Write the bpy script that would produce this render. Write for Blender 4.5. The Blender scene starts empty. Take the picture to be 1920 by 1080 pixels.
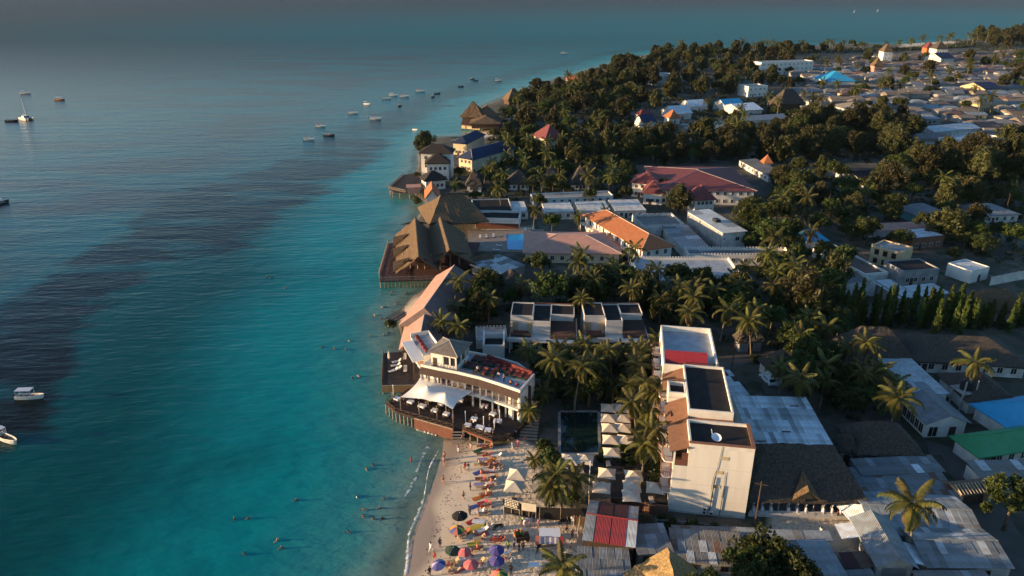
import bpy, math, random
import numpy as np
from mathutils import Vector, Matrix

# ---------------------------------------------------------------- camera, sky, sun, exposure
SC = bpy.context.scene
F, H = 1350.0, 75.0                      # focal length in pixels of a 1920 wide frame, drone height in metres
PITCH = math.atan(560 / F)
cam_d = bpy.data.cameras.new('camera'); cam = bpy.data.objects.new('camera', cam_d)
SC.collection.objects.link(cam)
cam.location = (0, 0, H); cam.rotation_euler = (math.pi / 2 - PITCH, 0, 0)
cam_d.sensor_width = 36; cam_d.lens = F / 1920 * 36
cam_d.clip_start = 1; cam_d.clip_end = 60000
SC.camera = cam

SUN_EL, SHADOW_AZ = math.radians(7.0), math.radians(4.5)   # shadows run to the right and a little away
wd = bpy.data.worlds.new('World'); SC.world = wd; wd.use_nodes = True
_n = wd.node_tree.nodes; _bg = _n['Background']
_sky = _n.new('ShaderNodeTexSky'); _sky.sky_type = 'NISHITA'; _sky.sun_disc = False
_sky.sun_elevation = SUN_EL; _sky.sun_rotation = math.atan2(-math.cos(SHADOW_AZ), -math.sin(SHADOW_AZ)) % (2 * math.pi)
_sky.altitude = 0; _sky.air_density = 1.0; _sky.dust_density = 0.7; _sky.ozone_density = 3.2
wd.node_tree.links.new(_sky.outputs[0], _bg.inputs[0]); _bg.inputs[1].default_value = 0.14

sun_d = bpy.data.lights.new('sun', 'SUN'); sun = bpy.data.objects.new('sun', sun_d)
SC.collection.objects.link(sun)
sun_d.energy = 5.0; sun_d.angle = math.radians(0.6); sun_d.color = (1.0, 0.69, 0.38)
_d = Vector((math.cos(SHADOW_AZ) * math.cos(SUN_EL), math.sin(SHADOW_AZ) * math.cos(SUN_EL), -math.sin(SUN_EL)))
sun.rotation_euler = _d.to_track_quat('-Z', 'Y').to_euler(); sun.location = (-200, -80, 120)

SC.view_settings.view_transform = 'Standard'; SC.view_settings.look = 'None'
SC.view_settings.gamma = 1.0; SC.view_settings.exposure = 1.2
SC.view_settings.use_curve_mapping = False

# ---------------------------------------------------------------- helpers
C = SC.collection
RND = random.Random(11)
NP = np.random.default_rng(5)
GZ = 1.3                                  # height of the flat land above the sea

def W(px, py, z=0.0):
    """the point at height z that the photograph shows at pixel (px, py)"""
    x = (px - 960) / F; y = (540 - py) / F
    d = (x, math.cos(PITCH) + y * math.sin(PITCH), -math.sin(PITCH) + y * math.cos(PITCH))
    t = (z - H) / d[2]
    return Vector((d[0] * t, d[1] * t, z))

def mesh(name, v, f, smooth=False):
    m = bpy.data.meshes.new(name)
    m.from_pydata([tuple(p) for p in v], [], [tuple(q) for q in f])
    if smooth: m.polygons.foreach_set('use_smooth', [True] * len(m.polygons))
    m.update(); return m

def npmesh(name, v, f, smooth=False):
    """v (n,3) array, f (m,k) array"""
    m = bpy.data.meshes.new(name); k = f.shape[1]
    m.vertices.add(len(v)); m.vertices.foreach_set('co', v.astype(np.float32).ravel())
    m.loops.add(f.size); m.loops.foreach_set('vertex_index', f.astype(np.int32).ravel())
    m.polygons.add(len(f)); m.polygons.foreach_set('loop_start', np.arange(0, f.size, k, dtype=np.int32))
    if smooth: m.polygons.foreach_set('use_smooth', np.ones(len(f), dtype=bool))
    m.update(calc_edges=True); m.validate(); return m

def link(name, data, parent=None, mat=None, loc=None, rz=None, sc=None):
    o = bpy.data.objects.new(name, data); C.objects.link(o)
    if parent is not None: o.parent = parent
    if mat is not None and data is not None:
        if not data.materials: data.materials.append(mat)
        elif data.materials[0] is not mat:
            o.material_slots[0].link = 'OBJECT'; o.material_slots[0].material = mat
    if loc is not None: o.location = loc
    if rz is not None: o.rotation_euler = (0, 0, rz)
    if sc is not None: o.scale = (sc, sc, sc) if isinstance(sc, (int, float)) else sc
    return o

AUTO = []                                  # things whose label is completed at the end by what they stand beside
LAND = []                                  # (phrase, x, y): findable landmarks

def tag(o, label, cat, group=None, kind=None):
    if label: o['label'] = label
    if cat: o['category'] = cat
    if group: o['group'] = group
    if kind: o['kind'] = kind
    return o

def thing(name, label, cat, loc=(0, 0, 0), rz=0.0, group=None, sc=None, landmark=None):
    o = link(name, None, loc=loc, rz=rz, sc=sc); o.empty_display_size = .2
    if landmark: LAND.append((landmark, loc[0], loc[1]))
    return tag(o, label, cat, group)

def auto(o, base):
    """label o later as: base + relation + nearest landmark (+ rank)"""
    AUTO.append((o, base)); return o

def structure(o): o['kind'] = 'structure'; return o

BOXF = [(0, 3, 2, 1), (4, 5, 6, 7), (0, 1, 5, 4), (1, 2, 6, 5), (2, 3, 7, 6), (3, 0, 4, 7)]
def boxv(x0, x1, y0, y1, z0, z1):
    return [(x0, y0, z0), (x1, y0, z0), (x1, y1, z0), (x0, y1, z0), (x0, y0, z1), (x1, y0, z1), (x1, y1, z1), (x0, y1, z1)]

class MB:
    def __init__(s): s.v = []; s.f = []
    def add(s, v, f):
        n = len(s.v); s.v += [tuple(p) for p in v]; s.f += [tuple(i + n for i in q) for q in f]; return s
    def box(s, *a): return s.add(boxv(*a), BOXF)
    def bar(s, a, b, r, n=5, r2=None):
        a = Vector(a); b = Vector(b); d = (b - a)
        if d.length < 1e-6: return s
        q = d.to_track_quat('Z', 'Y'); r2 = r if r2 is None else r2; v = []
        for p, rr in ((a, r), (b, r2)):
            for i in range(n):
                t = 2 * math.pi * i / n
                v.append(p + q @ Vector((rr * math.cos(t), rr * math.sin(t), 0)))
        return s.add(v, [(i, (i + 1) % n, n + (i + 1) % n, n + i) for i in range(n)] + [tuple(range(n - 1, -1, -1)), tuple(range(n, 2 * n))])
    def tube(s, pts, rs, n=6):
        pts = [Vector(p) for p in pts]; v = []; f = []
        for i, p in enumerate(pts):
            d = (pts[min(i + 1, len(pts) - 1)] - pts[max(i - 1, 0)]); q = d.to_track_quat('Z', 'Y')
            for k in range(n):
                t = 2 * math.pi * k / n; v.append(p + q @ Vector((rs[i] * math.cos(t), rs[i] * math.sin(t), 0)))
        for i in range(len(pts) - 1):
            for k in range(n): f.append((i * n + k, i * n + (k + 1) % n, (i + 1) * n + (k + 1) % n, (i + 1) * n + k))
        f.append(tuple(range(n - 1, -1, -1))); m = (len(pts) - 1) * n; f.append(tuple(range(m, m + n)))
        return s.add(v, f)
    def prism(s, poly, z0, z1):
        n = len(poly); a = sum(poly[i][0] * poly[(i + 1) % n][1] - poly[(i + 1) % n][0] * poly[i][1] for i in range(n))
        if a < 0: poly = poly[::-1]
        v = [(p[0], p[1], z0) for p in poly] + [(p[0], p[1], z1) for p in poly]
        return s.add(v, [tuple(range(n - 1, -1, -1)), tuple(range(n, 2 * n))] + [(i, (i + 1) % n, n + (i + 1) % n, n + i) for i in range(n)])
    def mesh(s, name, smooth=False): return mesh(name, s.v, s.f, smooth)
    def link(s, name, mat, parent=None, smooth=False, **k): return link(name, s.mesh(name, smooth), parent, mat, **k)

_boxes = {}
def box(name, mat, parent, x0, x1, y0, y1, z0, z1):
    """a box part; equal boxes share their mesh"""
    k = (name, mat.name, round(x1 - x0, 3), round(y1 - y0, 3), round(z1 - z0, 3))
    if k not in _boxes:
        _boxes[k] = mesh(name, boxv(-(x1 - x0) / 2, (x1 - x0) / 2, -(y1 - y0) / 2, (y1 - y0) / 2, 0, z1 - z0), BOXF)
    return link(name, _boxes[k], parent, mat, loc=((x0 + x1) / 2, (y0 + y1) / 2, z0))

# ---------------------------------------------------------------- materials
def _nodes(name):
    m = bpy.data.materials.new(name); m.use_nodes = True
    nt = m.node_tree; return m, nt, nt.nodes, nt.nodes['Principled BSDF']

def M(name, c1, c2=None, scale=3.0, rough=0.8, bump=0.0, bscale=None, metal=0.0, spec=0.3, stretch=None, rnd=0.0, detail=4.0, wave=None, fac=(0.35, 0.65)):
    m, nt, N, b = _nodes(name); L = nt.links.new
    b.inputs['Roughness'].default_value = rough; b.inputs['Metallic'].default_value = metal
    b.inputs['Specular IOR Level'].default_value = spec
    tc = N.new('ShaderNodeTexCoord'); co = tc.outputs['Object']
    if stretch:
        mp = N.new('ShaderNodeMapping'); mp.inputs['Scale'].default_value = stretch; L(co, mp.inputs[0]); co = mp.outputs[0]
    col = None
    if c2 is not None:
        nz = N.new('ShaderNodeTexNoise'); nz.inputs['Scale'].default_value = scale; nz.inputs['Detail'].default_value = detail
        L(co, nz.inputs['Vector'])
        rp = N.new('ShaderNodeValToRGB'); rp.color_ramp.elements[0].position = fac[0]; rp.color_ramp.elements[1].position = fac[1]
        rp.color_ramp.elements[0].color = (*c1, 1); rp.color_ramp.elements[1].color = (*c2, 1)
        L(nz.outputs['Fac'], rp.inputs[0]); col = rp.outputs[0]
    if rnd:
        oi = N.new('ShaderNodeObjectInfo'); hs = N.new('ShaderNodeHueSaturation'); mr = N.new('ShaderNodeMapRange')
        mr.inputs['To Min'].default_value = 1 - rnd; mr.inputs['To Max'].default_value = 1 + rnd
        L(oi.outputs['Random'], mr.inputs[0]); L(mr.outputs[0], hs.inputs['Value'])
        if col: L(col, hs.inputs['Color'])
        else: hs.inputs['Color'].default_value = (*c1, 1)
        col = hs.outputs[0]
    if col: L(col, b.inputs['Base Color'])
    else: b.inputs['Base Color'].default_value = (*c1, 1)
    if bump:
        if wave:                                     # corrugated sheet
            wv = N.new('ShaderNodeTexWave'); wv.wave_type = 'BANDS'; wv.bands_direction = wave
            wv.inputs['Scale'].default_value = bscale or 2; wv.inputs['Distortion'].default_value = 0.3
            L(tc.outputs['Object'], wv.inputs['Vector']); h = wv.outputs['Fac']
        else:
            bz = N.new('ShaderNodeTexNoise'); bz.inputs['Scale'].default_value = bscale or scale * 3; bz.inputs['Detail'].default_value = 5
            L(co, bz.inputs['Vector']); h = bz.outputs['Fac']
        bp = N.new('ShaderNodeBump'); bp.inputs['Strength'].default_value = min(1.0, bump); bp.inputs['Distance'].default_value = 0.1 * max(1, bump)
        L(h, bp.inputs['Height']); L(bp.outputs[0], b.inputs['Normal'])
    return m

def leafmat(name, c, c2, trans=0.3, rnd=0.25):
    m, nt, N, b = _nodes(name); L = nt.links.new
    nz = N.new('ShaderNodeTexNoise'); nz.inputs['Scale'].default_value = 0.9; nz.inputs['Detail'].default_value = 3
    tc = N.new('ShaderNodeTexCoord'); L(tc.outputs['Object'], nz.inputs['Vector'])
    mx = N.new('ShaderNodeMix'); mx.data_type = 'RGBA'; mx.inputs[6].default_value = (*c, 1); mx.inputs[7].default_value = (*c2, 1)
    mr0 = N.new('ShaderNodeMapRange'); mr0.inputs[1].default_value = .35; mr0.inputs[2].default_value = .65
    L(nz.outputs['Fac'], mr0.inputs[0]); L(mr0.outputs[0], mx.inputs[0])
    oi = N.new('ShaderNodeObjectInfo'); hs = N.new('ShaderNodeHueSaturation'); mr = N.new('ShaderNodeMapRange')
    mr.inputs['To Min'].default_value = 1 - rnd; mr.inputs['To Max'].default_value = 1 + rnd
    L(oi.outputs['Random'], mr.inputs[0]); L(mr.outputs[0], hs.inputs['Value'])
    mh = N.new('ShaderNodeMapRange'); mh.inputs['To Min'].default_value = 0.47; mh.inputs['To Max'].default_value = 0.52
    L(oi.outputs['Random'], mh.inputs[0]); L(mh.outputs[0], hs.inputs['Hue']); L(mx.outputs[2], hs.inputs['Color'])
    L(hs.outputs[0], b.inputs['Base Color']); b.inputs['Roughness'].default_value = 0.55; b.inputs['Specular IOR Level'].default_value = 0.25
    tr = N.new('ShaderNodeBsdfTranslucent'); L(hs.outputs[0], tr.inputs[0])
    ms = N.new('ShaderNodeMixShader'); ms.inputs[0].default_value = trans
    L(b.outputs[0], ms.inputs[1]); L(tr.outputs[0], ms.inputs[2]); L(ms.outputs[0], N['Material Output'].inputs[0])
    return m

m_white = M('white_plaster', (.74, .70, .62), (.62, .58, .51), .35, .85, .15, 6)
m_hotel = M('streaked_cream_plaster', (.76, .70, .60), (.66, .60, .51), .8, .85, .12, 5, stretch=(1, 1, .12), detail=7)
m_villa = M('villa_plaster', (.58, .55, .50), (.48, .45, .41), .4, .9, .15, 6)
m_white2 = M('weathered_white_plaster', (.66, .63, .57), (.42, .40, .36), .5, .9, .2, 6)
m_cream = M('cream_plaster', (.66, .55, .36), (.55, .45, .29), .5, .9, .1, 6)
m_ochre = M('ochre_plaster', (.55, .42, .24), (.42, .31, .18), .6, .9, .2, 6)
m_conc = M('grey_concrete', (.34, .33, .31), (.22, .21, .20), .6, .9, .2, 5)
m_black = M('dark_roof_membrane', (.026, .023, .023), (.038, .034, .033), .5, .9, .15, 5, spec=.08)
m_paleroof = M('pale_cement_roof', (.36, .40, .43), (.26, .29, .31), .5, .85, .1, 5)
m_brown = M('brown_roof_tile', (.21, .105, .060), (.17, .082, .048), 1.2, .8, .6, 2.4, wave='X')
m_brown_dark = M('dark_brown_tile', (.072, .040, .030), (.055, .032, .026), 1.2, .8, .5, 2.4, wave='X')
m_orange = M('orange_tile', (.38, .135, .050), (.32, .11, .043), .8, .75, .5, 1.8, wave='X')
m_pink = M('pink_sheet_roof', (.50, .27, .20), (.43, .225, .17), .5, .7, .5, 1.3, wave='X')
m_pinkwood_shaded = M('shaded_striped_boards', (.22, .15, .13), (.17, .115, .10), .8, .8, .9, 1.5, wave='X')  # striped ends and right slopes of the salmon roofs, shade put into the colour
m_redroof = M('red_sheet_roof', (.18, .046, .042), (.14, .038, .036), .5, .7, .5, 1.3, wave='X')
m_redsheet = M('red_tin', (.26, .035, .040), (.19, .030, .034), .8, .5, .7, 1.6, wave='X')
m_dkred = M('dark_red_tin', (.075, .022, .024), (.055, .018, .02), .8, .6, .6, 1.6, wave='X')
m_navy = M('navy_sheet_roof', (.024, .038, .085), (.018, .030, .07), .5, .85, .4, 1.3, wave='X')
m_blue = M('blue_sheet_roof', (.03, .31, .53), (.024, .27, .48), .5, .5, .4, 1.3, wave='X')
m_green = M('green_sheet_roof', (.038, .25, .10), (.030, .21, .085), .5, .5, .4, 1.3, wave='X')
TIN = [M('tin_' + n, c, tuple(k * q for k, q in zip(c, (.72, .64, .58))), .8, r, .5, 1.7, spec=.5, wave='X', rnd=.12) for n, c, r in (
    ('pale', (.44, .50, .54), .40), ('mid', (.24, .28, .31), .45), ('grey', (.15, .17, .185), .5), ('bright', (.62, .71, .78), .34),
    ('dull', (.17, .17, .165), .6), ('rusty', (.15, .085, .06), .7))]
m_tin_pale, m_tin_mid, m_tin_grey, m_tin_bright, m_tin_dull, m_tin_rust = TIN
m_tin_beige = M('tin_beige', (.27, .23, .18), (.19, .16, .125), .9, .65, .5, 1.7, wave='X', rnd=.2)
m_tin_tan = M('tin_tan', (.18, .145, .11), (.13, .10, .08), .9, .7, .5, 1.7, wave='X', rnd=.2)
m_thatch = M('thatch', (.175, .110, .058), (.075, .049, .028), 3.2, .95, 1.0, 7, stretch=(1, 1, .35), detail=8)
m_thatch_dark = M('old_thatch', (.090, .072, .054), (.040, .033, .027), 3.2, .95, 1.0, 6, stretch=(1, 1, .35), detail=8)
m_thatch_gold = M('golden_thatch', (.36, .24, .10), (.17, .105, .045), 3.6, .95, 1.0, 7, stretch=(1, 1, .35), detail=8)
m_wood = M('dark_wood', (.085, .050, .032), (.055, .032, .022), 2, .8, .3, 9)
m_wood_red = M('red_brown_timber', (.17, .065, .040), (.13, .05, .032), 1.2, .8, .3, 9)
m_deck = M('dark_deck_boards', (.045, .030, .026), (.028, .020, .019), .9, .75, .5, 3, wave='Y')
m_deck_red = M('red_deck_boards', (.105, .045, .038), (.075, .034, .030), .9, .75, .5, 3, wave='Y')
m_pole = M('pale_timber_pole', (.36, .29, .21), (.26, .20, .15), 2, .85, .2, 9)
m_fence = M('woven_reed', (.30, .19, .085), (.17, .10, .05), 5, .95, .8, 12)
m_canvas = M('cream_canvas', (.72, .64, .50), (.66, .58, .46), .8, .8, .1, 3)
m_tent = M('white_canvas', (.78, .74, .66), (.74, .70, .63), .5, .8, .06, 2)
m_cloth = M('white_cloth', (.74, .74, .76), None, 1, .85)
m_glass = M('dark_glass', (.018, .022, .026), None, 1, .12, spec=.6)
m_dark = M('dark_opening', (.012, .011, .010), None, 1, .9)
m_iron = M('black_iron', (.022, .020, .020), None, 1, .5)
m_red = M('red_cushion', (.15, .030, .026), (.11, .022, .02), 3, .85, rnd=.2)
m_greenbase = M('green_daybed_frame', (.02, .05, .035), None, 1, .8)
m_pave = M('terrace_paving', (.30, .25, .20), (.22, .18, .15), .7, .85, .15, 4)
m_asph = M('dirt_road', (.105, .092, .078), (.075, .066, .056), .35, .95, .25, 3)
m_poolblue = M('pool_water', (.012, .30, .62), (.014, .34, .66), .4, .06, .06, 2.5, spec=.5)
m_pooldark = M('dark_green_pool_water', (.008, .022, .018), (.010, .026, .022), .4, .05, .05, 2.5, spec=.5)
m_trunk = M('palm_bark', (.21, .165, .115), (.13, .10, .07), 4, .95, .5, 10)
m_bark = M('tree_bark', (.13, .095, .065), (.07, .052, .037), 4, .95, .5, 10)
m_palm = leafmat('palm_leaf', (.052, .062, .013), (.115, .105, .022), .25, .25)
m_deadleaf = leafmat('dead_palm_leaf', (.16, .10, .04), (.11, .07, .03), .2, .2)
m_leaf = leafmat('broad_leaf', (.024, .043, .009), (.062, .076, .014), .22, .3)
m_casu = leafmat('feathery_leaf', (.034, .041, .013), (.074, .067, .020), .2, .3)
m_colu = leafmat('columnar_leaf', (.034, .062, .012), (.085, .115, .020), .25, .25)
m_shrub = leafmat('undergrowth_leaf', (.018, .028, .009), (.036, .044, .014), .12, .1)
# ---------------------------------------------------------------- land and sea
# coast as (px, py, slope of the ground at the water's edge)
COAST = [(690, 1400, .10), (735, 1150, .10), (756, 1080, .10), (772, 1010, .10), (795, 950, .10), (818, 890, .10), (829, 850, .11), (833, 818, .14),
         (826, 800, .3), (800, 779, .5), (788, 740, .6), (776, 690, .6), (757, 645, .5), (748, 612, .4), (754, 580, .2), (776, 554, .14), (800, 541, .14),
         (822, 528, .3), (822, 500, .6), (800, 480, .6), (772, 462, .6), (765, 440, .6), (790, 398, .5), (800, 380, .4), (776, 362, .4),
         (764, 345, .4), (778, 330, .4), (786, 305, .5), (785, 280, .5), (800, 262, .4), (842, 256, .3), (872, 257, .12), (896, 249, .10),
         (914, 240, .12), (905, 231, .3), (890, 220, .4), (898, 202, .3), (928, 190, .2), (962, 176, .15), (1002, 162, .12), (1045, 148, .1),
         (1090, 136, .1), (1128, 125, .1), (1165, 113, .1), (1205, 104, .1), (1290, 95, .1), (1400, 89, .1), (1500, 86, .1), (1600, 82, .1),
         (1690, 83, .06), (1800, 76, .06), (1860, 64, .08), (1930, 55, .08), (2300, 50, .08)]
CW = np.array([W(a, b)[:2] for a, b, _ in COAST]); CS = np.array([s for *_, s in COAST])
LANDPOLY = np.vstack([CW, [(9000, 2000), (9000, -300), (0, -300)]])

def polydist(pts, line, closed=False):
    best = np.full(len(pts), 1e9); seg = np.zeros(len(pts), int); tt = np.zeros(len(pts)); n = len(line)
    for i in range(n if closed else n - 1):
        a = line[i]; b = line[(i + 1) % n]; d = b - a
        t = np.clip(((pts - a) @ d) / (d @ d + 1e-9), 0, 1)
        q = np.hypot(*(pts - (a + t[:, None] * d)).T)
        k = q < best; best[k] = q[k]; seg[k] = i; tt[k] = t[k]
    return best, seg, tt

def inside(pts, poly):
    x, y = pts.T; r = np.zeros(len(pts), bool); n = len(poly)
    for i in range(n):
        x1, y1 = poly[i]; x2, y2 = poly[(i + 1) % n]
        if y1 == y2: continue
        r ^= ((y1 > y) != (y2 > y)) & (x < (x2 - x1) * (y - y1) / (y2 - y1) + x1)
    return r

def pxpoly(p, z=GZ): return np.array([W(a, b, z)[:2] for a, b in p])

_bumps = np.random.default_rng(3).uniform(0, 6.28, 8)
def wob(pts, k, amp):
    x, y = pts.T
    return amp * (np.sin(x * k + _bumps[0] + 1.3 * np.sin(y * k * .7 + _bumps[1])) + np.sin(y * k * 1.3 + _bumps[2] + np.sin(x * k * 1.1 + _bumps[3]))) / 2

def signed_coast(pts):
    d, seg, t = polydist(pts, CW); s = CS[seg] * (1 - t) + CS[np.minimum(seg + 1, len(CS) - 1)] * t
    return np.where(inside(pts, LANDPOLY), d, -d), s

def ground_z(pts):
    d, s = signed_coast(pts)
    d = d + wob(pts, .35, .5) * np.clip(np.abs(d), 0, 1)
    z = np.where(d > 0, GZ * (1 - np.exp(-d * s / GZ)), np.maximum(d * .12, -4))
    return z, d

BEACH = pxpoly([(700, 1400), (740, 1080), (780, 960), (820, 815), (868, 822), (930, 836), (985, 828), (1012, 850), (1014, 890), (1006, 935), (1092, 965), (1096, 1085), (1070, 1400)], .8)
SANDS = [BEACH, pxpoly([(740, 590), (770, 545), (830, 520), (840, 545), (790, 600)]), pxpoly([(850, 262), (900, 240), (925, 238), (925, 252), (880, 268)]),
         pxpoly([(1290, 232), (1360, 222), (1480, 228), (1482, 252), (1400, 250), (1300, 250)]), pxpoly([(1685, 86), (1700, 80), (1800, 75), (1805, 84), (1700, 90)]),
         pxpoly([(1435, 1010), (1445, 960), (1600, 965), (1625, 1000), (1600, 1050), (1480, 1010)]), pxpoly([(905, 455), (900, 430), (1000, 425), (1000, 470)])]

def grid(name, ys, ts, zf):
    Y, T = np.meshgrid(ys, ts, indexing='ij'); X = T * (Y + 25)
    p = np.stack([X.ravel(), Y.ravel()], 1); ny, nx = Y.shape
    i = np.arange(ny * nx).reshape(ny, nx)
    f = np.stack([i[:-1, :-1].ravel(), i[:-1, 1:].ravel(), i[1:, 1:].ravel(), i[1:, :-1].ravel()], 1)
    return p, f

ys = np.concatenate([np.arange(40, 130, .55), 130 * np.exp(np.arange(0, 3.2, .0075))]); ys = ys[ys < 3000]
ts = np.concatenate([np.arange(-.30, .16, .0042), np.arange(.16, 1.25, .012)])
_p, _f = grid('land', ys, ts, None)
_z, _dc = ground_z(_p)
_keep = (_dc[_f].max(1) > -6)
_near = _p[:, 1] < 400
_m = npmesh('ground', np.c_[_p, _z], _f[_keep], True)
_sand = np.zeros(len(_p)); _dry = np.zeros(len(_p))
for k, q in enumerate(SANDS):
    d, _, _ = polydist(_p, q, True); d = np.where(inside(_p, q), d, -d) + wob(_p, .8, .5)
    _sand = np.maximum(_sand, np.clip(d / 1.2 + .5, 0, 1))
_sand = np.maximum(_sand, np.clip(.4 - _dc, 0, 1))
_dd = _dc + wob(_p, .22, 2.0) + wob(_p, .6, .6)
for nm, val in (('sand', _sand), ('wet', np.clip(1 - (_dd - 1.0) / 2.2, 0, 1)), ('tread', np.clip((_dd - 7.5) / 4.0, 0, 1)), ('shore', _dc)):
    _m.attributes.new(nm, 'FLOAT', 'POINT').data.foreach_set('value', val.astype(np.float32))

def ground_material():
    m, nt, N, b = _nodes('sand_and_earth'); L = nt.links.new
    def at(n): a = N.new('ShaderNodeAttribute'); a.attribute_name = n; return a.outputs['Fac']
    def mix(f, a, c):
        x = N.new('ShaderNodeMix'); x.data_type = 'RGBA'
        for s, v in ((0, f), (6, a), (7, c)):
            if hasattr(v, 'is_linked'): L(v, x.inputs[s])
            else: x.inputs[s].default_value = v if s == 0 else (*v, 1)
        return x.outputs[2]
    def noise(sc, det=5):
        n = N.new('ShaderNodeTexNoise'); n.inputs['Scale'].default_value = sc; n.inputs['Detail'].default_value = det
        g = N.new('ShaderNodeNewGeometry'); L(g.outputs['Position'], n.inputs['Vector']); return n.outputs['Fac']
    def ramp(f, a, c):
        r = N.new('ShaderNodeMapRange'); r.inputs[1].default_value = a; r.inputs[2].default_value = c; L(f, r.inputs[0]); return r.outputs[0]
    def mul(a, c, op='MULTIPLY'):
        x = N.new('ShaderNodeMath'); x.operation = op
        for i, v in enumerate((a, c)):
            if hasattr(v, 'is_linked'): L(v, x.inputs[i])
            else: x.inputs[i].default_value = v
        return x.outputs[0]
    earth = mix(ramp(noise(.06), .4, .6), (.050, .042, .030), (.115, .096, .070))
    earth = mix(ramp(noise(.3), .45, .62), earth, (.030, .038, .016))
    dry = mix(ramp(noise(.5), .3, .7), (.66, .53, .37), (.58, .46, .32))
    dry = mix(mul(ramp(noise(2.6, 6), .52, .60), mul(at('tread'), .8)), dry, (.38, .30, .22))
    sand = mix(at('wet'), dry, (.31, .235, .17))
    L(mix(at('sand'), earth, sand), b.inputs['Base Color'])
    r = N.new('ShaderNodeMapRange'); r.inputs[3].default_value = .95; r.inputs[4].default_value = .35; L(mul(at('wet'), at('sand')), r.inputs[0]); L(r.outputs[0], b.inputs['Roughness'])
    bp = N.new('ShaderNodeBump'); bp.inputs['Distance'].default_value = .24
    L(mul(mul(at('tread'), .94), .06, 'ADD'), bp.inputs['Strength']); L(noise(1.5, 6), bp.inputs['Height']); L(bp.outputs[0], b.inputs['Normal'])
    return m
structure(link('ground', _m, None, ground_material()))

# --- sea: one sheet to the horizon, carrying its depth and the sea grass line
WEED = np.array([W(a, b)[:2] for a, b in [(-500, 1150), (-150, 930), (0, 850), (60, 800), (105, 745), (160, 645), (215, 560), (330, 485), (430, 445), (540, 402), (620, 345), (690, 292), (760, 243), (830, 192), (950, 158), (1100, 118), (1180, 96), (1400, 80), (2200, 55)]])
ysea = np.concatenate([np.arange(40, 150, 1.0), 150 * np.exp(np.arange(0, 5.3, .014))])
tsea = np.concatenate([np.arange(-1.9, -.9, .1), np.arange(-.9, .16, .006), np.arange(.16, 1.9, .03)])
_p, _f = grid('sea', ysea, tsea, None)
_dc, _ = signed_coast(_p)
dw, _, _ = polydist(_p, WEED); dw = np.where(inside(_p, np.vstack([WEED, [(20000, 20000), (-20000, 20000), (-20000, 50)]])), dw, -dw)
_keep = (_dc[_f].min(1) < 8)
_m = npmesh('sea', np.c_[_p, np.zeros(len(_p))], _f[_keep], True)
rel = dw / (35 + .16 * _p[:, 1])
GRASS = np.array([W(a, c)[:2] for a, c in [(-900, 1250), (-200, 905), (0, 852), (60, 818), (105, 775), (120, 735), (172, 640), (165, 600), (228, 545), (290, 492), (360, 482), (440, 474), (480, 440), (520, 402), (600, 362), (650, 330), (700, 292), (725, 268), (775, 236), (850, 192), (950, 160), (1100, 120), (1180, 98), (1180, 92), (1080, 108), (930, 140), (830, 165), (760, 195), (690, 222), (620, 248), (560, 282), (480, 322), (380, 345), (300, 372), (240, 420), (140, 488), (0, 575), (-200, 660), (-900, 1000)]])
dg, _, _ = polydist(_p, GRASS, True); dg = np.where(inside(_p, GRASS), dg, -dg) / (5 + .035 * _p[:, 1])
for nm, val in (('shore', -_dc), ('weed', rel), ('far', _p[:, 1]), ('grass', dg)):
    _m.attributes.new(nm, 'FLOAT', 'POINT').data.foreach_set('value', val.astype(np.float32))

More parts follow.
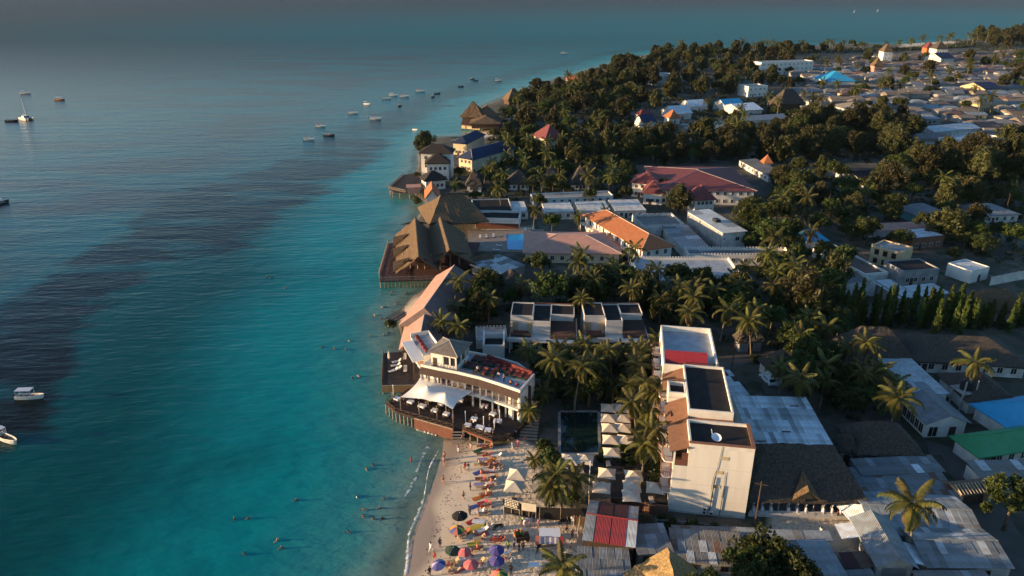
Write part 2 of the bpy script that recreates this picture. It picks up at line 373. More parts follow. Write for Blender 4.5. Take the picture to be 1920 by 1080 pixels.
def sea_material():
    m, nt, N, b = _nodes('lagoon_water'); L = nt.links.new
    g = N.new('ShaderNodeNewGeometry')
    def at(n): a = N.new('ShaderNodeAttribute'); a.attribute_name = n; return a.outputs['Fac']
    def noise(sc, stretch=(1, 1, 1), det=4, rot=0):
        mp = N.new('ShaderNodeMapping'); mp.inputs['Scale'].default_value = stretch; mp.inputs['Rotation'].default_value = (0, 0, rot); L(g.outputs['Position'], mp.inputs[0])
        n = N.new('ShaderNodeTexNoise'); n.inputs['Scale'].default_value = sc; n.inputs['Detail'].default_value = det; L(mp.outputs[0], n.inputs['Vector']); return n.outputs['Fac']
    def rng(f, a, c, lo=0., hi=1., smooth=True):
        r = N.new('ShaderNodeMapRange'); r.interpolation_type = 'SMOOTHSTEP' if smooth else 'LINEAR'
        for i, v in enumerate((a, c, lo, hi)): r.inputs[i + 1].default_value = v
        L(f, r.inputs[0]); return r.outputs[0]
    def op(o, a, c):
        x = N.new('ShaderNodeMath'); x.operation = o
        for i, v in enumerate((a, c)):
            if hasattr(v, 'is_linked'): L(v, x.inputs[i])
            else: x.inputs[i].default_value = v
        return x.outputs[0]
    def mix(f, a, c):
        x = N.new('ShaderNodeMix'); x.data_type = 'RGBA'
        for s, v in ((0, f), (6, a), (7, c)):
            if hasattr(v, 'is_linked'): L(v, x.inputs[s])
            else: x.inputs[s].default_value = v if s == 0 else (*v, 1)
        return x.outputs[2]
    nz = op('ADD', op('MULTIPLY', op('SUBTRACT', noise(.03, (.7, 1.2, 1), 6), .5), 2.0), op('MULTIPLY', op('SUBTRACT', noise(.16, (.5, 1.4, 1), 6), .5), 1.6))
    gr = op('ADD', at('grass'), nz)
    w = op('ADD', at('weed'), op('MULTIPLY', op('SUBTRACT', noise(.012, (.6, 1.6, 1), 6), .5), 1.2))
    sh = op('ADD', at('shore'), op('MULTIPLY', op('SUBTRACT', noise(.16), .5), 9.0))
    c = mix(rng(sh, 1, 12), (.17, .26, .21), (.035, .22, .21))
    c = mix(rng(sh, 6, 26), c, (.003, .205, .212))
    c = mix(rng(sh, 24, 58), c, (.002, .064, .066))
    c = mix(op('MULTIPLY', rng(noise(.035, det=5), .50, .72), .35), c, (.003, .042, .045))                       # darker bottom
    c = mix(rng(w, -.02, .25), c, (.008, .100, .115))                                                          # outside the lagoon
    c = mix(op('MULTIPLY', rng(w, .25, 1.0), op('ADD', .25, op('MULTIPLY', rng(noise(.02, (.5, 1.5, 1), 5), .38, .62), .75))), c, (.040, .042, .044))
    c = mix(rng(w, 1.3, 3.0), c, (.054, .048, .050))
    c = mix(op('MULTIPLY', rng(at('far'), 650, 1500), rng(at('weed'), 6.0, 1.2)), c, (.022, .13, .15))         # pale sandbank off the far beach
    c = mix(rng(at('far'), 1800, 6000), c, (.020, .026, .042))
    c = mix(op('MULTIPLY', op('MULTIPLY', rng(gr, -.25, .40), rng(at('weed'), 1.5, .35, .45, 1.0)), op('MULTIPLY', rng(at('far'), 900, 250, .30, .97), rng(noise(.05, (.35, 1.7, 1), 6), .36, .50, .45, 1.0))), c, (.008, .009, .008))       # sea grass
    L(c, b.inputs['Base Color'])
    b.inputs['IOR'].default_value = 1.33; L(rng(at('far'), 110, 600, .10, .20), b.inputs['Specular IOR Level']); L(rng(at('far'), 120, 900, .08, .26), b.inputs['Roughness'])
    a1 = noise(.42, (.55, 1.5, 1), 5, math.radians(-8)); a2 = noise(.09, (.45, 1.6, 1), 3, math.radians(-14)); a3 = noise(1.6, (.7, 1.3, 1), 3)
    h = op('ADD', op('MULTIPLY', a1, .5), op('ADD', op('MULTIPLY', a2, .9), op('MULTIPLY', a3, .10)))
    bp = N.new('ShaderNodeBump'); bp.inputs['Strength'].default_value = .8; bp.inputs['Distance'].default_value = .55
    L(h, bp.inputs['Height']); L(bp.outputs[0], b.inputs['Normal'])
    # thin water over the sand at the very edge
    tr = N.new('ShaderNodeBsdfTransparent'); tr.inputs[0].default_value = (.72, .92, .90, 1)
    ms = N.new('ShaderNodeMixShader'); L(rng(sh, -1.5, 5.5, .30, 1.0), ms.inputs[0]); df = N.new('ShaderNodeBsdfDiffuse'); L(c, df.inputs[0]); L(bp.outputs[0], df.inputs['Normal'])
    m2 = N.new('ShaderNodeMixShader'); L(rng(at('far'), 150, 1300, 0.0, .78), m2.inputs[0]); L(b.outputs[0], m2.inputs[1]); L(df.outputs[0], m2.inputs[2])   # choppy far water mirrors less
    L(tr.outputs[0], ms.inputs[1]); L(m2.outputs[0], ms.inputs[2])
    L(ms.outputs[0], N['Material Output'].inputs[0])
    return m
structure(link('sea', _m, None, sea_material()))

# --- the small breaker along the beach: a low ridge of foam with ragged edges
def foam_material():
    m, nt, N, b = _nodes('sea_foam'); L = nt.links.new
    b.inputs['Base Color'].default_value = (.80, .78, .74, 1); b.inputs['Roughness'].default_value = .7
    g = N.new('ShaderNodeNewGeometry'); n = N.new('ShaderNodeTexNoise'); n.inputs['Scale'].default_value = 1.1; n.inputs['Detail'].default_value = 8
    L(g.outputs['Position'], n.inputs['Vector'])
    a = N.new('ShaderNodeAttribute'); a.attribute_name = 'thick'
    x = N.new('ShaderNodeMath'); x.operation = 'ADD'; L(n.outputs['Fac'], x.inputs[0]); L(a.outputs['Fac'], x.inputs[1])
    r = N.new('ShaderNodeMapRange'); r.inputs[1].default_value = .80; r.inputs[2].default_value = 1.05; L(x.outputs[0], r.inputs[0])
    tr = N.new('ShaderNodeBsdfTransparent'); ms = N.new('ShaderNodeMixShader'); L(r.outputs[0], ms.inputs[0]); L(tr.outputs[0], ms.inputs[1]); L(b.outputs[0], ms.inputs[2])
    L(ms.outputs[0], N['Material Output'].inputs[0]); return m
m_foam = foam_material()
def foam(pxs, width, h, off, name='breaking_wave_foam', seed=1):
    dens = .86 if name[0] == 'b' else .66
    r = random.Random(seed); line = [W(a, b) for a, b in pxs]; pts = []
    for a, b in zip(line[:-1], line[1:]):
        n = max(2, int((b - a).length / .5))
        for i in range(n): pts.append(a.lerp(b, i / n))
    K = 7; v = []; th = []; ph = [r.uniform(0, 6) for _ in range(4)]
    for i, p in enumerate(pts):
        t = (pts[min(i + 1, len(pts) - 1)] - pts[max(i - 1, 0)]).normalized(); nrm = Vector((t.y, -t.x, 0))
        s = i * .5; ww = width * (.7 + .35 * math.sin(s * .21 + ph[0]) + .25 * math.sin(s * .53 + ph[1])); o = off + .5 * math.sin(s * .17 + ph[2]) + .3 * math.sin(s * .41 + ph[3])
        e = min(1, i / 6, (len(pts) - 1 - i) / 6)
        for k in range(K):
            u = k / (K - 1); q = p + nrm * (o + (u - .5) * ww)
            v.append((q.x, q.y, .015 + h * math.sin(math.pi * u) ** 1.5 * e)); th.append(dens * (.55 * math.sin(math.pi * u)) * (.4 + .6 * e))
    n = len(pts); f = [(i * K + k, (i + 1) * K + k, (i + 1) * K + k + 1, i * K + k + 1) for i in range(n - 1) for k in range(K - 1)]
    m = mesh(name, v, f, True); m.attributes.new('thick', 'FLOAT', 'POINT').data.foreach_set('value', th)
    o = link(name, m, None, m_foam); o['kind'] = 'stuff'; return o
tag(foam([(748, 1110), (760, 1050), (768, 1005), (790, 950), (812, 893), (824, 855), (830, 828)], 1.1, .12, -.2, seed=2), 'white foam of the small wave breaking along the beach', 'foam')
tag(foam([(775, 960), (800, 905), (812, 868), (820, 838), (818, 822)], 2.2, .03, -2.2, 'thin_wave_foam', seed=5), 'thin streaks of foam behind the breaking wave', 'foam')
# ---------------------------------------------------------------- tree meshes, shared between the trees
def frond_arrays(Lf, droop, rise, n=22, wid=.17, seed=0, leaf=.62):
    r = np.random.default_rng(seed); V = []; Fq = []
    def pt(s):                       # rachis: rises, then bends over
        a = rise - droop * s
        return np.array([Lf * s * math.cos(a * .55), 0, Lf * (math.sin(rise) * s - .5 * droop * s * s)])
    prev = None
    for i in range(7):               # rachis strip
        p = pt(i / 6); w = .05 * (1 - i / 7); k = len(V)
        V += [p + (0, w, 0), p + (0, -w, 0)]
        if i: Fq.append((k - 2, k - 1, k + 1, k))
    for i in range(n):
        s = .12 + .86 * (i + r.uniform(-.2, .2)) / n; p = pt(s)
        ll = Lf * leaf * .38 * (math.sin(math.pi * min(1, s * .86 + .12)) ** .6) * r.uniform(.85, 1.1)
        for sd in (1, -1):
            ang = math.radians(62 - 30 * s); out = np.array([math.cos(ang), sd * math.sin(ang), 0])
            mid = p + out * ll * .55 + (0, 0, -.10 * ll); tip = p + out * ll * .92 + (0, 0, -(.42 + .35 * s) * ll * r.uniform(.7, 1.3))
            t = np.array([1, 0, 0]) * wid * .5; k = len(V)
            V += [p - t * .8, p + t * .8, mid + t, mid - t, tip + t * .15, tip - t * .15]
            Fq += [(k, k + 1, k + 2, k + 3), (k + 3, k + 2, k + 4, k + 5)]
    return np.array(V), np.array(Fq)

FROND_P = [(3.7, 1.25, .55), (3.9, 1.6, .45), (3.3, 1.0, .75), (3.6, 1.9, .25)]
FRONDS = []
for i, (l, d, r_) in enumerate(FROND_P):
    v, f = frond_arrays(l, d, r_, seed=i); m = npmesh('frond', v, f); m.materials.append(m_palm); FRONDS.append(m)

def rotz(v, a): c, s = math.cos(a), math.sin(a); return np.c_[v[:, 0] * c - v[:, 1] * s, v[:, 0] * s + v[:, 1] * c, v[:, 2]]
def roty(v, a): c, s = math.cos(a), math.sin(a); return np.c_[v[:, 0] * c + v[:, 2] * s, v[:, 1], -v[:, 0] * s + v[:, 2] * c]

def frond_set(seed, n=19):
    r = random.Random(seed); out = []
    for i in range(n):
        u = i / (n - 1); el = math.radians(58 - 92 * u + r.uniform(-8, 8)); az = i * 2.39996 + r.uniform(-.25, .25)
        k = 2 if u < .22 else (3 if u > .8 else r.choice((0, 1)))
        out.append((k, az, el - .35, r.uniform(.82, 1.08)))
    return out
FARCROWN = []
for s in range(4):
    Vs, Fs, n0 = [], [], 0
    for k, az, el, sc in frond_set(100 + s, 15):
        l, d, r_ = FROND_P[k]; v, f = frond_arrays(l, d, r_, n=9, wid=.42, seed=s * 20 + k)
        v = rotz(roty(v * sc, -el), az); Vs.append(v); Fs.append(f + n0); n0 += len(v)
    m = npmesh('crown', np.vstack(Vs), np.vstack(Fs)); m.materials.append(m_palm); FARCROWN.append(m)

PTRUNK = []
for s in range(5):
    r = random.Random(s + 40); hh = (6.2, 7.6, 8.8, 5.0, 9.6)[s]; lean = r.uniform(.4, 1.8); a = r.uniform(0, 6.28); pts = []
    for i in range(9):
        t = i / 8; q = lean * t ** 1.8; pts.append((q * math.cos(a), q * math.sin(a), hh * t))
    rs = [.26 if i == 0 else .17 - .06 * i / 8 for i in range(9)]
    m = MB().tube(pts, rs, 7).mesh('trunk', True); m.materials.append(m_trunk); PTRUNK.append((m, Vector(pts[-1]), hh))
_cv = MB()
for i in range(7):
    a = i * 2.4; _cv.add(*[(lambda P_: (P_.v, P_.f))(MB().tube([(.22 * math.cos(a), .22 * math.sin(a), -.42), (.26 * math.cos(a), .26 * math.sin(a), -.28), (.22 * math.cos(a), .22 * math.sin(a), -.12)], [.05, .13, .05], 6))][0])
m_coco = M('coconut_husk', (.16, .11, .03), (.10, .09, .03), 3, .8)
COCO = _cv.mesh('coconut_cluster', True); COCO.materials.append(m_coco)

def leaves(centers, radius, per, size, seed, elong=1.0, droop=0.0, flat=0.0, yscale=1.0):
    """leaf quads spread round the clump centres"""
    r = np.random.default_rng(seed); n = len(centers) * per
    c = np.repeat(centers, per, 0); rad = np.repeat(radius, per) if np.ndim(radius) else radius
    d = r.normal(size=(n, 3)); d /= np.linalg.norm(d, axis=1)[:, None]
    q = r.uniform(.35, 1.0, n) ** .5
    p = c + d * (q * rad)[:, None] * np.array([1, 1, yscale])
    a = r.normal(size=(n, 3)); a[:, 2] = a[:, 2] * (1 - flat) - droop * 2.2; a /= np.linalg.norm(a, axis=1)[:, None]
    b = np.cross(a, d + r.normal(size=(n, 3)) * .6); b /= (np.linalg.norm(b, axis=1)[:, None] + 1e-9)
    s = size * r.uniform(.7, 1.3, n)[:, None]
    a *= s * elong; b *= s * .55
    v = np.stack([p - a, p + b * .9 - a * .1, p + a, p - b * .9 - a * .1], 1).reshape(-1, 3)
    return v, np.arange(n * 4).reshape(n, 4)

BROAD = []
for s in range(6):
    r = np.random.default_rng(200 + s); hgt = (6.5, 7.5, 6, 8.5, 7, 5.2)[s]; rx = (3.2, 3.6, 3.8, 4.2, 3.0, 2.6)[s]; rz_ = rx * .72; cz = hgt - rz_ * .9
    n = 52; d = r.normal(size=(n, 3)); d /= np.linalg.norm(d, axis=1)[:, None]; d[:, 2] = np.abs(d[:, 2]) * 1.15 - .35
    lump = 1 + .25 * np.sin(d[:, 0] * 4 + s) * np.sin(d[:, 1] * 4 + 2 * s)
    c = np.array([0, 0, cz]) + d * np.array([rx, rx, rz_]) * (r.uniform(.55, .98, n) * lump)[:, None]
    v, f = leaves(c, r.uniform(.55, 1.05, n), 62, .24, 300 + s, 1.25)
    m = npmesh('crown', v, f); m.materials.append(m_leaf)
    t = MB(); t.tube([(0, 0, -.2), (.1, 0, 1.2), (.05, .1, cz - rz_ * .3), (0, .1, cz + .3)], [.34, .26, .2, .08], 7)
    for i in range(6):
        q = c[i * 8]; t.tube([(.06, .05, cz - rz_ * (.55 - .1 * (i % 3))), Vector(q) * .5 + Vector((0, 0, cz)) * .5 - Vector((0, 0, .3)), q], [.13, .09, .035], 5)
    tm = t.mesh('trunk', True); tm.materials.append(m_bark); BROAD.append((m, tm, cz, hgt))

CASU = []
for s in range(6):
    r = np.random.default_rng(400 + s); hgt = (9.5, 8.5, 10.5, 9, 7.5, 10)[s]; n = 110
    u = r.uniform(0, 1, n) ** .75; rad = np.sin(np.pi * np.clip(.16 + .80 * u, 0, 1)) ** .8 * (3.3 + .9 * r.uniform(-1, 1, n)) + .2
    az = r.uniform(0, 2 * np.pi, n) + 2 * (np.sin(u * 9 + s)); lob = 1 + .32 * np.sin(2 * az + s + 3 * u) + .15 * np.sin(5 * az)
    c = np.c_[np.cos(az) * rad * lob * r.uniform(.4, 1, n), np.sin(az) * rad * lob * r.uniform(.4, 1, n), hgt * (.2 + .78 * u)]
    v, f = leaves(c, r.uniform(.45, 1.0, n), 46, .30, 500 + s, 1.6, -.25, yscale=1.3)
    m = npmesh('crown', v, f); m.materials.append(m_casu)
    t = MB(); t.tube([(0, 0, -.2), (.05, .05, hgt * .3), (-.1, .05, hgt * .65), (0, 0, hgt * .93)], [.3, .22, .13, .03], 6)
    for i in range(10): q = c[i * 9]; t.tube([(0, 0, max(.8, q[2] - 1.4)), tuple(q * .95)], [.07, .02], 4)
    tm = t.mesh('trunk', True); tm.materials.append(m_bark); CASU.append((m, tm, hgt * .62, hgt))

COLU = []
for s in range(4):
    r = np.random.default_rng(600 + s); hgt = (8.8, 7.6, 9.8, 6.8)[s]; n = 48
    u = (np.arange(n) + r.uniform(0, 1, n)) / n; rad = (.06 + .42 * np.sin(np.pi * np.clip(u * .80 + .20, 0, 1)) ** .8) * r.uniform(.4, 1, n); az = r.uniform(0, 6.28, n)
    c = np.c_[np.cos(az) * rad, np.sin(az) * rad, .5 + (hgt - .6) * u]
    v, f = leaves(c, .12 + .30 * np.sin(np.pi * np.clip(u * .80 + .20, 0, 1)), 44, .19, 700 + s, 1.5, .9)
    m = npmesh('crown', v, f); m.materials.append(m_colu)
    tm = MB().tube([(0, 0, -.1), (0, 0, hgt * .5), (0, 0, hgt * .97)], [.14, .1, .02], 5).mesh('trunk', True); tm.materials.append(m_bark); COLU.append((m, tm, hgt * .6, hgt))

BUSH = []
for s in range(4):
    r = np.random.default_rng(800 + s); n = 14; d = r.normal(size=(n, 3)); d /= np.linalg.norm(d, axis=1)[:, None]
    c = np.abs(d) * [0, 0, .8] + d * [1.1, 1.1, 0] * r.uniform(.3, 1, n)[:, None] + [0, 0, .45]
    v, f = leaves(c, .55, 46, .17, 900 + s, 1.3); m = npmesh('crown', v, f); m.materials.append(m_leaf)
    tm = MB().tube([(0, 0, -.1), (.05, 0, .8)], [.09, .04], 5).mesh('trunk'); tm.materials.append(m_bark); BUSH.append((m, tm, .8, 1.5))

TREES = []
FOOT = []                                   # building footprints (polygon in plan) that keep random trees out
def tree(kind, x, y, sc=1.0, base=None, label=None, var=None, z=GZ, near=None, landmark=None):
    d = math.hypot(x, y); rz = RND.uniform(0, 6.28)
    if kind == 'palm':
        i = RND.randrange(5) if var is None else var; tm, top, hh = PTRUNK[i]
        o = thing('coconut_palm', label, 'palm', (x, y, z), rz, 'coconut palms', sc, landmark)
        link('trunk', tm, o); o.rotation_euler = (RND.gauss(0, .06), RND.gauss(0, .06), rz)
        if near if near is not None else d < 165:
            fs = frond_set(RND.randrange(9999), RND.choice((17, 19, 21)))
            for k, az, el, s2 in fs:
                q = link('frond', FRONDS[k], o, m_deadleaf if (el < -.75 and RND.random() < .5) else None, loc=top); q.rotation_euler = (0, -el, az); q.scale = (s2, s2, s2)
            link('coconut_cluster', COCO, o, loc=top)
        else:
            link('crown', RND.choice(FARCROWN), o, loc=top, rz=RND.uniform(0, 6.28))
        bs = base or ('tall coconut palm' if hh * sc > 8 else 'slender coconut palm' if hh * sc > 6.3 else 'short coconut palm')
    else:
        lib, nm, cat, grp, bs0 = {'broad': (BROAD, 'broadleaf_tree', 'tree', 'leafy broadleaf trees', 'rounded leafy green tree'),
                                  'casu': (CASU, 'feathery_tree', 'tree', 'feathery olive trees', 'feathery olive tree'),
                                  'colu': (COLU, 'columnar_tree', 'tree', 'narrow columnar trees', 'narrow columnar tree'),
                                  'bush': (BUSH, 'bush', 'bush', 'garden bushes', 'low leafy bush')}[kind]
        i = RND.randrange(len(lib)) if var is None else var; cm, tm, cz, hh = lib[i]
        o = thing(nm, label, cat, (x, y, z), rz, grp, sc, landmark)
        o.scale = (sc * RND.uniform(.88, 1.12), sc * RND.uniform(.88, 1.12), sc * RND.uniform(.9, 1.1))
        link('trunk', tm, o); link('crown', cm, o)
        bs = base or bs0
    if not label: auto(o, bs)
    TREES.append((x, y, 1.5 * sc)); return o

def tree_at(kind, px, py, sc=1.0, var=None, **k):
    """a tree whose crown centre the photograph shows at (px, py)"""
    if var is None: var = RND.randrange({'palm': 5, 'broad': 6, 'casu': 6, 'colu': 4, 'bush': 4}[kind])
    hc = {'palm': lambda: PTRUNK[var][2], 'broad': lambda: BROAD[var][2], 'casu': lambda: CASU[var][2], 'colu': lambda: COLU[var][2], 'bush': lambda: .8}[kind]() * sc
    p = W(px, py, GZ + hc); return tree(kind, p.x, p.y, sc, var=var, **k)

def blocked(x, y, r=1.0):
    p = np.array([[x, y]])
    for q, bb in FOOT:
        if bb[0] - r < x < bb[1] + r and bb[2] - r < y < bb[3] + r:
            if inside(p, q)[0] or polydist(p, q, True)[0][0] < r: return True
    return False

def foot(poly):
    q = np.array([(p[0], p[1]) for p in poly]); FOOT.append((q, (q[:, 0].min(), q[:, 0].max(), q[:, 1].min(), q[:, 1].max())))
# ---------------------------------------------------------------- building kit
_win = {}
def window(root, x, y, z, w, h, face, frame=None, glass=None, name='window'):
    """face: 'f' front (-y), 'l' left (-x), 'r' right (+x), 'b' back"""
    frame = frame or m_white2; glass = glass or m_glass; k = (round(w, 2), round(h, 2), frame.name)
    if k not in _win:
        a = MB(); t = .09
        a.box(-w / 2 - t, w / 2 + t, -.06, .05, -h / 2 - t, -h / 2); a.box(-w / 2 - t, w / 2 + t, -.06, .05, h / 2, h / 2 + t)
        a.box(-w / 2 - t, -w / 2, -.06, .05, -h / 2, h / 2); a.box(w / 2, w / 2 + t, -.06, .05, -h / 2, h / 2); a.box(-.03, .03, -.04, .05, -h / 2, h / 2)
        p = mesh('pane', boxv(-w / 2, w / 2, -.02, .04, -h / 2, h / 2), BOXF); _win[k] = (a.mesh(name), p)
    fm, pm = _win[k]
    o = link(name, fm, root, frame, loc=(x, y, z), rz={'f': 0, 'r': math.pi / 2, 'l': -math.pi / 2, 'b': math.pi}[face])
    link('pane', pm, o, glass); return o

def ring(mb, x0, x1, y0, y1, t, z0, z1):
    mb.box(x0, x1, y0, y0 + t, z0, z1); mb.box(x0, x1, y1 - t, y1, z0, z1); mb.box(x0, x0 + t, y0 + t, y1 - t, z0, z1); mb.box(x1 - t, x1, y0 + t, y1 - t, z0, z1)
    return mb

def rough(v, f, amp, seed, n=2):
    """subdivide quads/tris bilinearly and push the points about: thatch"""
    import bmesh
    bm = bmesh.new(); vs = [bm.verts.new(p) for p in v]; [bm.faces.new([vs[i] for i in q]) for q in f]
    bmesh.ops.subdivide_edges(bm, edges=bm.edges[:], cuts=n, use_grid_fill=True)
    r = random.Random(seed)
    for q in bm.verts: q.co += Vector((r.gauss(0, amp), r.gauss(0, amp), r.gauss(0, amp * .7)))
    m = bpy.data.meshes.new('roof'); bm.to_mesh(m); bm.free(); return m

class B:
    """a building in its own frame: x along the front, y away from the viewer, z up from the ground"""
    def __init__(s, name, label, A, Bp, z, Cp=None, R=None, rise=0.0, over=.5, base=GZ, cat='house', group=None, landmark=None, depth=None, noroot=False):
        a = W(*A, z); b = W(*Bp, z); u = (b - a); u.z = 0; s.L = u.length; u.normalize(); v = Vector((-u.y, u.x, 0))
        if depth: D = depth
        elif R is not None: D = 2 * (W(*R, z + rise) - a).dot(v)
        else: D = (W(*Cp, z) - a).dot(v)
        if R is not None and not depth and (D > 1.35 * s.L or D < .6 * s.L):
            D = min(1.15 * s.L, max(.7 * s.L, D)); lo, hi = z + .2, z + 25
            for _ in range(40):
                m_ = (lo + hi) / 2
                if (W(*R, m_) - a).dot(v) > D / 2: lo = m_
                else: hi = m_
            rise = min(max(lo - z, .12 * D), .75 * D)
        s.D = max(D, 1.0); s.rz = math.atan2(u.y, u.x); s.u, s.v, s.o = u, v, a; s.h = z - base; s.rise = rise; s.over = over; s.base = base
        s.root = thing(name, label, cat, (a.x, a.y, base), s.rz, group, landmark=None)
        c = a + u * s.L / 2 + v * s.D / 2; s.c = c
        if landmark: LAND.append((landmark, c.x, c.y))
        foot([a, a + u * s.L, a + u * s.L + v * s.D, a + v * s.D])
        if DEBUG: print('BLD %-28s L %.1f D %.1f h %.1f rot %.0f' % (name, s.L, s.D, s.h, math.degrees(s.rz)))
    def box(s, name, m, x0, x1, y0, y1, z0, z1, parent=None): return box(name, m, parent or s.root, x0, x1, y0, y1, z0, z1)
    def walls(s, m, h=None, t=None, bottom=0):
        o = s.over; h = s.h if h is None else h
        return s.box('wall', m, o, s.L - o, o, s.D - o, bottom - .3 if bottom == 0 else bottom, h)
    def local(s, px, py, z):
        p = W(px, py, z) - s.o; return p.dot(s.u), p.dot(s.v), z - s.base
    def hip(s, m, rise=None, thick=.22, ridge=None, axis=None, thatch=False, z=None, x0=0, x1=None, y0=0, y1=None, name='roof', inset=None, cap=None):
        x1 = s.L if x1 is None else x1; y1 = s.D if y1 is None else y1; z = s.h if z is None else z; rise = s.rise if rise is None else rise
        lx, ly = x1 - x0, y1 - y0; axis = axis or ('x' if lx >= ly else 'y')
        half = (ly if axis == 'x' else lx) / 2; ins = half * (1 if inset is None else inset); zt = z + rise
        e = [(x0, y0, z), (x1, y0, z), (x1, y1, z), (x0, y1, z)]
        if axis == 'x': r1, r2 = (x0 + min(ins, lx / 2 - .02), (y0 + y1) / 2, zt), (x1 - min(ins, lx / 2 - .02), (y0 + y1) / 2, zt)
        else: r1, r2 = ((x0 + x1) / 2, y0 + min(ins, ly / 2 - .02), zt), ((x0 + x1) / 2, y1 - min(ins, ly / 2 - .02), zt)
        lo = [(p[0], p[1], z - thick) for p in e]; v = e + [r1, r2] + lo
        if axis == 'x': f = [(0, 1, 5, 4), (1, 2, 5), (2, 3, 4, 5), (3, 0, 4)]
        else: f = [(0, 1, 4), (1, 2, 5, 4), (2, 3, 5), (3, 0, 4, 5)]
        f += [(6, 7, 1, 0), (7, 8, 2, 1), (8, 9, 3, 2), (9, 6, 0, 3), (9, 8, 7, 6)]
        if thatch: o = link(name, rough(v, f, .085, len(C.objects), 7), s.root, m)
        else: o = link(name, mesh(name, v, f), s.root, m)
        if cap:
            mb = MB(); mb.bar(r1, r2, .13, 5); mb.mesh; mb.link('ridge_cap', cap, o)
            for i, q in ((0, r1), (1, r1 if axis == 'y' else r2), (2, r2), (3, r2 if axis == 'y' else r1)): MB().bar(e[i], q, .09, 5).link('hip_cap', cap, o)
        return o
    def gable(s, m, rise=None, thick=.12, axis='x', z=None, x0=0, x1=None, y0=0, y1=None, wall=None, thatch=False, name='roof', cap=None, wo=None):
        x1 = s.L if x1 is None else x1; y1 = s.D if y1 is None else y1; z = s.h if z is None else z; rise = s.rise if rise is None else rise; zt = z + rise; t = thick
        if axis == 'x':
            ym = (y0 + y1) / 2; v = [(x0, y0, z), (x1, y0, z), (x1, ym, zt), (x0, ym, zt), (x1, y1, z), (x0, y1, z)]; o_ = s.over if wo is None else wo
            tri = [(x0 + o_, y0 + o_, z - .02), (x0 + o_, y1 - o_, z - .02), (x0 + o_, ym, zt - rise * o_ / (ym - y0) - .02)]; tri2 = [(x1 - o_,) + p[1:] for p in tri]
        else:
            xm = (x0 + x1) / 2; v = [(x1, y0, z), (x1, y1, z), (xm, y1, zt), (xm, y0, zt), (x0, y1, z), (x0, y0, z)]; o_ = s.over if wo is None else wo
            tri = [(x0 + o_, y0 + o_, z - .02), (x1 - o_, y0 + o_, z - .02), (xm, y0 + o_, zt - rise * o_ / (xm - x0) - .02)]; tri2 = [(p[0], y1 - o_, p[2]) for p in tri]
        w = [(p[0], p[1], p[2] - t) for p in v]
        f = [(0, 1, 2, 3), (3, 2, 4, 5), (6, 9, 8, 7), (9, 11, 10, 8), (0, 6, 7, 1), (4, 10, 11, 5), (1, 7, 8, 2), (2, 8, 10, 4), (0, 3, 9, 6), (3, 5, 11, 9)]
        o = link(name, rough(v + w, f, .085, len(C.objects), 6) if thatch else mesh(name, v + w, f), s.root, m)
        if cap: MB().bar(v[2], v[3], .12, 5).link('ridge_cap', cap, o)
        if wall:
            for q in (tri, tri2):
                d = Vector((.12, 0, 0)) if axis == 'x' else Vector((0, .12, 0)); d = d if q is tri else -d
                vv = [Vector(p) for p in q] + [Vector(p) + d for p in q]
                link('gable', mesh('gable', vv, [(0, 1, 2), (5, 4, 3), (0, 3, 4, 1), (1, 4, 5, 2), (2, 5, 3, 0)]), s.root, wall)
        return o
    def flat(s, roofm, wallm, par=.6, t=.3, crenel=0, z=None, x0=0, x1=None, y0=0, y1=None, sides='fblr'):
        x1 = s.L if x1 is None else x1; y1 = s.D if y1 is None else y1; z = s.h if z is None else z
        s.box('roof', roofm, x0 + t, x1 - t, y0 + t, y1 - t, z - .25, z - par)if False else box('roof', roofm, s.root, x0 + t + .003, x1 - t - .003, y0 + t + .003, y1 - t - .003, z - par - .2, z - par)
        pr = MB()
        def side(a0, a1, b0, b1): pr.box(a0, a1, b0, b1, z - par - .25, z)
        if 'f' in sides: side(x0, x1, y0, y0 + t)
        if 'b' in sides: side(x0, x1, y1 - t, y1)
        if 'l' in sides: side(x0, x0 + t, y0 + t, y1 - t)
        if 'r' in sides: side(x1 - t, x1, y0 + t, y1 - t)
        p = pr.link('parapet', wallm, s.root)
        if crenel:
            k = MB(); n = max(3, int((x1 - x0) / crenel))
            for i in range(n):
                q = x0 + (i + .25) * (x1 - x0) / n
                for yy in ((y0, y0 + t), (y1 - t, y1)): k.box(q, q + (x1 - x0) / n * .5, *yy, z, z + .35)
            n = max(2, int((y1 - y0) / crenel))
            for i in range(n):
                q = y0 + (i + .25) * (y1 - y0) / n
                for xx in ((x0, x0 + t), (x1 - t, x1)): k.box(*xx, q, q + (y1 - y0) / n * .5, z, z + .35)
            c = k.link('battlement', wallm, p); c['kind'] = 'stuff'
        return p
    def sheets(s, quad, nx, ny, mats, seed=0, parent=None, over=.0, lift=.03, th=.04, name='roof_sheet', skip=0, wt=.22):
        """lay roof sheets one by one on the slope given by its four corners (a, b, c, d)"""
        a, b, c, d = [Vector(q) for q in quad]; r = random.Random(seed); nrm = (b - a).cross(d - a).normalized()
        for j in range(ny):
            for i in range(nx):
                if skip and r.random() < skip: continue
                def P_(u, w): return (a.lerp(b, u)).lerp(d.lerp(c, u), w)
                g = .004; l = nrm * (lift + .012 * ((i + j) % 3) + r.uniform(0, .01))
                u0, u1, w0, w1 = i / nx - g, (i + 1) / nx + g, j / ny - g * 3, (j + 1) / ny + g
                q = [P_(u0, w0) + l, P_(u1, w0) + l, P_(u1, w1) + l * .8, P_(u0, w1) + l * .8]; ctr = sum(q, Vector()) / 4
                v = [p - ctr for p in q]; v = [p - nrm * th for p in v] + v
                m = r.choices(mats, [1.0] + [wt] * (len(mats) - 1))[0]; link(name, mesh(name, v, BOXF), parent or s.root, m, loc=ctr)
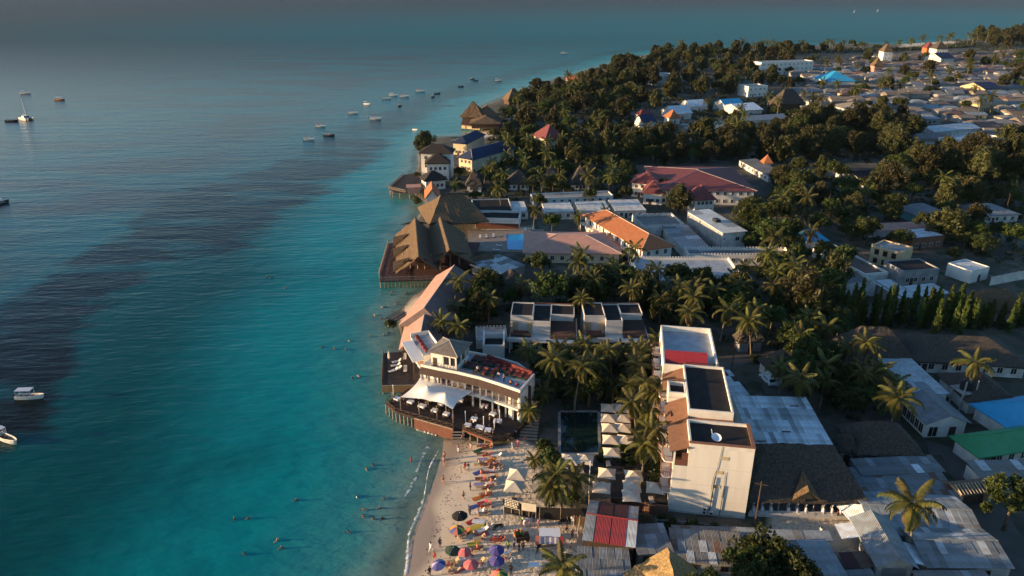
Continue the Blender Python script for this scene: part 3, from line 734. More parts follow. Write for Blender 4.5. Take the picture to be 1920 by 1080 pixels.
    def windows(s, face, n, z, w=1.0, h=1.2, frame=None, a=None, b=None, off=None, glass=None, name='window'):
        o = s.over if off is None else off
        ln = s.L if face in 'fb' else s.D; a = o + .6 if a is None else a; b = ln - o - .6 if b is None else b
        for i in range(n):
            q = a + (i + .5) * (b - a) / n
            x, y = {'f': (q, o - .01), 'b': (q, s.D - o + .01), 'l': (o - .01, q), 'r': (s.L - o + .01, q)}[face]
            window(s.root, x, y, z, w, h, face, frame, glass, name)
    def door(s, face, q, w=1.0, h=2.1, m=None, off=None, z=0):
        o = s.over if off is None else off
        if face == 'f': d = s.box('door', m or m_wood, q - w / 2, q + w / 2, o - .07, o + .05, z, z + h)
        elif face == 'l': d = s.box('door', m or m_wood, o - .07, o + .05, q - w / 2, q + w / 2, z, z + h)
        else: d = s.box('door', m or m_wood, s.L - o - .05, s.L - o + .07, q - w / 2, q + w / 2, z, z + h)
        return d

def deck(name, label, cat, poly, z, m, th=.25, group=None, landmark=None, posts=None, fascia=None, rail=None, rail_m=None, z_px=None, railings=(), post_m=None, poly_w=None):
    """a raised platform given by its outline in the photograph"""
    pts = poly_w or [W(a, b, z) for a, b in poly]; c = sum(pts, Vector()) / len(pts); c.z = 0
    o = thing(name, label, cat, (c.x, c.y, 0), 0, group, landmark=landmark); q = [p - c for p in pts]; foot(pts)
    MB().prism([(p.x, p.y) for p in q], z - th, z).link('platform', m, o)
    if posts:
        for a, b in zip(q, q[1:] + q[:1]):
            n = max(1, int((b - a).length / posts))
            for i in range(n):
                p = a.lerp(b, (i + .5) / n) * .985; MB().bar((p.x, p.y, -1.5), (p.x, p.y, z - th), .14, 6).link('post', post_m or m_pole, o)
    for i, j in railings:
        idx = list(range(i, j)); 
        for k in idx: railing(o, q[k % len(q)], q[(k + 1) % len(q)], z, rail_m or m_wood)
    return o, q, c

def railing(o, a, b, z, m, h=1.0, step=1.6):
    a = Vector((a.x, a.y, z)); b = Vector((b.x, b.y, z)); n = max(1, round((b - a).length / step)); mb = MB(); up = Vector((0, 0, h))
    for i in range(n + 1): p = a.lerp(b, i / n); mb.bar(p, p + up, .06, 4)
    for k in (1.0, .12): mb.bar(a + up * k, b + up * k, .055, 4)
    for i in range(n):
        p, q = a.lerp(b, i / n), a.lerp(b, (i + 1) / n); mb.bar(p + up * .12, q + up, .04, 4); mb.bar(q + up * .12, p + up, .04, 4)
    r = mb.link('railing', m, o); r['kind'] = 'stuff'; return r
# ---------------------------------------------------------------- the hotel block with the sunlit end wall
DEBUG = False
b = B('hotel_block', 'tall white hotel block with black flat roofs and a sunlit blank end wall', (1253, 957), (1397, 972), GZ, depth=41, over=0, cat='hotel', landmark='the tall white hotel block')
bx = b.box; hw = m_hotel
bx('wall', hw, 2.1, 11.3, 0, 6.5, -.3, 11.8); bx('wall', hw, 0, 2.1, 0, 6.4, -.3, 8.4)
bx('wall', hw, 0, 9.6, 6.5, 9.2, -.3, 8.6); bx('wall', hw, 2.5, 9.4, 9.2, 24.2, -.3, 11.9); bx('wall', hw, 0, 2.5, 9.2, 24.2, -.3, 8.9)
bx('wall', hw, -.9, 8.7, 24.2, 40.5, -.3, 11.0)
b.flat(m_black, hw, .45, .28, z=12.5, x0=2.1, x1=11.3, y0=0, y1=6.5)
b.flat(m_black, hw, .45, .25, z=12.6, x0=2.5, x1=9.4, y0=9.2, y1=24.2)
b.flat(m_black, hw, .8, .28, z=12.5, x0=-.4, x1=2.5, y0=14.2, y1=18.2); bx('wall', hw, -.4, 2.5, 14.2, 18.2, 8.9, 11.6)
b.flat(m_paleroof, hw, 1.1, .28, z=12.3, x0=-.9, x1=8.7, y0=24.2, y1=40.5)
bx('coping', m_brown, 2.0, 11.4, -.08, .45, 12.5, 12.62); bx('coping', m_brown, 10.85, 11.4, .45, 6.5, 12.5, 12.62)
# lean-to tile roofs on the left, falling to the left
def slope(name, m, p, th=.16):
    p = [Vector(q) for q in p]; v = [q - Vector((0, 0, th)) for q in p] + p; return link(name, mesh(name, v, BOXF if True else None), b.root, m)
m_brown_y = M('brown_tile_side', (.24, .115, .060), (.20, .092, .050), 1.2, .8, .6, 2.4, wave='Y')
slope('side_roof', m_brown_y, [(-.7, -.2, 10.9), (2.1, -.2, 11.9), (2.1, 6.4, 11.9), (-.7, 6.4, 10.9)])
slope('side_roof', m_brown_y, [(-.9, 8.8, 9.6), (2.5, 8.8, 11.4), (2.5, 14.1, 11.9), (-.9, 14.1, 10.4)])
slope('side_roof', m_brown_y, [(-1.0, 18.3, 10.3), (2.5, 18.3, 11.9), (2.5, 24.1, 11.9), (-1.0, 24.1, 10.3)])
slope('front_roof', m_brown, [(-.9, 6.2, 8.9), (9.7, 6.6, 8.9), (9.5, 9.15, 11.2), (2.5, 9.15, 11.2)])
# loggia at the top left of the end wall
bx('loggia_floor', m_wood, 0.02, 2.05, .02, 6, 8.4, 8.5); bx('loggia_post', hw, -.02, .22, 0, .22, 8.4, 10.9); bx('loggia_wall', m_dark, .05, 2.08, 2.2, 2.3, 8.5, 11.2)
bx('railing', m_wood_red, .22, 2.1, .02, .10, 8.5, 9.4); bx('loggia_screen', m_wood_red, 1.2, 2.08, .1, .2, 8.5, 10.6)
for x, z in ((7.3, 10.1), (6.75, 7.55), (6.6, 5.0)):
    o = bx('window', m_ochre, x - .5, x + .5, -.05, .1, z, z + .55); box('pane', m_glass, o, -.42, .42, -.035, -.02, .08, .47)
MB().bar((6.0, -.14, .1), (6.25, -.14, 7.0), .075).link('drain_pipe', m_iron, b.root); MB().bar((7.55, -.1, .1), (7.75, -.1, 5.6), .055).link('drain_pipe', m_iron, b.root)
MB().tube([(6.05, -.06, 3.2), (5.9, -.06, 5.2), (6.1, -.06, 7.4), (6.4, -.06, 8.6), (6.7, -.06, 12.4)], [.025] * 5, 4).link('cable', m_iron, b.root)
MB().tube([(7.5, -.06, 3.4), (7.7, -.06, 5.4), (7.62, -.06, 7.2), (7.7, -.06, 8.0)], [.025] * 4, 4).link('cable', m_iron, b.root)
for z in (2.55, 5.3, 8.38): bx('plaster_joint', m_white2, .02, 11.28, -.012, 0.01, z, z + .05)
for x, z in ((5.3, .35), (5.3, .95), (6.3, .3)):
    o = bx('air_conditioner', m_white2, x - .38, x + .38, -.42, -.02, z, z + .55); MB().bar((-.05, -.215, .28), (-.05, -.24, .28), .2, 10).link('fan_grille', m_iron, o)
bx('plinth', m_white2, .0, 11.3, -.12, -.005, -.3, .35)
for z in (2.6, 5.4, 8.2):
    for y0 in (.8, 9.6, 14.4, 19.0, 25.2, 30, 35):
        x1 = 0 if y0 < 24 else -.9; x0 = x1 - 1.5
        vv = [(x1, y0), (x0 + .3, y0), (x0, y0 + .8), (x0, y0 + 2.8), (x0 + .3, y0 + 3.6), (x1, y0 + 3.6)]
        o = MB().prism(vv, z, z + .22).link('balcony', hw, b.root)
        if y0 < 24 and z < 8: pass
        r = MB()
        for p, q in zip(vv[:-1], vv[1:]):
            r.bar((*p, z + 1.1), (*q, z + 1.1), .05, 4); n = 4
            for i in range(n): t = i / n; r.bar((p[0] + (q[0] - p[0]) * t, p[1] + (q[1] - p[1]) * t, z + .2), (p[0] + (q[0] - p[0]) * t, p[1] + (q[1] - p[1]) * t, z + 1.1), .03, 4)
        k = r.link('railing', m_wood_red, o); k['kind'] = 'stuff'
        bx('balcony_door', m_dark, x1 - .02, x1 + .04, y0 + .8, y0 + 2.8, z + .22, z + 2.3)
bx('side_screen', m_wood_red, -.06, .0 - .005, .7, 4.2, 2.9, 8.0)
# red awning on the far roof and its terrace doors
q = slope('awning', M('red_canvas', (.42, .035, .04), (.33, .03, .035), 2, .8), [(-.5, 25.6, 12.0), (6.9, 25.6, 12.0), (6.9, 28.6, 12.9), (-.5, 28.6, 12.9)], .06)
bx('terrace_wall', m_wood_red, -.5, 7.0, 28.3, 28.5, 10.8, 12.7)
for i in range(6): bx('terrace_door', m_glass, -.3 + i * 1.2, .7 + i * 1.2, 28.2, 28.29, 10.85, 12.3)
for i in range(8): bx('awning_post', m_wood_red, -.45 + i * 1.05, -.37 + i * 1.05, 25.65, 25.73, 10.8, 12.0)
railing(b.root, Vector((3.0, 24.4, 0)), Vector((8.6, 24.4, 0)), 12.3, m_iron, .6, 1.0); railing(b.root, Vector((-.3, 18.0, 0)), Vector((2.4, 18.0, 0)), 12.5, m_iron, .5, .8)
c0 = b.root.matrix_basis
def on(bb, x, y, z): return bb.o + bb.u * x + bb.v * y + Vector((0, 0, bb.base + z - bb.o.z))
p = on(b, 6.0, 2.4, 12.06)
d = thing('satellite_dish', 'white satellite dish lying on the black roof of the tall hotel', 'dish', p, -.3)
v = []; f = []
for j in range(4):
    for i in range(14): a = i * 2 * math.pi / 14; r = .75 * j / 3 + .01; v.append((r * math.cos(a), r * math.sin(a) * .9, .25 + .28 * (j / 3) ** 2))
for j in range(3):
    for i in range(14): f.append((j * 14 + i, j * 14 + (i + 1) % 14, (j + 1) * 14 + (i + 1) % 14, (j + 1) * 14 + i))
k = link('reflector', mesh('reflector', v, f, True), d, m_cloth); k.rotation_euler = (.5, .2, 0)
MB().bar((0, 0, 0), (0, 0, .35), .05).link('stand', m_cloth, d); MB().bar((-.5, .3, .3), (-.75, .5, 1.25), .035).link('feed_arm', m_cloth, d)

# ---------------------------------------------------------------- Lava restaurant: three storeys curving along its deck
DZ = 2.3
FRONT = [(789, 682), (826, 690), (858, 696), (900, 706), (935, 717), (976, 731)]   # parapet line, z 9
ft = [W(a, c, 9.0) for a, c in FRONT]
c = sum(ft, Vector()) / len(ft); c.z = 0
r0 = thing('terrace_restaurant', 'white restaurant with brown awning roof and rooftop terrace of red daybeds', 'restaurant', (c.x, c.y, 0), 0, landmark='the white terrace restaurant')
ft = [p - c for p in ft]
back = []
dirn = Vector((.42, .91, 0))
for i, p in enumerate(ft): back.append(p + dirn * (8.5 if i < 5 else 6.5))
def strip(a, z0, bb, z1, th=0.0):
    v = []; f = []
    for p, q in zip(a, bb): v += [(p.x, p.y, z0), (q.x, q.y, z1)]
    n = len(a); f = [(2 * i, 2 * i + 2, 2 * i + 3, 2 * i + 1) for i in range(n - 1)]
    if th:
        m = len(v); v += [(x, y, z - th) for x, y, z in v]; f += [(m + q[3], m + q[2], m + q[1], m + q[0]) for q in f[:n - 1]]
        f += [(2 * i, m + 2 * i, m + 2 * i + 2, 2 * i + 2) for i in range(n - 1)] + [(2 * i + 1, 2 * i + 3, m + 2 * i + 3, m + 2 * i + 1) for i in range(n - 1)]
        f += [(0, 1, m + 1, m), (2 * n - 2, m + 2 * n - 2, m + 2 * n - 1, 2 * n - 1)]
    return v, f
def off(line, d):
    out = []
    for i, p in enumerate(line):
        t = (line[min(i + 1, len(line) - 1)] - line[max(i - 1, 0)]); n = Vector((t.y, -t.x, 0)).normalized(); out.append(p + n * d)
    return out
foot([p + c for p in ft] + [p + c for p in back[::-1]])
link('terrace_floor', mesh('terrace_floor', *strip(ft, 8.4, back, 8.4, .35)), r0, m_paleroof)
link('parapet', mesh('parapet', *strip(off(ft, .15), 9.0, off(ft, -.12), 9.0, .9)), r0, m_white)
link('end_parapet', mesh('end_parapet', *strip([ft[-1], back[-1]], 9.0, [ft[-1] + Vector((-.3, .05, 0)), back[-1] + Vector((-.3, .05, 0))], 9.0, .9)), r0, m_white)
link('awning_roof', mesh('awning_roof', *strip(off(ft, .95), 7.45, off(ft, .16), 8.45, .12)), r0, m_brown_dark)
link('floor_slab', mesh('floor_slab', *strip(off(ft, .7), 5.2, back, 5.2, .35)), r0, m_white)
link('ground_floor', mesh('ground_floor', *strip(off(ft, .2), DZ + .05, back, DZ + .05, .2)), r0, m_deck)
inn = off(ft, -3.4)
link('inner_wall', mesh('inner_wall', *strip(inn, 5.2, off(ft, -3.6), 5.2, 2.95)), r0, m_wood)
link('inner_wall', mesh('inner_wall', *strip(inn, 8.05, off(ft, -3.6), 8.05, 2.85)), r0, m_wood)
link('back_wall', mesh('back_wall', *strip(back, 8.9, [p + dirn * -.25 for p in back], 8.9, 7.5)), r0, m_white)
link('side_wall', mesh('side_wall', *strip([ft[-1], back[-1]], 8.1, [ft[-1] + Vector((-.25, .04, 0)), back[-1] + Vector((-.25, .04, 0))], 8.1, 7.0)), r0, m_white)
link('side_wall', mesh('side_wall', *strip([ft[0], back[0]], 8.1, [ft[0] + Vector((.25, -.04, 0)), back[0] + Vector((.25, -.04, 0))], 8.1, 7.0)), r0, m_white)
fo = off(ft, .1)
for i, (p, q) in enumerate(zip(fo[:-1], fo[1:])):
    n = 3
    for k in range(n + (i == 4)):
        t = p.lerp(q, k / n); box('column', m_white, r0, t.x - .13, t.x + .13, t.y - .13, t.y + .13, 5.2, 8.05)
        if k % 2 == 0 or i == 4: box('column', m_white, r0, t.x - .15, t.x + .15, t.y - .15, t.y + .15, DZ, 4.9)
    rr = MB(); u = (q - p)
    for k in range(8): t = p.lerp(q, k / 8); rr.bar((t.x, t.y, 5.2), (t.x, t.y, 6.1), .035, 4)
    rr.bar((p.x, p.y, 6.1), (q.x, q.y, 6.1), .05, 4); k = rr.link('railing', m_wood_red, r0); k['kind'] = 'stuff'
    rr = MB(); rr.bar((p.x, p.y, 9.6), (q.x, q.y, 9.6), .04, 4)
    for k in range(7): t = p.lerp(q, k / 7); rr.bar((t.x, t.y, 9.0), (t.x, t.y, 9.6), .03, 4)
    if i < 4: k = rr.link('terrace_railing', m_wood, r0); k['kind'] = 'stuff'
def wallseg(a, bb, z0, z1, m, name='wall', t=.2):
    link(name, mesh(name, *strip([a, bb], z1, off([a, bb], -t), z1, z1 - z0)), r0, m)
wallseg(ft[0], ft[0].lerp(ft[1], .85), 5.2, 8.05, m_white); wallseg(ft[0], ft[0].lerp(ft[1], .6), DZ, 4.9, m_white)
for t in (.3,): p = ft[0].lerp(ft[1], .35); window(r0, p.x, p.y - .05, 6.8, .7, .9, 'f', m_wood)
s0, s1 = ft[1].lerp(ft[2], .55), ft[2].lerp(ft[3], .35); wallseg(s0 + Vector((0, .8, 0)), s1 + Vector((0, .8, 0)), 5.25, 6.9, m_cream, 'bar_counter')
for k in range(6): t = (s0 + Vector((0, .8, 0))).lerp(s1 + Vector((0, .8, 0)), (k + .5) / 6); box('counter_panel', m_canvas, r0, t.x - .42, t.x + .42, t.y - .06, t.y - .02 + .0, 5.5, 6.6)
wallseg(ft[4].lerp(ft[5], .45), ft[4].lerp(ft[5], .62), DZ, 5.2, m_white); wallseg(ft[4].lerp(ft[5], .85), ft[5], DZ, 8.05, m_white); wallseg(ft[4].lerp(ft[5], .45), ft[4].lerp(ft[5], .55), 5.2, 8.05, m_white)
p = ft[4].lerp(ft[5], .73); box('door', m_wood, r0, p.x - .5, p.x + .5, p.y - .02, p.y + .1, DZ, DZ + 2.2)
# bar room on the roof
bb = B('rooftop_bar', 'white open-sided rooftop bar under a grey hipped roof', (801, 659), (858, 670), 11.7, Cp=(901, 645), rise=1.3, over=.45, base=8.4, cat='bar', landmark='the grey-roofed rooftop bar')
bb.hip(M('grey_felt_roof', (.20, .17, .14), (.14, .12, .10), 1.2, .9, .5, 5), 1.35, .18, cap=m_conc)
L_, D_ = bb.L, bb.D
bb.box('wall', m_white, .5, L_ - .5, .5, .7, 0, .95); bb.box('wall', m_white, .5, L_ - .5, .5, .7, 2.6, 3.1); bb.box('wall', m_white, .5, .5 + L_ * .42, .5, .7, .95, 2.6)
bb.box('wall', m_white, L_ - .7, L_ - .5, .7, D_ - .5, 0, .95); bb.box('wall', m_white, L_ - .7, L_ - .5, .7, D_ - .5, 2.6, 3.1); bb.box('wall', m_white, .5, .7, .7, D_ - .5, 0, 3.1); bb.box('wall', m_white, .5, L_ - .5, D_ - .7, D_ - .5, 0, 3.1)
for x in (L_ * .45, L_ * .7, L_ - .65): bb.box('column', m_white, x - .15, x + .15, .45, .75, 0, 3.1)
for y in (D_ * .4, D_ * .7): bb.box('column', m_white, L_ - .75, L_ - .45, y - .12, y + .12, 0, 3.1)
for x, w in ((L_ * .575, L_ * .1), (L_ * .83, L_ * .09)): window(bb.root, x, .6, 1.78, w * 1.8, 1.6, 'f', m_wood)
bb.door('f', L_ * .2, .8, 2.0, m_wood, .5); MB().bar((L_ * .6, D_ * .5, 3.3), (L_ * .6, D_ * .5, 5.0), .05).link('flue', m_iron, bb.root)

# rooftop benches and daybeds
def bench_line(a, bb2, label):
    p, q = W(*a, 8.4), W(*bb2, 8.4); u = q - p; o = thing('roof_bench', label, 'bench', p, math.atan2(u.y, u.x), landmark='the red rooftop bench'); n = 6
    for i in range(n): x0 = u.length * i / n; box('seat_cushion', m_red, o, x0 + .04, x0 + u.length / n - .04, -1.0, -.2, .3, .5); box('back_cushion', m_red, o, x0 + .04, x0 + u.length / n - .04, -.2, .12, .5, 1.15)
    box('base', m_wood, o, 0, u.length, -1.0, .1, 0, .3); 
bench_line((914, 674), (999, 706), 'long red padded bench along the back of the rooftop terrace')
db = None
for i, (x, y, t) in enumerate([(899, 675, 0), (884, 687, 0), (917, 683, 1), (939, 693, 1), (962, 702, 1), (903, 696, 2), (917, 700, 2), (984, 707, 1)]):
    p = W(x, y, 8.45)
    if i == 0:
        db = thing('daybed', None, 'daybed', p, -.35, 'red daybeds on the roof terrace'); parts = [box('base', m_greenbase, db, -1.35, 1.35, -1.1, 1.1, 0, .35)]
        for s in (-.7, .7): box('cushion', m_red, db, s - .42, s + .42, -.9, .6, .35, .48); box('pillow', M('brick_pillow', (.32, .07, .05), None, 1, .9) if s == -.7 else bpy.data.materials['brick_pillow'], db, s - .3, s + .3, .55, .85, .52, .66)
        o = db
    else:
        o = link('daybed', None, loc=p, rz=-.35 + RND.uniform(-.12, .12)); tag(o, None, 'daybed', 'red daybeds on the roof terrace')
        for ch in db.children: k = ch.copy(); C.objects.link(k); k.parent = o
    auto(o, 'red cushioned daybed on the roof terrace')

# ---------------------------------------------------------------- decks over the water
dk, q, dc = deck('dining_deck', 'dark timber dining deck with red fascia reaching over the sea', 'deck', [(723, 758), (742, 744), (775, 722), (803, 712), (950, 752), (978, 772), (992, 790), (952, 820), (922, 825), (868, 804), (850, 804), (779, 784), (742, 773)], DZ, m_deck, .3, landmark='the dark dining deck')
def lq(px, py, z): return W(px, py, z) - dc
for (a, bb2) in (((723, 758), (742, 773)), ((742, 773), (779, 784)), ((779, 784), (850, 804)), ((868, 804), (922, 825)), ((922, 825), (952, 820)), ((723, 758), (742, 744))): railing(dk, lq(*a, DZ), lq(*bb2, DZ), DZ, m_wood, .9, 1.3)
for (a, bb2, z0) in (((777, 783.6), (850, 804.4), -.5),):
    p, q2 = lq(*a, DZ), lq(*bb2, DZ); n = 7; q2 = q2 + Vector((0, -.06, 0)); p = p + Vector((0, -.06, 0))
    for i in range(n):
        s, e = p.lerp(q2, i / n), p.lerp(q2, (i + 1) / n); zz = -1.0 
        v, f = strip([s, e], DZ - .02, off([s, e], .12 + .01 * (i % 2)), DZ - .02, DZ + 1); link('fascia_panel', mesh('fascia_panel', v, f), dk, m_wood_red)
    MB().bar((p.x, p.y - .1, DZ + .02), (q2.x, q2.y - .1, DZ + .02), .1, 5).link('fascia_rail', m_pole, dk)
    for i in range(16):   # pale stones left showing at the foot of the fascia
        t = p.lerp(q2, .06 + .52 * i / 16); r = RND.uniform(.08, .24); MB().tube([(t.x, t.y - .25, -.1), (t.x + .05, t.y - .3, .05 + r * .4), (t.x, t.y - .22, .1 + r)], [r, r * .9, r * .35], 6).link('footing_stone', (m_canvas, m_conc, m_pole)[i % 3], dk, True)
p, q2 = lq(868, 804.5, DZ), lq(924, 826, DZ)
v, f = strip([p, q2], DZ - .02, off([p, q2], .14), DZ - .02, .45); link('edge_beam', mesh('edge_beam', v, f), dk, m_wood_red)
for i in range(5): t = p.lerp(q2, i / 4); MB().bar((t.x, t.y, -.2), (t.x, t.y, DZ - .3), .12, 6).link('post', m_pole, dk)
for a, bb2, n in (((723, 758), (742, 773), 3), ((742, 773), (779, 784), 5)):
    for i in range(n): t = lq(*a, DZ).lerp(lq(*bb2, DZ), i / n); MB().bar((t.x, t.y + .3, -1.2), (t.x, t.y + .3, DZ - .3), .13, 6).link('post', m_pole, dk)
for k in range(5):   # steps down to the sand
    s = lq(858, 806, DZ); box('step', m_pole, dk, s.x - .9, s.x + 1.3, s.y - .5 - k * .42, s.y - .15 - k * .42, DZ - .3 - k * .32, DZ - .22 - k * .32)
st = thing('beach_stairs', 'wide timber stairs climbing from the beach beside the dining deck', 'stairs', W(990, 826, 1.0), -.12, landmark='the wide beach stairs')
for k in range(9): box('tread', m_pole, st, -1.6, 1.6, k * .75, k * .75 + .55, .1 + k * .17, .22 + k * .17)
for s in (-1.62, 1.62): MB().bar((s, 0, .1), (s, 6.6, 1.55), .09, 4).link('stringer', m_wood, st)

# tensile canopy: a smooth sheet with two peaks
cn = [W(750, 745, 5.0), W(849, 769, 5.0), W(888, 733, 5.6), W(787, 709, 5.6)]; pk = [W(801, 721, 7.3), W(835, 733, 7.4)]
cc = sum(cn, Vector()) / 4; cc.z = DZ
tn = thing('tensile_canopy', 'white tensile canopy with two peaks shading tables on the dining deck', 'canopy', cc, 0, landmark='the white two-peaked canopy')
N_ = 26; v = []; f = []
for j in range(N_ + 1):
    for i in range(N_ + 1):
        s, t = i / N_, j / N_; e0 = .75 * (4 * s * (1 - s)); e1 = .55 * (4 * t * (1 - t))
        p = (cn[0].lerp(cn[1], s)).lerp(cn[3].lerp(cn[2], s), t)
        p = p + (cn[3] - cn[0]).normalized() * (e0 * (1 - t) * .9 - e0 * t * .4) + (cn[1] - cn[0]).normalized() * (e1 * (1 - s) * .9 - e1 * s * .9)
        p.z += 0.35 * 16 * s * (1 - s) * t * (1 - t)
        for q in pk: d = (Vector((p.x, p.y)) - Vector((q.x, q.y))).length; p.z += (q.z - 5.65) * math.exp(-d / 1.15)
        v.append(p - cc)
for j in range(N_):
    for i in range(N_): k = j * (N_ + 1) + i; f.append((k, k + 1, k + N_ + 2, k + N_ + 1))
link('canopy', mesh('canopy', v, f, True), tn, m_tent)
for q in cn + [cn[0].lerp(cn[1], .36), cn[0].lerp(cn[1], .7)]: d = q - cc; zt = d.z - .05 + (0.12 if q not in cn else 0); MB().bar((d.x, d.y, 0), (d.x, d.y, zt), .07, 6).link('pole', m_pole, tn)
for q in pk: d = q - cc; MB().bar((d.x, d.y, 0), (d.x, d.y, d.z - .05), .07, 6).link('mast', m_pole, tn)

# tables under and beside it
def cloth_table(i):
    a = MB(); h = .76
    v = [(-.55, -.45, h), (.55, -.45, h), (.55, .45, h), (-.55, .45, h)]; a.add(v + [(p[0], p[1], h - .03) for p in v], [(0, 1, 2, 3), (7, 6, 5, 4), (0, 4, 5, 1), (1, 5, 6, 2), (2, 6, 7, 3), (3, 7, 4, 0)])
    w = []
    for k in range(4):
        p, q = Vector(v[k]), Vector(v[(k + 1) % 4]); n = Vector((p.y - q.y, q.x - p.x, 0)).normalized() * -.06; m = (p + q) / 2
        a.add([p, q, q + n + Vector((0, 0, -.5)), m + n * .6 + Vector((0, 0, -.26)), p + n + Vector((0, 0, -.5))], [(0, 1, 2, 3, 4)])
    return a.mesh('tablecloth')
TCL = cloth_table(0); TLEG = MB().bar((0, 0, 0), (0, 0, .73), .06, 6).box(-.3, .3, -.3, .3, 0, .05).mesh('pedestal')
CH = MB().box(-.22, .22, -.22, .22, .42, .47).box(-.22, .22, .18, .23, .47, .92)
for x in (-.2, .2):
    for y in (-.2, .2): CH.box(x - .025, x + .025, y - .025, y + .025, 0, .42)
CHM = CH.mesh('dining_chair')
TPX = [(745, 750), (770, 756), (784, 746), (792, 764), (815, 772), (837, 779), (863, 753), (805, 751), (827, 760), (877, 800), (889, 788), (900, 804), (924, 779), (933, 792), (915, 809), (909, 764), (910, 748)]
for i, (x, y) in enumerate(TPX):
    p = W(x, y + 2, DZ); rz = -.35 + RND.uniform(-.2, .2)
    o = thing('dining_table', None, 'table', (p.x, p.y, DZ), rz, 'white-clothed deck tables'); link('tablecloth', TCL, o, m_cloth, sc=(1.3 if i in (3, 11, 13, 16) else 1, 1, 1)); link('pedestal', TLEG, o, m_wood)
    auto(o, 'white-clothed dining table on the dark deck')
    for k, (dx, dy, a) in enumerate(((0, .85, 0), (0, -.85, math.pi), (1.0, 0, -math.pi / 2))[:2 if i % 2 else 3]):
        q = Matrix.Rotation(rz, 3, 'Z') @ Vector((dx, dy, 0)); ch = link('dining_chair', CHM, None, m_wood, loc=p + q, rz=rz + a); tag(ch, None, 'chair', 'dark dining chairs on the deck'); auto(ch, 'dark wooden dining chair on the deck')
for i, (x, y) in enumerate([(738, 742), (873, 792), (907, 802), (927, 808), (937, 790)]):
    p = W(x, y, DZ); o = thing('lamp_post', None, 'post', p, 0, 'white posts on the dining deck'); MB().bar((0, 0, 0), (0, 0, 2.2), .06, 6).link('shaft', m_cloth, o); MB().bar((0, 0, 2.2), (0, 0, 2.45), .12, 6, .05).link('lantern', m_cloth, o); auto(o, 'slim white post on the dining deck')

# dark lounge deck on the left, on piles
lk, q, lc = deck('lounge_deck', 'dark brown lounge deck on piles with white loungers and closed parasols', 'deck', [(716, 722), (719, 662), (760, 659), (778, 668), (786, 690), (789, 721)], 3.0, m_deck, .3, posts=3.0, landmark='the dark lounge deck')
def l2(px, py, z): return W(px, py, z) - lc
p, q2 = l2(716, 723, 3), l2(788, 722, 3); v, f = strip([p, q2], 3.02, off([p, q2], .1), 3.02, 1.5); link('reed_skirt', mesh('reed_skirt', v, f), lk, m_fence)
MB().bar((p.x, p.y - .1, 3.05), (q2.x, q2.y - .1, 3.05), .09, 5).link('edge_rail', m_pole, lk); railing(lk, l2(716, 722, 3), l2(719, 662, 3), 3.0, m_wood, .7, 1.5)
for i in range(5): t = l2(727, 690, 3).lerp(l2(780, 696, 3), i / 5)
sb_m = MB(); sb_m.box(-.35, .35, -1.0, .45, .28, .36)
sb_m.add([(-.35, .45, .30), (.35, .45, .30), (.35, 1.0, .72), (-.35, 1.0, .72), (-.35, .45, .38), (.35, .45, .38), (.35, .97, .80), (-.35, .97, .80)], BOXF); SBED = sb_m.mesh('cushion')
SLEG = MB()
for x in (-.3, .3):
    for y in (-.85, .3): SLEG.box(x - .03, x + .03, y - .03, y + .03, 0, .28)
SLEGM = SLEG.mesh('frame')
def sunbed(p, rz, mat, base, group='sunbeds', label=None):
    o = thing('sunbed', label, 'sunbed', p, rz, group); link('cushion', SBED, o, mat); link('frame', SLEGM, o, m_wood)
    if not label: auto(o, base)
    return o
m_offw = M('offwhite_fabric', (.66, .61, .53), None, 1, .9)
for x, y, rz in ((744, 680, -1.2), (742, 687, -1.25), (738, 697, -1.0), (745, 694, -.9), (759, 672, .1), (760, 695, .1)): sunbed(W(x, y, 3.0), rz, m_offw, 'white lounger on the dark lounge deck', 'white loungers on the lounge deck')
def closed_parasol(p, label):
    o = thing('closed_parasol', label, 'parasol', p); MB().bar((0, 0, 0), (0, 0, 2.6), .04, 6).link('pole', m_wood, o); MB().tube([(0, 0, .9), (0, 0, 1.2), (0, 0, 2.0), (0, 0, 2.5), (0, 0, 2.75)], [.12, .26, .2, .1, .02], 8).link('canopy', m_canvas, o, True)
closed_parasol(W(730, 680, 3.0), 'folded cream parasol standing on the dark lounge deck')
# ---------------------------------------------------------------- villas and houses, mostly by their eaves in the photograph
DEBUG = False
CAPR = M('pale_ridge_cap', (.42, .36, .32), None, 1, .8)
def hs(name, label, A, Bp, z, roof, rm, wm, lm=None, Cp=None, R=None, rise=1.5, over=.5, depth=None, axis=None, cat='house', thatch=False, win=None, stories=1, base=GZ, cap=None, par=.6, crenel=0, thick=None, inset=None, left=0, group=None, door=True, wall_h=None, side='l'):
    b = B(name, label, A, Bp, z, Cp=Cp, R=R, rise=rise, over=over, depth=depth, base=base, cat=cat, landmark=lm, group=group)
    if wm: b.walls(wm, b.h - (par + .2 if roof == 'flat' else .02) if wall_h is None else wall_h)
    kw = {} if thick is None else {'thick': thick}
    if roof == 'hip': b.hip(rm, thatch=thatch, cap=cap, axis=axis, inset=inset, **kw)
    elif roof == 'gable': b.gable(rm, thatch=thatch, axis=axis or 'x', wall=wm or m_conc, cap=cap, **kw)
    elif roof == 'flat': b.flat(rm, wm, par, .28, crenel)
    if win and wm:
        fh = b.h / stories
        for f in range(stories):
            zc = fh * f + min(1.55, fh * .52)
            b.windows('f', win, zc, min(1.0, b.L / win * .45), min(1.2, fh * .42), m_white2)
            if left: b.windows(side, left, zc, min(1.0, b.D / left * .45), min(1.2, fh * .42), m_white2)
    if door and wm: b.door('f', b.L * .5 if not win else b.over + .6 + (b.L - 2 * b.over - 1.2) * (1 if win > 1 else .25) / max(win, 1), .95, 2.0)
    return b

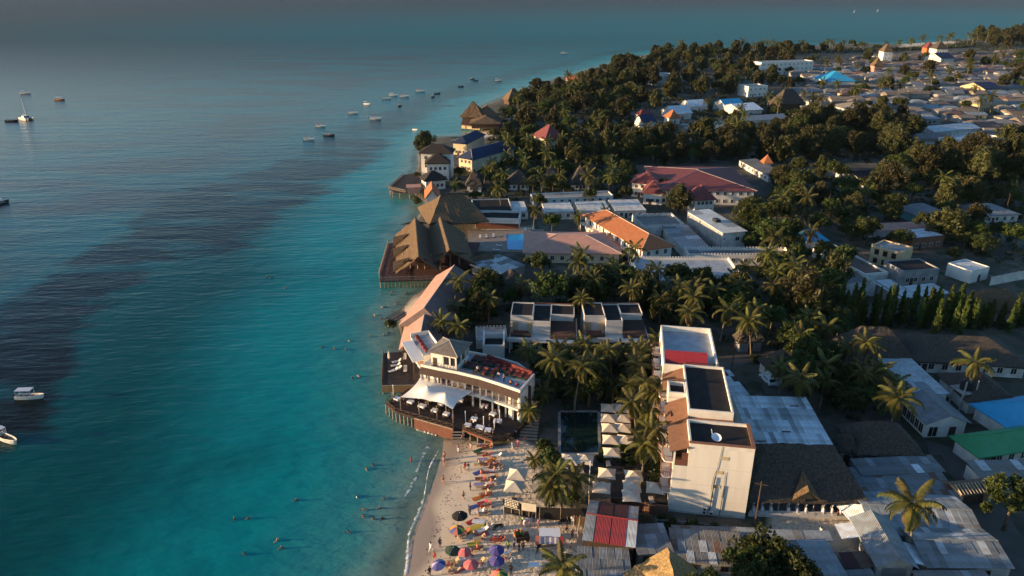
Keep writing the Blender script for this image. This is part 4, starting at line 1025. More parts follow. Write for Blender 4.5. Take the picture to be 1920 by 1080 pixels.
# --- two white cubic villas behind the palms
for A, Bp, nm, lm in (((953, 640), (1075, 644), 'white cubic villa with dark roofs beyond the terrace restaurant', 'the first cubic villa'), ((1098, 641), (1212, 641), 'white cubic villa with dark roofs beside the tall hotel', 'the second cubic villa')):
    b = B('cubic_villa', nm, A, Bp, 4.3, depth=12.5, over=0, cat='villa', group='cubic white villas', landmark=lm); L, D = b.L, b.D
    b.box('wall', m_villa, 0, L, 2.0, D, -.3, 3.0); b.box('terrace_slab', m_villa, -.2, L + .2, .2, 2.0, 2.75, 3.05); b.box('parapet', m_villa, -.2, L * .46, .2, .4, 3.05, 3.7)
    for i in range(4): b.box('column', m_villa, .1 + i * (L - .4) / 3, .4 + i * (L - .4) / 3, .3, .6, -.2, 2.75)
    for i in range(4): b.box('glass_door', m_glass, .8 + i * (L - 1.2) / 4, .8 + i * (L - 1.2) / 4 + L / 6, 1.93, 1.99, 0, 2.2)
    b.box('wall', m_villa, .1, L * .36, 5.2, D, 3.0, 6.45); b.flat(m_black, m_villa, .28, .16, z=6.9, x0=.1, x1=L * .36, y0=5.2, y1=D)
    b.box('shutter', m_ochre, L * .04, L * .13, 5.12, 5.19, 3.2, 5.4); b.box('shutter', m_ochre, L * .27, L * .34, 5.12, 5.19, 3.2, 5.4); b.box('terrace_screen', m_brown, -.05, .08, 3.4, 5.1, 3.05, 5.4)
    b.box('wall', m_villa, L * .36, L * .64, 3.6, D + .3, 3.0, 5.95); b.flat(m_black, m_villa, .28, .16, z=6.4, x0=L * .36, x1=L * .64, y0=3.6, y1=D + .3)
    b.box('wall', m_villa, L * .64, L, 7.2, D + .3, 3.0, 6.0); b.flat(m_black, m_villa, .28, .16, z=6.5, x0=L * .64, x1=L + .2, y0=7.2, y1=D + .3)
    v = [(L * .64 + .01, 1.6, 3.1), (L + .4, 1.6, 3.1), (L + .4, 7.2, 4.9), (L * .64 + .01, 7.2, 4.9)]; link('lean_to_roof', mesh('lean_to_roof', [(x, y, z - .15) for x, y, z in v] + v, BOXF), b.root, m_brown_dark)
    b.box('planter', m_wood, .3, L * .34, 2.2, 3.4, 3.05, 3.6); b.box('daybed', m_red, L * .05, L * .3, 3.6, 4.6, 3.06, 3.5)
    b.box('rear_coping', m_wood_red, L * .36, L + .2, D + .31, D + .4, 6.2, 6.75)
    b.box('garden_wall', m_villa, L + .6, L + .9, -2, D, -.2, 3.2)
b = B('garden_court', 'white curved garden walls enclosing a dark roofed court', (905, 650), (946, 650), 4.0, depth=5.0, over=0, cat='building', landmark='the small white court')
b.box('roof', m_black, .5, b.L - .5, .4, b.D - .4, 2.2, 2.4); b.box('wall', m_white, .3, b.L - .3, .25, .55, -.2, 2.9)
for x0, x1 in ((0, .35), (b.L - .35, b.L)): v = [(x0, 0, 0), (x1, 0, 0), (x1, b.D, 0), (x0, b.D, 0), (x0, 0, 3.2), (x1, 0, 3.2), (x1, b.D, 4.4), (x0, b.D, 4.4)]; link('side_wall', mesh('side_wall', v, BOXF), b.root, m_white)
b.box('wall', m_white, .36, b.L - .36, b.D - .3, b.D, -.2, 3.6)
b = hs('walled_yard', 'low grey flat roof with a serrated white rim behind the small court', (893, 640), (952, 638), 3.2, 'flat', m_paleroof, m_white2, Cp=(952, 612), over=.0, par=.5, crenel=.7, cat='building', door=False)

# --- long pink roof along the water and its front annex
def ridged(name, label, r1, r2, zr, ze, wl, wr, ml, mr, mw, lm=None, cat='building', hipf=0, base=GZ, ovh=0.0):
    """ridge from r1 (far) to r2 (near) in the photograph, roof falling wl to the left and wr to the right"""
    a, b2 = W(*r1, zr), W(*r2, zr); u = (b2 - a); u.z = 0; Lr = u.length; u.normalize(); lf = Vector((u.y, -u.x, 0))
    if lf.x > 0: lf = -lf
    o = thing(name, label, cat, (a.x, a.y, base), 0, landmark=None); 
    if lm: LAND.append((lm, (a.x + b2.x) / 2, (a.y + b2.y) / 2))
    A_ = lambda s, w, z: (u * s + lf * w) + Vector((0, 0, z - base)); t = Vector((0, 0, .14))
    foot([a + lf * wl, b2 + lf * wl, b2 - lf * wr, a - lf * wr])
    def slab(q, nm, m): link(nm, mesh(nm, [p - t for p in q] + q, BOXF), o, m)
    slab([A_(0, wl, ze), A_(Lr + hipf, wl, ze), A_(Lr, 0, zr), A_(0, 0, zr)], 'roof_slope', ml)
    slab([A_(0, 0, zr), A_(Lr, 0, zr), A_(Lr + hipf, -wr, ze), A_(0, -wr, ze)], 'roof_slope', mr)
    if hipf:
        q = [A_(Lr + hipf, wl, ze), A_(Lr + hipf, -wr, ze), A_(Lr, 0, zr)]; link('roof_end', mesh('roof_end', q + [p - t for p in q], [(0, 1, 2), (5, 4, 3), (0, 3, 4, 1), (1, 4, 5, 2), (2, 5, 3, 0)]), o, m_pinkwood_shaded)
    MB().bar(A_(0, 0, zr + .02), A_(Lr, 0, zr + .02), .13, 5).link('ridge_cap', CAPR, o)
    i = .6; q = [A_(i, wl - i, 0), A_(Lr - i + hipf, wl - i, 0), A_(Lr - i + hipf, -wr + i, 0), A_(i, -wr + i, 0)]; mb = MB().prism([(p.x, p.y) for p in q], -.3, ze - base - .2); mb.link('wall', mw, o)
    return o
ridged('long_roof_building', 'long building with a salmon pink roof lit by the sun along the shore', (852, 497), (795, 577), 8.6, 5.2, 5.2, 6.0, m_pink, m_pinkwood_shaded, m_wood, 'the long salmon roof', hipf=3.2)
ridged('pink_roof_annex', 'small salmon-roofed annex in front of the long pink roof', (796, 586), (789, 622), 7.4, 4.6, 4.6, 4.2, m_pink, m_pinkwood_shaded, m_wood, 'the salmon roof annex', hipf=3.0)
b = B('reception_terrace', 'white flat-roofed upper terrace with red seats beside the rooftop bar', (794, 668), (830, 661), 7.6, depth=9.0, over=0, cat='building')
b.box('wall', m_white, 0, b.L, .3, b.D, -.3, 6.2); b.box('floor', m_paleroof, 0, b.L, .3, b.D, 6.2, 6.4); b.box('parapet', m_white, b.L - .2, b.L, .3, b.D, 6.4, 7.2); b.box('parapet', m_white, 0, b.L, b.D, b.D + .2, 6.2, 7.2)
for y in (-.8, 6.8): b.box('awning_post', m_wood, -2.35, -2.2, y, y + .15, -.2, 5.9)
for i in range(5): b.box('seat', m_red, .8, 1.5, 1.0 + i * 1.6, 2.2 + i * 1.6, 6.4, 6.9)
v = [(-2.5, -1.0, 6.0), (-.1, -1.0, 6.0), (-.1, 7.2, 6.6), (-2.5, 7.2, 6.6)]; link('awning', mesh('awning', [(x, y, z - .1) for x, y, z in v] + v, BOXF), b.root, m_tent)
b.box('side_panel', m_brown, -.1, .0 - .01, .4, 6, 2.5, 6.0)
jp, q, jc = deck('foot_bridge', 'short sandy footbridge with rope rails beside the salmon roof', 'bridge', [(722, 604), (758, 582), (762, 590), (728, 611)], 2.2, m_pave, .25)
railing(jp, W(722, 604, 2.2) - jc, W(758, 582, 2.2) - jc, 2.2, m_wood, .8, 1.0); railing(jp, W(728, 611, 2.2) - jc, W(762, 590, 2.2) - jc, 2.2, m_wood, .8, 1.0)

# --- big thatched restaurant over the water
pk_, q, pc = deck('restaurant_pier', 'red-brown timber pier deck on stilts around the thatched restaurant', 'pier', [(712, 527), (711, 514), (728, 457), (770, 452), (900, 455), (880, 500), (818, 512), (812, 524)], 2.4, m_deck_red, .3, landmark='the red-brown restaurant pier')
for a, bb in (((712, 527), (811, 524)), ((711, 514), (712, 527)), ((728, 457), (711, 514)), ((728, 457), (770, 452))): railing(pk_, W(*a, 2.4) - pc, W(*bb, 2.4) - pc, 2.4, m_pole, 1.1, 1.5)
for i in range(15): t = W(713, 526, 2.2).lerp(W(812, 524, 2.2), i / 14) - pc; MB().bar((t.x, t.y + .1, -1.6), (t.x, t.y + .1, 2.1), .14, 6).link('post', m_pole, pk_)
for i in range(6): t = W(727, 460, 2.2).lerp(W(712, 515, 2.2), i / 5) - pc; MB().bar((t.x + .1, t.y, -1.6), (t.x + .1, t.y, 2.1), .14, 6).link('post', m_pole, pk_)
DTB = MB().box(-.4, .4, -.4, .4, .7, .76).bar((0, 0, 0), (0, 0, .7), .06, 6).mesh('table')
for i in range(11):
    p = W(729, 462, 2.4).lerp(W(716, 516, 2.4), (i + .5) / 11) + Vector((1.2, 0, 0)); o = tag(link('pier_table', DTB, None, m_wood, loc=p, rz=-.2), None, 'table', 'tables along the pier edge'); auto(o, 'small dark table on the red-brown pier')
    q = tag(link('pier_chair', CHM, None, m_wood, loc=p + Vector((.2, .8, 0)), rz=-.2), None, 'chair', 'chairs along the pier edge'); auto(q, 'dark chair on the red-brown pier')
def thatch_ridge(r1, r2, zr, ze, wl, wr, o, oc, ends=('gable', 'gable'), m=None, ovr=1.2, sag=.7):
    """a thatched ridge roof, concave slopes with a thick eave"""
    m = m or m_thatch; a, b2 = W(*r1, zr), W(*r2, zr); u = b2 - a; u.z = 0; Lr = u.length; u.normalize(); lf = Vector((u.y, -u.x, 0))
    if lf.x > 0: lf = -lf
    K, J = 12, 7; rr = random.Random(int(Lr * 100))
    v = []; f = []
    for sd, w in ((1, wl), (-1, wr)):
        base = len(v)
        for i in range(K + 1):
            s = i / K; x = s * Lr
            for j in range(J + 1):
                t = j / J; drop = (t ** .85 if sag < .5 else (t * .8 + .2 * t ** .5))
                ex = -ovr * (1 - t * .85) if i == 0 else ovr * (1 - t * .85) if i == K else 0
                if ends[0] == 'hip' and i == 0: ex = t * min(wl, wr) * .5
                if ends[1] == 'hip' and i == K: ex = -t * 0 + t * min(wl, wr) * .6
                if ends[0] == 'hip' and i == 0: ex = -t * min(wl, wr) * .6
                p = a + u * (x + ex) + lf * sd * w * t; p.z = zr + (ze - zr) * drop + rr.gauss(0, .05)
                v.append(p - oc + Vector((rr.gauss(0, .05), rr.gauss(0, .05), 0)))
        for i in range(K):
            for j in range(J):
                k = base + i * (J + 1) + j; q = (k, k + 1, k + J + 2, k + J + 1); f.append(q if sd < 0 else q[::-1])
    n = len(v); th = .38; v += [p - Vector((0, 0, th)) for p in v]; f += [tuple(i + n for i in q[::-1]) for q in f[:]]
    for base in (0, (K + 1) * (J + 1)):
        e = [base + i * (J + 1) + J for i in range(K + 1)]; f += [(e[i], e[i + 1], e[i + 1] + n, e[i] + n) for i in range(K)]
        for i in (0, K): s_ = [base + i * (J + 1) + j for j in range(J + 1)]; f += [(s_[j], s_[j + 1], s_[j + 1] + n, s_[j] + n) for j in range(J)]
    for e_, i in ((0, 0), (1, K)):
        if ends[e_] == 'hip':
            l = [i * (J + 1) + j for j in range(J + 1)]; r = [(K + 1) * (J + 1) + i * (J + 1) + j for j in range(J + 1)]; f += [(l[j], l[j + 1], r[j + 1], r[j]) for j in range(J)]
    ob = link('roof', mesh('roof', v, f), o, m)
    MB().tube([a - oc + u * (Lr * t_ ) + Vector((0, 0, .08)) for t_ in (-.02, .25, .5, .75, 1.02)], [.22, .26, .25, .26, .22], 6).link('ridge_roll', m_thatch_dark, ob)
    for e_, x in ((0, -.2), (1, Lr + .2)):
        if ends[e_] == 'gable':
            p0 = a + u * x - oc; q = [p0 + lf * wl * .78 + Vector((0, 0, ze + .7 - p0.z)), p0 - lf * wr * .78 + Vector((0, 0, ze + .7 - p0.z)), p0 + Vector((0, 0, -.9))]; d = u * (.15 if e_ == 0 else -.15)
            link('gable_screen', mesh('gable_screen', q + [p + d for p in q], [(0, 1, 2), (5, 4, 3), (0, 3, 4, 1), (1, 4, 5, 2), (2, 5, 3, 0)]), o, m_wood)
    return ob, a, u, lf, Lr
oc = W(800, 470, 2.4); oc.z = 2.4
tr = thing('thatched_restaurant', 'huge thatched restaurant with several steep gables standing over the water', 'restaurant', oc, 0, landmark='the huge thatched restaurant')
thatch_ridge((826, 365), (866, 362), 12.4, 5.6, 10.5, 11.5, tr, oc, ('hip', 'hip'))
ob, a, u, lf, Lr = thatch_ridge((779, 409), (785, 477), 9.6, 4.6, 6.4, 5.4, tr, oc, ('gable', 'gable'))
thatch_ridge((826, 408), (842, 464), 9.9, 4.6, 5.8, 7.2, tr, oc, ('gable', 'gable'))
for s in (.30, .60, .93):      # hooded dormers on the seaward slope
    p0 = a + u * (Lr * s) + lf * 2.2; p0.z = 8.1; e = a + u * (Lr * s) + lf * 7.0; e.z = 7.1
    q = [p0, e, e + u * 2.0 + Vector((0, 0, -2.3)), e - u * 2.0 + Vector((0, 0, -2.3)), p0 + u * .2, p0 - u * .2]
    mb = MB(); v = [x - oc for x in q]; w = [x - Vector((0, 0, .3)) for x in v]
    mb.add(v + w, [(0, 1, 2), (0, 3, 1), (6, 8, 7), (6, 7, 9), (1, 7, 8, 2), (1, 3, 9, 7)]); mb.link('dormer', m_thatch, ob)
for px, py in ((757, 500), (770, 503), (784, 504), (797, 504), (810, 503), (826, 504), (845, 503), (862, 497), (752, 470), (755, 485), (872, 470), (866, 485)):
    p = W(px, py, 2.4) - oc; MB().bar((p.x, p.y, 0), (p.x, p.y, 4.2), .17, 6).link('post', m_pole, tr)
p = W(800, 498, 2.4) - oc; box('bar_counter', m_wood, tr, p.x - 3, p.x + 4, p.y, p.y + 1.2, 0, 1.1); q = W(775, 500, 2.4) - oc; box('floor_platform', m_deck_red, tr, q.x - 1, q.x + 13, q.y, q.y + 24, .02, .12)
foot([W(750, 440, 5), W(755, 505, 5), W(870, 500, 5), W(890, 420, 5), W(870, 360, 5), W(810, 370, 5)])

# --- around the pool
b = hs('poolside_bar', 'low white bar with red canopy facing the blue pool', (891, 408), (973, 410), 5.0, 'flat', m_black, m_white, 'the white poolside bar', depth=9, over=0, par=.7, cat='bar', win=5)
b.box('brown_front', m_wood_red, .1, b.L - .1, -.14, -.02, .1, 2.0); b.box('white_fascia', m_white, -.05, b.L + .05, -.3, -.02, 2.0, b.h + .1); v = [(-3.2, -3.5, 2.6), (1.5, -3.5, 2.6), (1.5, .2, 3.6), (-3.2, .2, 3.6)]; link('red_canopy', mesh('red_canopy', [(x, y, z - .1) for x, y, z in v] + v, BOXF), b.root, m_redroof)
for x in (-3.0, -.8, 1.3): b.box('canopy_post', m_wood_red, x - .1, x + .1, -3.4, -3.2, -.2, 2.5)
tp = structure(link('pool_terrace', MB().prism([(p.x, p.y) for p in (W(880, 470, GZ), W(876, 432, GZ), W(1020, 430, GZ), W(1022, 474, GZ))], GZ - .3, GZ + .05).mesh('pool_terrace'), None, m_pave))
def pool(label, pxs, m, rim, nm='swimming_pool'):
    pts = [W(a, c, GZ + .1) for a, c in pxs]; c = sum(pts, Vector()) / len(pts); o = thing(nm, label, 'pool', (c.x, c.y, GZ), 0, landmark=None); q = [p - c for p in pts]
    MB().prism([(p.x, p.y) for p in q], -.2, .12).link('water', m, o); r = MB(); n = len(q)
    for i in range(n):
        s, e = q[i], q[(i + 1) % n]; d = (e - s).normalized(); nn = Vector((d.y, -d.x, 0)) * .5
        if nn.dot((s + e) / 2) < 0: nn = -nn
        k = MB().prism([(s.x, s.y), (e.x, e.y), (e.x + nn.x, e.y + nn.y), (s.x + nn.x, s.y + nn.y)], -.2, .2).link('coping', rim, o)
    foot(pts); LAND.append((lm_pool, c.x, c.y)); return o
lm_pool = 'the bright blue pool'; pool('bright blue swimming pool beside the long pink-roofed building', [(952, 468), (949, 440), (1016, 438), (1019, 470)], m_poolblue, m_pave)
lm_pool = 'the dark green pool'; pool('dark green swimming pool in deep shade beside cream parasols', [(1052, 850), (1051, 773), (1120, 773), (1122, 849)], m_pooldark, m_conc)
hs('pink_roof_hotel', 'long low building with a dusty pink hipped roof beside the blue pool', (980, 474), (1167, 476), 4.6, 'hip', m_pink, m_cream, 'the long dusty pink roof', R=(1085, 441), rise=3.6, over=.8, win=9, cap=CAPR)
b = hs('tin_lean_to', 'patched tin roof with a white gutter beside the blue pool terrace', (932, 515), (985, 497), 4.0, 'none', None, m_conc, Cp=(975, 466), over=.2, cat='shed'); b.sheets([(0, 0, b.h), (b.L, 0, b.h), (b.L, b.D, b.h + .4), (0, b.D, b.h + .4)], 4, 5, [m_tin_pale, m_tin_dull, m_tin_grey, m_tin_mid], 4); b.box('gutter', m_white, -.3, -.05, -.2, b.D, b.h - .2, b.h + .2)
hs('thatched_hut', 'low grey thatched house under the palms below the blue pool', (930, 556), (1000, 552), 4.0, 'hip', m_thatch_dark, m_conc, 'the shaded thatched house', R=(960, 505), rise=3.6, over=1.0, thatch=True, thick=.35)
hs('thatched_hut', 'small golden-edged thatched hut beside the thatched restaurant', (885, 500), (930, 492), 3.6, 'gable', m_thatch, m_wood, None, R=(912, 476), rise=2.4, over=.8, thatch=True, thick=.3, axis='x')
hs('flat_store', 'dark flat-roofed store beside the big thatched gables', (888, 398), (962, 396), 4.6, 'flat', m_black, m_white2, 'the dark flat store', Cp=(958, 372), over=0, par=.3, cat='store')
# --- orange roofed hotel wing and its neighbours
b = B('orange_roof_hotel', 'two-storey hotel wing with a bright orange tiled roof and balconies', (1203, 470), (1268, 461), 6.6, Cp=(1180, 392), rise=2.6, over=.9, cat='hotel', landmark='the bright orange roof'); L, D = b.L, b.D
b.walls(m_white); b.hip(m_orange, axis='y', cap=CAPR)
b.box('gallery_slab', m_white, -1.0, .9, .5, D - .5, 2.6, 2.8)
for i in range(9): y = .8 + i * (D - 1.8) / 8; b.box('gallery_column', m_white, -.95, -.7, y, y + .25, -.2, 5.2); 
for i in range(8):
    y = 1.4 + i * (D - 1.8) / 8
    for z in (.1, 2.9): b.box('door', m_wood, .84, .89, y, y + 1.0, z, z + 2.0)
r = MB(); r.bar((-.9, .6, 3.7), (-.9, D - .6, 3.7), .06, 4); 
for i in range(40): y = .6 + i * (D - 1.2) / 39; r.bar((-.9, y, 2.8), (-.9, y, 3.7), .04, 4)
k = r.link('gallery_railing', m_wood, b.root); k['kind'] = 'stuff'; b.windows('f', 3, 3.8, .9, 1.2); b.windows('f', 3, 1.2, .9, 1.2)
v = [(-1.3, .3, 4.7), (.9, .3, 5.3), (.9, D - .3, 5.3), (-1.3, D - .3, 4.7)]
hs('grey_flat_block', 'grey flat-roofed block with a serrated white rim behind the orange roof', (1205, 424), (1283, 421), 5.0, 'flat', m_tin_dull, m_white2, None, Cp=(1275, 400), over=0, par=.5, crenel=.8, cat='building')
b = hs('striped_tin_hall', 'low hall under a grey striped tin roof beside the orange roof', (1285, 472), (1338, 470), 4.0, 'none', None, m_white2, None, Cp=(1290, 424), over=.3, cat='hall'); b.sheets([(0, 0, b.h), (b.L, 0, b.h), (b.L, b.D, b.h + .5), (0, b.D, b.h + .5)], 2, 9, [m_tin_mid, m_tin_grey, m_tin_pale], 9)
b = B('two_storey_block', 'two-storey block with white end wall and pale tin roof', (1355, 437), (1401, 433), 7.2, Cp=(1352, 392), rise=.6, over=.3, cat='house', landmark='the pale-roofed two-storey block')
b.walls(m_white2); b.sheets([(0, 0, b.h), (b.L, 0, b.h), (b.L, b.D, b.h + .3), (0, b.D, b.h + .3)], 2, 5, [m_tin_pale, m_tin_mid], 3); b.windows('f', 1, 3.6, 1.3, 1.1, a=b.L * .4, b=b.L * .9); b.windows('f', 1, 3.9, .5, .4, a=.4, b=1.6); b.windows('l', 7, 4.2, .8, 1.3, m_wood); b.windows('l', 7, 1.4, .8, 1.3, m_wood); b.box('water_tank', m_iron, b.L * .35, b.L * .55, b.D * .4, b.D * .5, b.h + .2, b.h + 1.1); b.box('brown_side', m_conc, .2, .295, .4, b.D - .4, .0, b.h - .4)
b = hs('battlemented_hall', 'long grey hall behind a white battlemented parapet', (1290, 477), (1486, 478), 4.6, 'flat', m_tin_dull, m_white, 'the long battlemented parapet', depth=6, over=0, par=.7, crenel=.9, cat='hall', win=8)
b = hs('battlemented_block', 'wide flat pale-grey roof with a white battlemented rim above the palms', (1199, 526), (1399, 528), 4.8, 'flat', m_paleroof, m_white, 'the wide battlemented roof', Cp=(1380, 484), over=0, par=.6, crenel=.8, cat='hotel', win=9)
b.box('lower_roof', m_paleroof, b.L * .25, b.L + 1, -3.2, -.05, 2.6, 2.9); b.box('lower_wall', m_white2, b.L * .25, b.L + 1, -3.3, -3.0, -.2, 3.3); b.box('side_wall', m_white, b.L + 1.0, b.L + 1.3, -3.3, 2, -.2, 4.6)
for i, (A, Bp, Cp) in enumerate([((1022, 397), (1077, 396), (1075, 378)), ((1086, 396), (1146, 395), (1143, 376)), ((1154, 395), (1212, 394), (1205, 373)), ((953, 397), (990, 396), (988, 377))]):
    b = hs('court_bungalow', None, A, Bp, 4.2, 'none', None, m_white2, None, Cp=Cp, over=0, cat='bungalow', group='grey-roofed court bungalows', win=3); auto(b.root, 'white-walled bungalow under a grey tin roof')
    b.sheets([(.25, .25, b.h - .35), (b.L - .25, .25, b.h - .35), (b.L - .25, b.D - .25, b.h - .1), (.25, b.D - .25, b.h - .1)], 5, 2, [m_tin_dull, m_tin_grey, m_tin_mid], i); b.flat(m_conc, m_white, .4, .22)
b = hs('arched_lodge', 'long white arcaded lodge behind the grey bungalows', (1000, 372), (1150, 366), 4.4, 'flat', m_conc, m_white, 'the white arcaded lodge', depth=7, over=0, par=.4, cat='lodge', win=10)
for i, (A, Bp, R) in enumerate([((1012, 343), (1055, 343), (1035, 311)), ((1070, 345), (1108, 345), (1090, 310)), ((950, 345), (995, 345), (972, 318)), ((872, 348), (905, 348), (890, 315))]):
    b = hs('thatched_bungalow', None, A, Bp, 4.0, 'hip', m_thatch_dark, m_white, None, R=R, rise=3.4, over=.7, thatch=True, thick=.35, cat='bungalow', group='thatched white bungalows', win=2); auto(b.root, 'white bungalow with a steep brown thatched roof')
# --- red-roofed school
b = hs('red_roof_school', 'large building with broad dark red hipped roofs in the middle distance', (1232, 356), (1420, 358), 7.0, 'hip', m_redroof, m_white, 'the large dark red roofs', R=(1290, 318), rise=3.2, over=.9, cat='school', win=12, stories=2, cap=CAPR)
hs('red_roof_wing', 'white two-storey wing with a red hipped roof end catching the sun', (1181, 342), (1240, 347), 7.0, 'hip', m_redroof, m_white, None, R=(1215, 322), rise=2.4, over=.7, cat='school', win=4, stories=2)
hs('red_roof_wing', 'white lower wing under a red roof below the big red roofs', (1204, 362), (1245, 364), 5.6, 'hip', m_redroof, m_white, None, R=(1232, 338), rise=2.2, over=.6, cat='school', win=3)
hs('red_roof_wing', 'two-storey red-roofed wing with white gallery facing the orange roof', (1302, 376), (1345, 374), 6.6, 'hip', m_redroof, m_white, None, R=(1322, 346), rise=2.2, over=.7, cat='school', win=4, stories=2)
# --- the white three-roofed hotel on its point and the navy roofs
for A, Bp, R, z, rs, nm, st in (((784, 287), (848, 288), (822, 270), 12.0, 3.4, 'white seaside hotel with a dark pyramid roof beside the lone tree', 3), ((796, 307), (845, 306), (824, 287), 9.0, 3.2, 'white hotel wing with dark hipped roof in front of the tallest white one', 2), ((795, 340), (840, 336), (818, 319), 5.2, 3.0, 'low white house with black-brown roof above the round deck', 1)):
    hs('seaside_hotel', nm, A, Bp, z, 'hip', M('black_brown_roof_%d' % st, (.032, .024, .020), (.024, .018, .016), 1.2, .85, .4, 2.4, wave='X'), m_white, 'the white seaside hotel' if st == 3 else None, R=R, rise=rs, over=.9, cat='hotel', win=4, stories=st, left=3, thick=.3, group='white seaside hotel blocks')
rd, q, rc = deck('round_deck', 'rounded brown timber deck on stilts at the white seaside hotel', 'deck', [(729, 354), (738, 343), (757, 328), (785, 322), (795, 340), (790, 360), (760, 361), (738, 360)], 2.6, m_deck, .35, posts=2.6, landmark='the rounded timber deck')
railing(rd, W(729, 354, 2.6) - rc, W(757, 328, 2.6) - rc, 2.6, m_wood, 1.0, 1.6); railing(rd, W(729, 354, 2.6) - rc, W(760, 361, 2.6) - rc, 2.6, m_pole, 1.0, 1.6)
hs('deck_shelter', 'little salmon-fronted shelter on the rounded timber deck', (762, 352), (789, 351), 4.8, 'gable', m_pink, m_pink, None, depth=4, rise=.8, over=.3, base=2.6, cat='shelter', door=False)
hs('orange_gable_house', 'small house with a steep orange-red gable roof by the water', (796, 373), (826, 372), 5.0, 'gable', m_orange, m_white2, 'the small orange gable', R=(815, 347), rise=3.6, over=.6, axis='y', cat='house', depth=12)
hs('navy_roof_hotel', 'building with a long navy blue hipped roof near the white seaside hotel', (856, 295), (886, 300), 7.0, 'hip', m_navy, m_cream, 'the long navy blue roof', depth=32, rise=3.4, over=.7, cat='hotel', win=3, stories=2, axis='y', cap=CAPR)
hs('navy_roof_hotel', 'flat-pitched navy roof behind the white seaside hotel', (846, 268), (876, 270), 7.0, 'hip', m_navy, m_cream, None, depth=26, rise=2.6, over=.7, cat='hotel', win=3, axis='y')
# --- far pier with thatched roofs
fp, q, fc = deck('far_pier', 'yellow-walled pier base of the distant thatched restaurant', 'pier', [(864, 233), (868, 222), (915, 218), (938, 226), (930, 236), (895, 237)], 3.0, m_deck_red, .5, posts=5, landmark='the distant thatched pier')
p = W(866, 233, 3) - fc; q2 = W(900, 236, 3) - fc; v, f = strip([p, q2], 2.9, off([p, q2], .3), 2.9, 2.2); link('yellow_wall', mesh('yellow_wall', v, f), fp, m_ochre)
for A, Bp, R, z, rs, nm in (((862, 219), (906, 220), (893, 190), 7.0, 8.0, 'tall brown thatched roof at the tip of the distant pier'), ((893, 222), (938, 221), (925, 197), 6.5, 6.0, 'broad brown thatched roof behind the tip of the distant pier'), ((880, 232), (940, 232), (910, 216), 5.4, 3.0, 'low brown thatched roof along the front of the distant pier')):
    hs('pier_thatch_house', nm, A, Bp, z, 'hip', m_thatch, m_wood, None, R=R, rise=rs, over=1.2, thatch=True, thick=.4, base=2.8, cat='restaurant', group='thatched roofs on the distant pier')
hs('pale_villa', 'pale two-tier villa with red roof among the dark trees', (1022, 262), (1062, 258), 9, 'hip', m_redroof, m_cream, 'the pale red-roofed villa', R=(1045, 232), rise=3, over=.6, cat='villa', win=4, stories=3)
hs('shore_house', 'orange and yellow house by the distant bend of the shore', (1062, 150), (1088, 150), 7, 'hip', m_orange, m_cream, 'the orange shore house', R=(1078, 140), rise=3, over=.6, cat='house', win=3)
hs('shore_hut', 'steep thatched hut on the shore before the distant bend', (953, 188), (985, 186), 5, 'hip', m_thatch, m_wood, 'the steep shore hut', R=(973, 165), rise=7, over=1, thatch=True, thick=.4, cat='hut')
# ---------------------------------------------------------------- the streets on the right
def sheetroof(name, label, A, Bp, Cp, z, mats, nx, ny, lm=None, wm=None, rise=.5, seed=0, cat='shed', depth=None, group=None, skip=0, base=GZ, gable=False, wt=.22):
    nx = int(nx * 1.5)
    b = B(name, label, A, Bp, z, Cp=Cp, depth=depth, over=.25, cat=cat, landmark=lm, group=group, base=base); wm = wm or m_conc; L, D, h = b.L, b.D, b.h
    b.walls(wm, h - .15)
    if gable:
        b.box('ridge_beam', m_wood, .2, L - .2, D / 2 - .08, D / 2 + .08, h + rise - .35, h + rise - .1)
        b.sheets([(0, 0, h), (L, 0, h), (L, D / 2, h + rise), (0, D / 2, h + rise)], nx, ny, mats, seed, skip=skip, wt=wt); b.sheets([(0, D / 2, h + rise), (L, D / 2, h + rise), (L, D, h), (0, D, h)], nx, ny, mats, seed + 1)
        MB().bar((0, D / 2, h + rise + .06), (L, D / 2, h + rise + .06), .1, 5).link('ridge_cap', mats[0], b.root)
    else: b.sheets([(0, 0, h), (L, 0, h), (L, D, h + rise), (0, D, h + rise)], nx, ny, mats, seed, skip=skip, wt=wt); b.box('roof_deck', m_wood, .3, L - .3, .3, D - .3, h - .15, h - .06)
    n = max(1, int(L / 4)); b.windows('f', n, h * .55, .9, min(1.0, h * .35), m_wood); b.door('f', L * .15 + .5, .9, min(2.0, h - .4))
    return b
PB = [m_tin_bright, m_tin_pale, m_tin_bright, m_tin_mid]; GR = [m_tin_grey, m_tin_mid, m_tin_grey, m_tin_dull]; RU = [m_tin_dull, m_tin_grey, m_tin_rust, m_tin_mid]
# thatched hall with draped sides
b = B('thatched_hall', 'great dark thatched hall with white drapes tied along its open front', (1403, 938), (1630, 944), 4.4, depth=13.5, rise=5.6, over=1.0, cat='hall', landmark='the great dark thatched hall'); L, D, h = b.L, b.D, b.h
b.hip(m_thatch_dark, thatch=True, thick=.4, inset=.55)
b.box('floor', m_conc, .8, L - .8, .6, D - .6, -.2, .35); b.box('low_wall', m_white2, .8, L - .8, .55, .75, .35, .75); b.box('back_wall', m_wood, 1, L - 1, D - 1.2, D - 1.0, .35, h)
for i in range(13):
    x = 1.1 + i * (L - 2.2) / 12; MB().bar((x, .9, .3), (x, .9, h), .1, 6).link('post', m_pole, b.root)
    if i < 12 and i not in (3, 7): MB().tube([(x + .35, .8, h - .3), (x + .15, .8, 1.9), (x + .2, .8, 1.3), (x + .25, .8, .5)], [.30, .10, .16, .34], 7).link('drape', m_cloth, b.root, True)
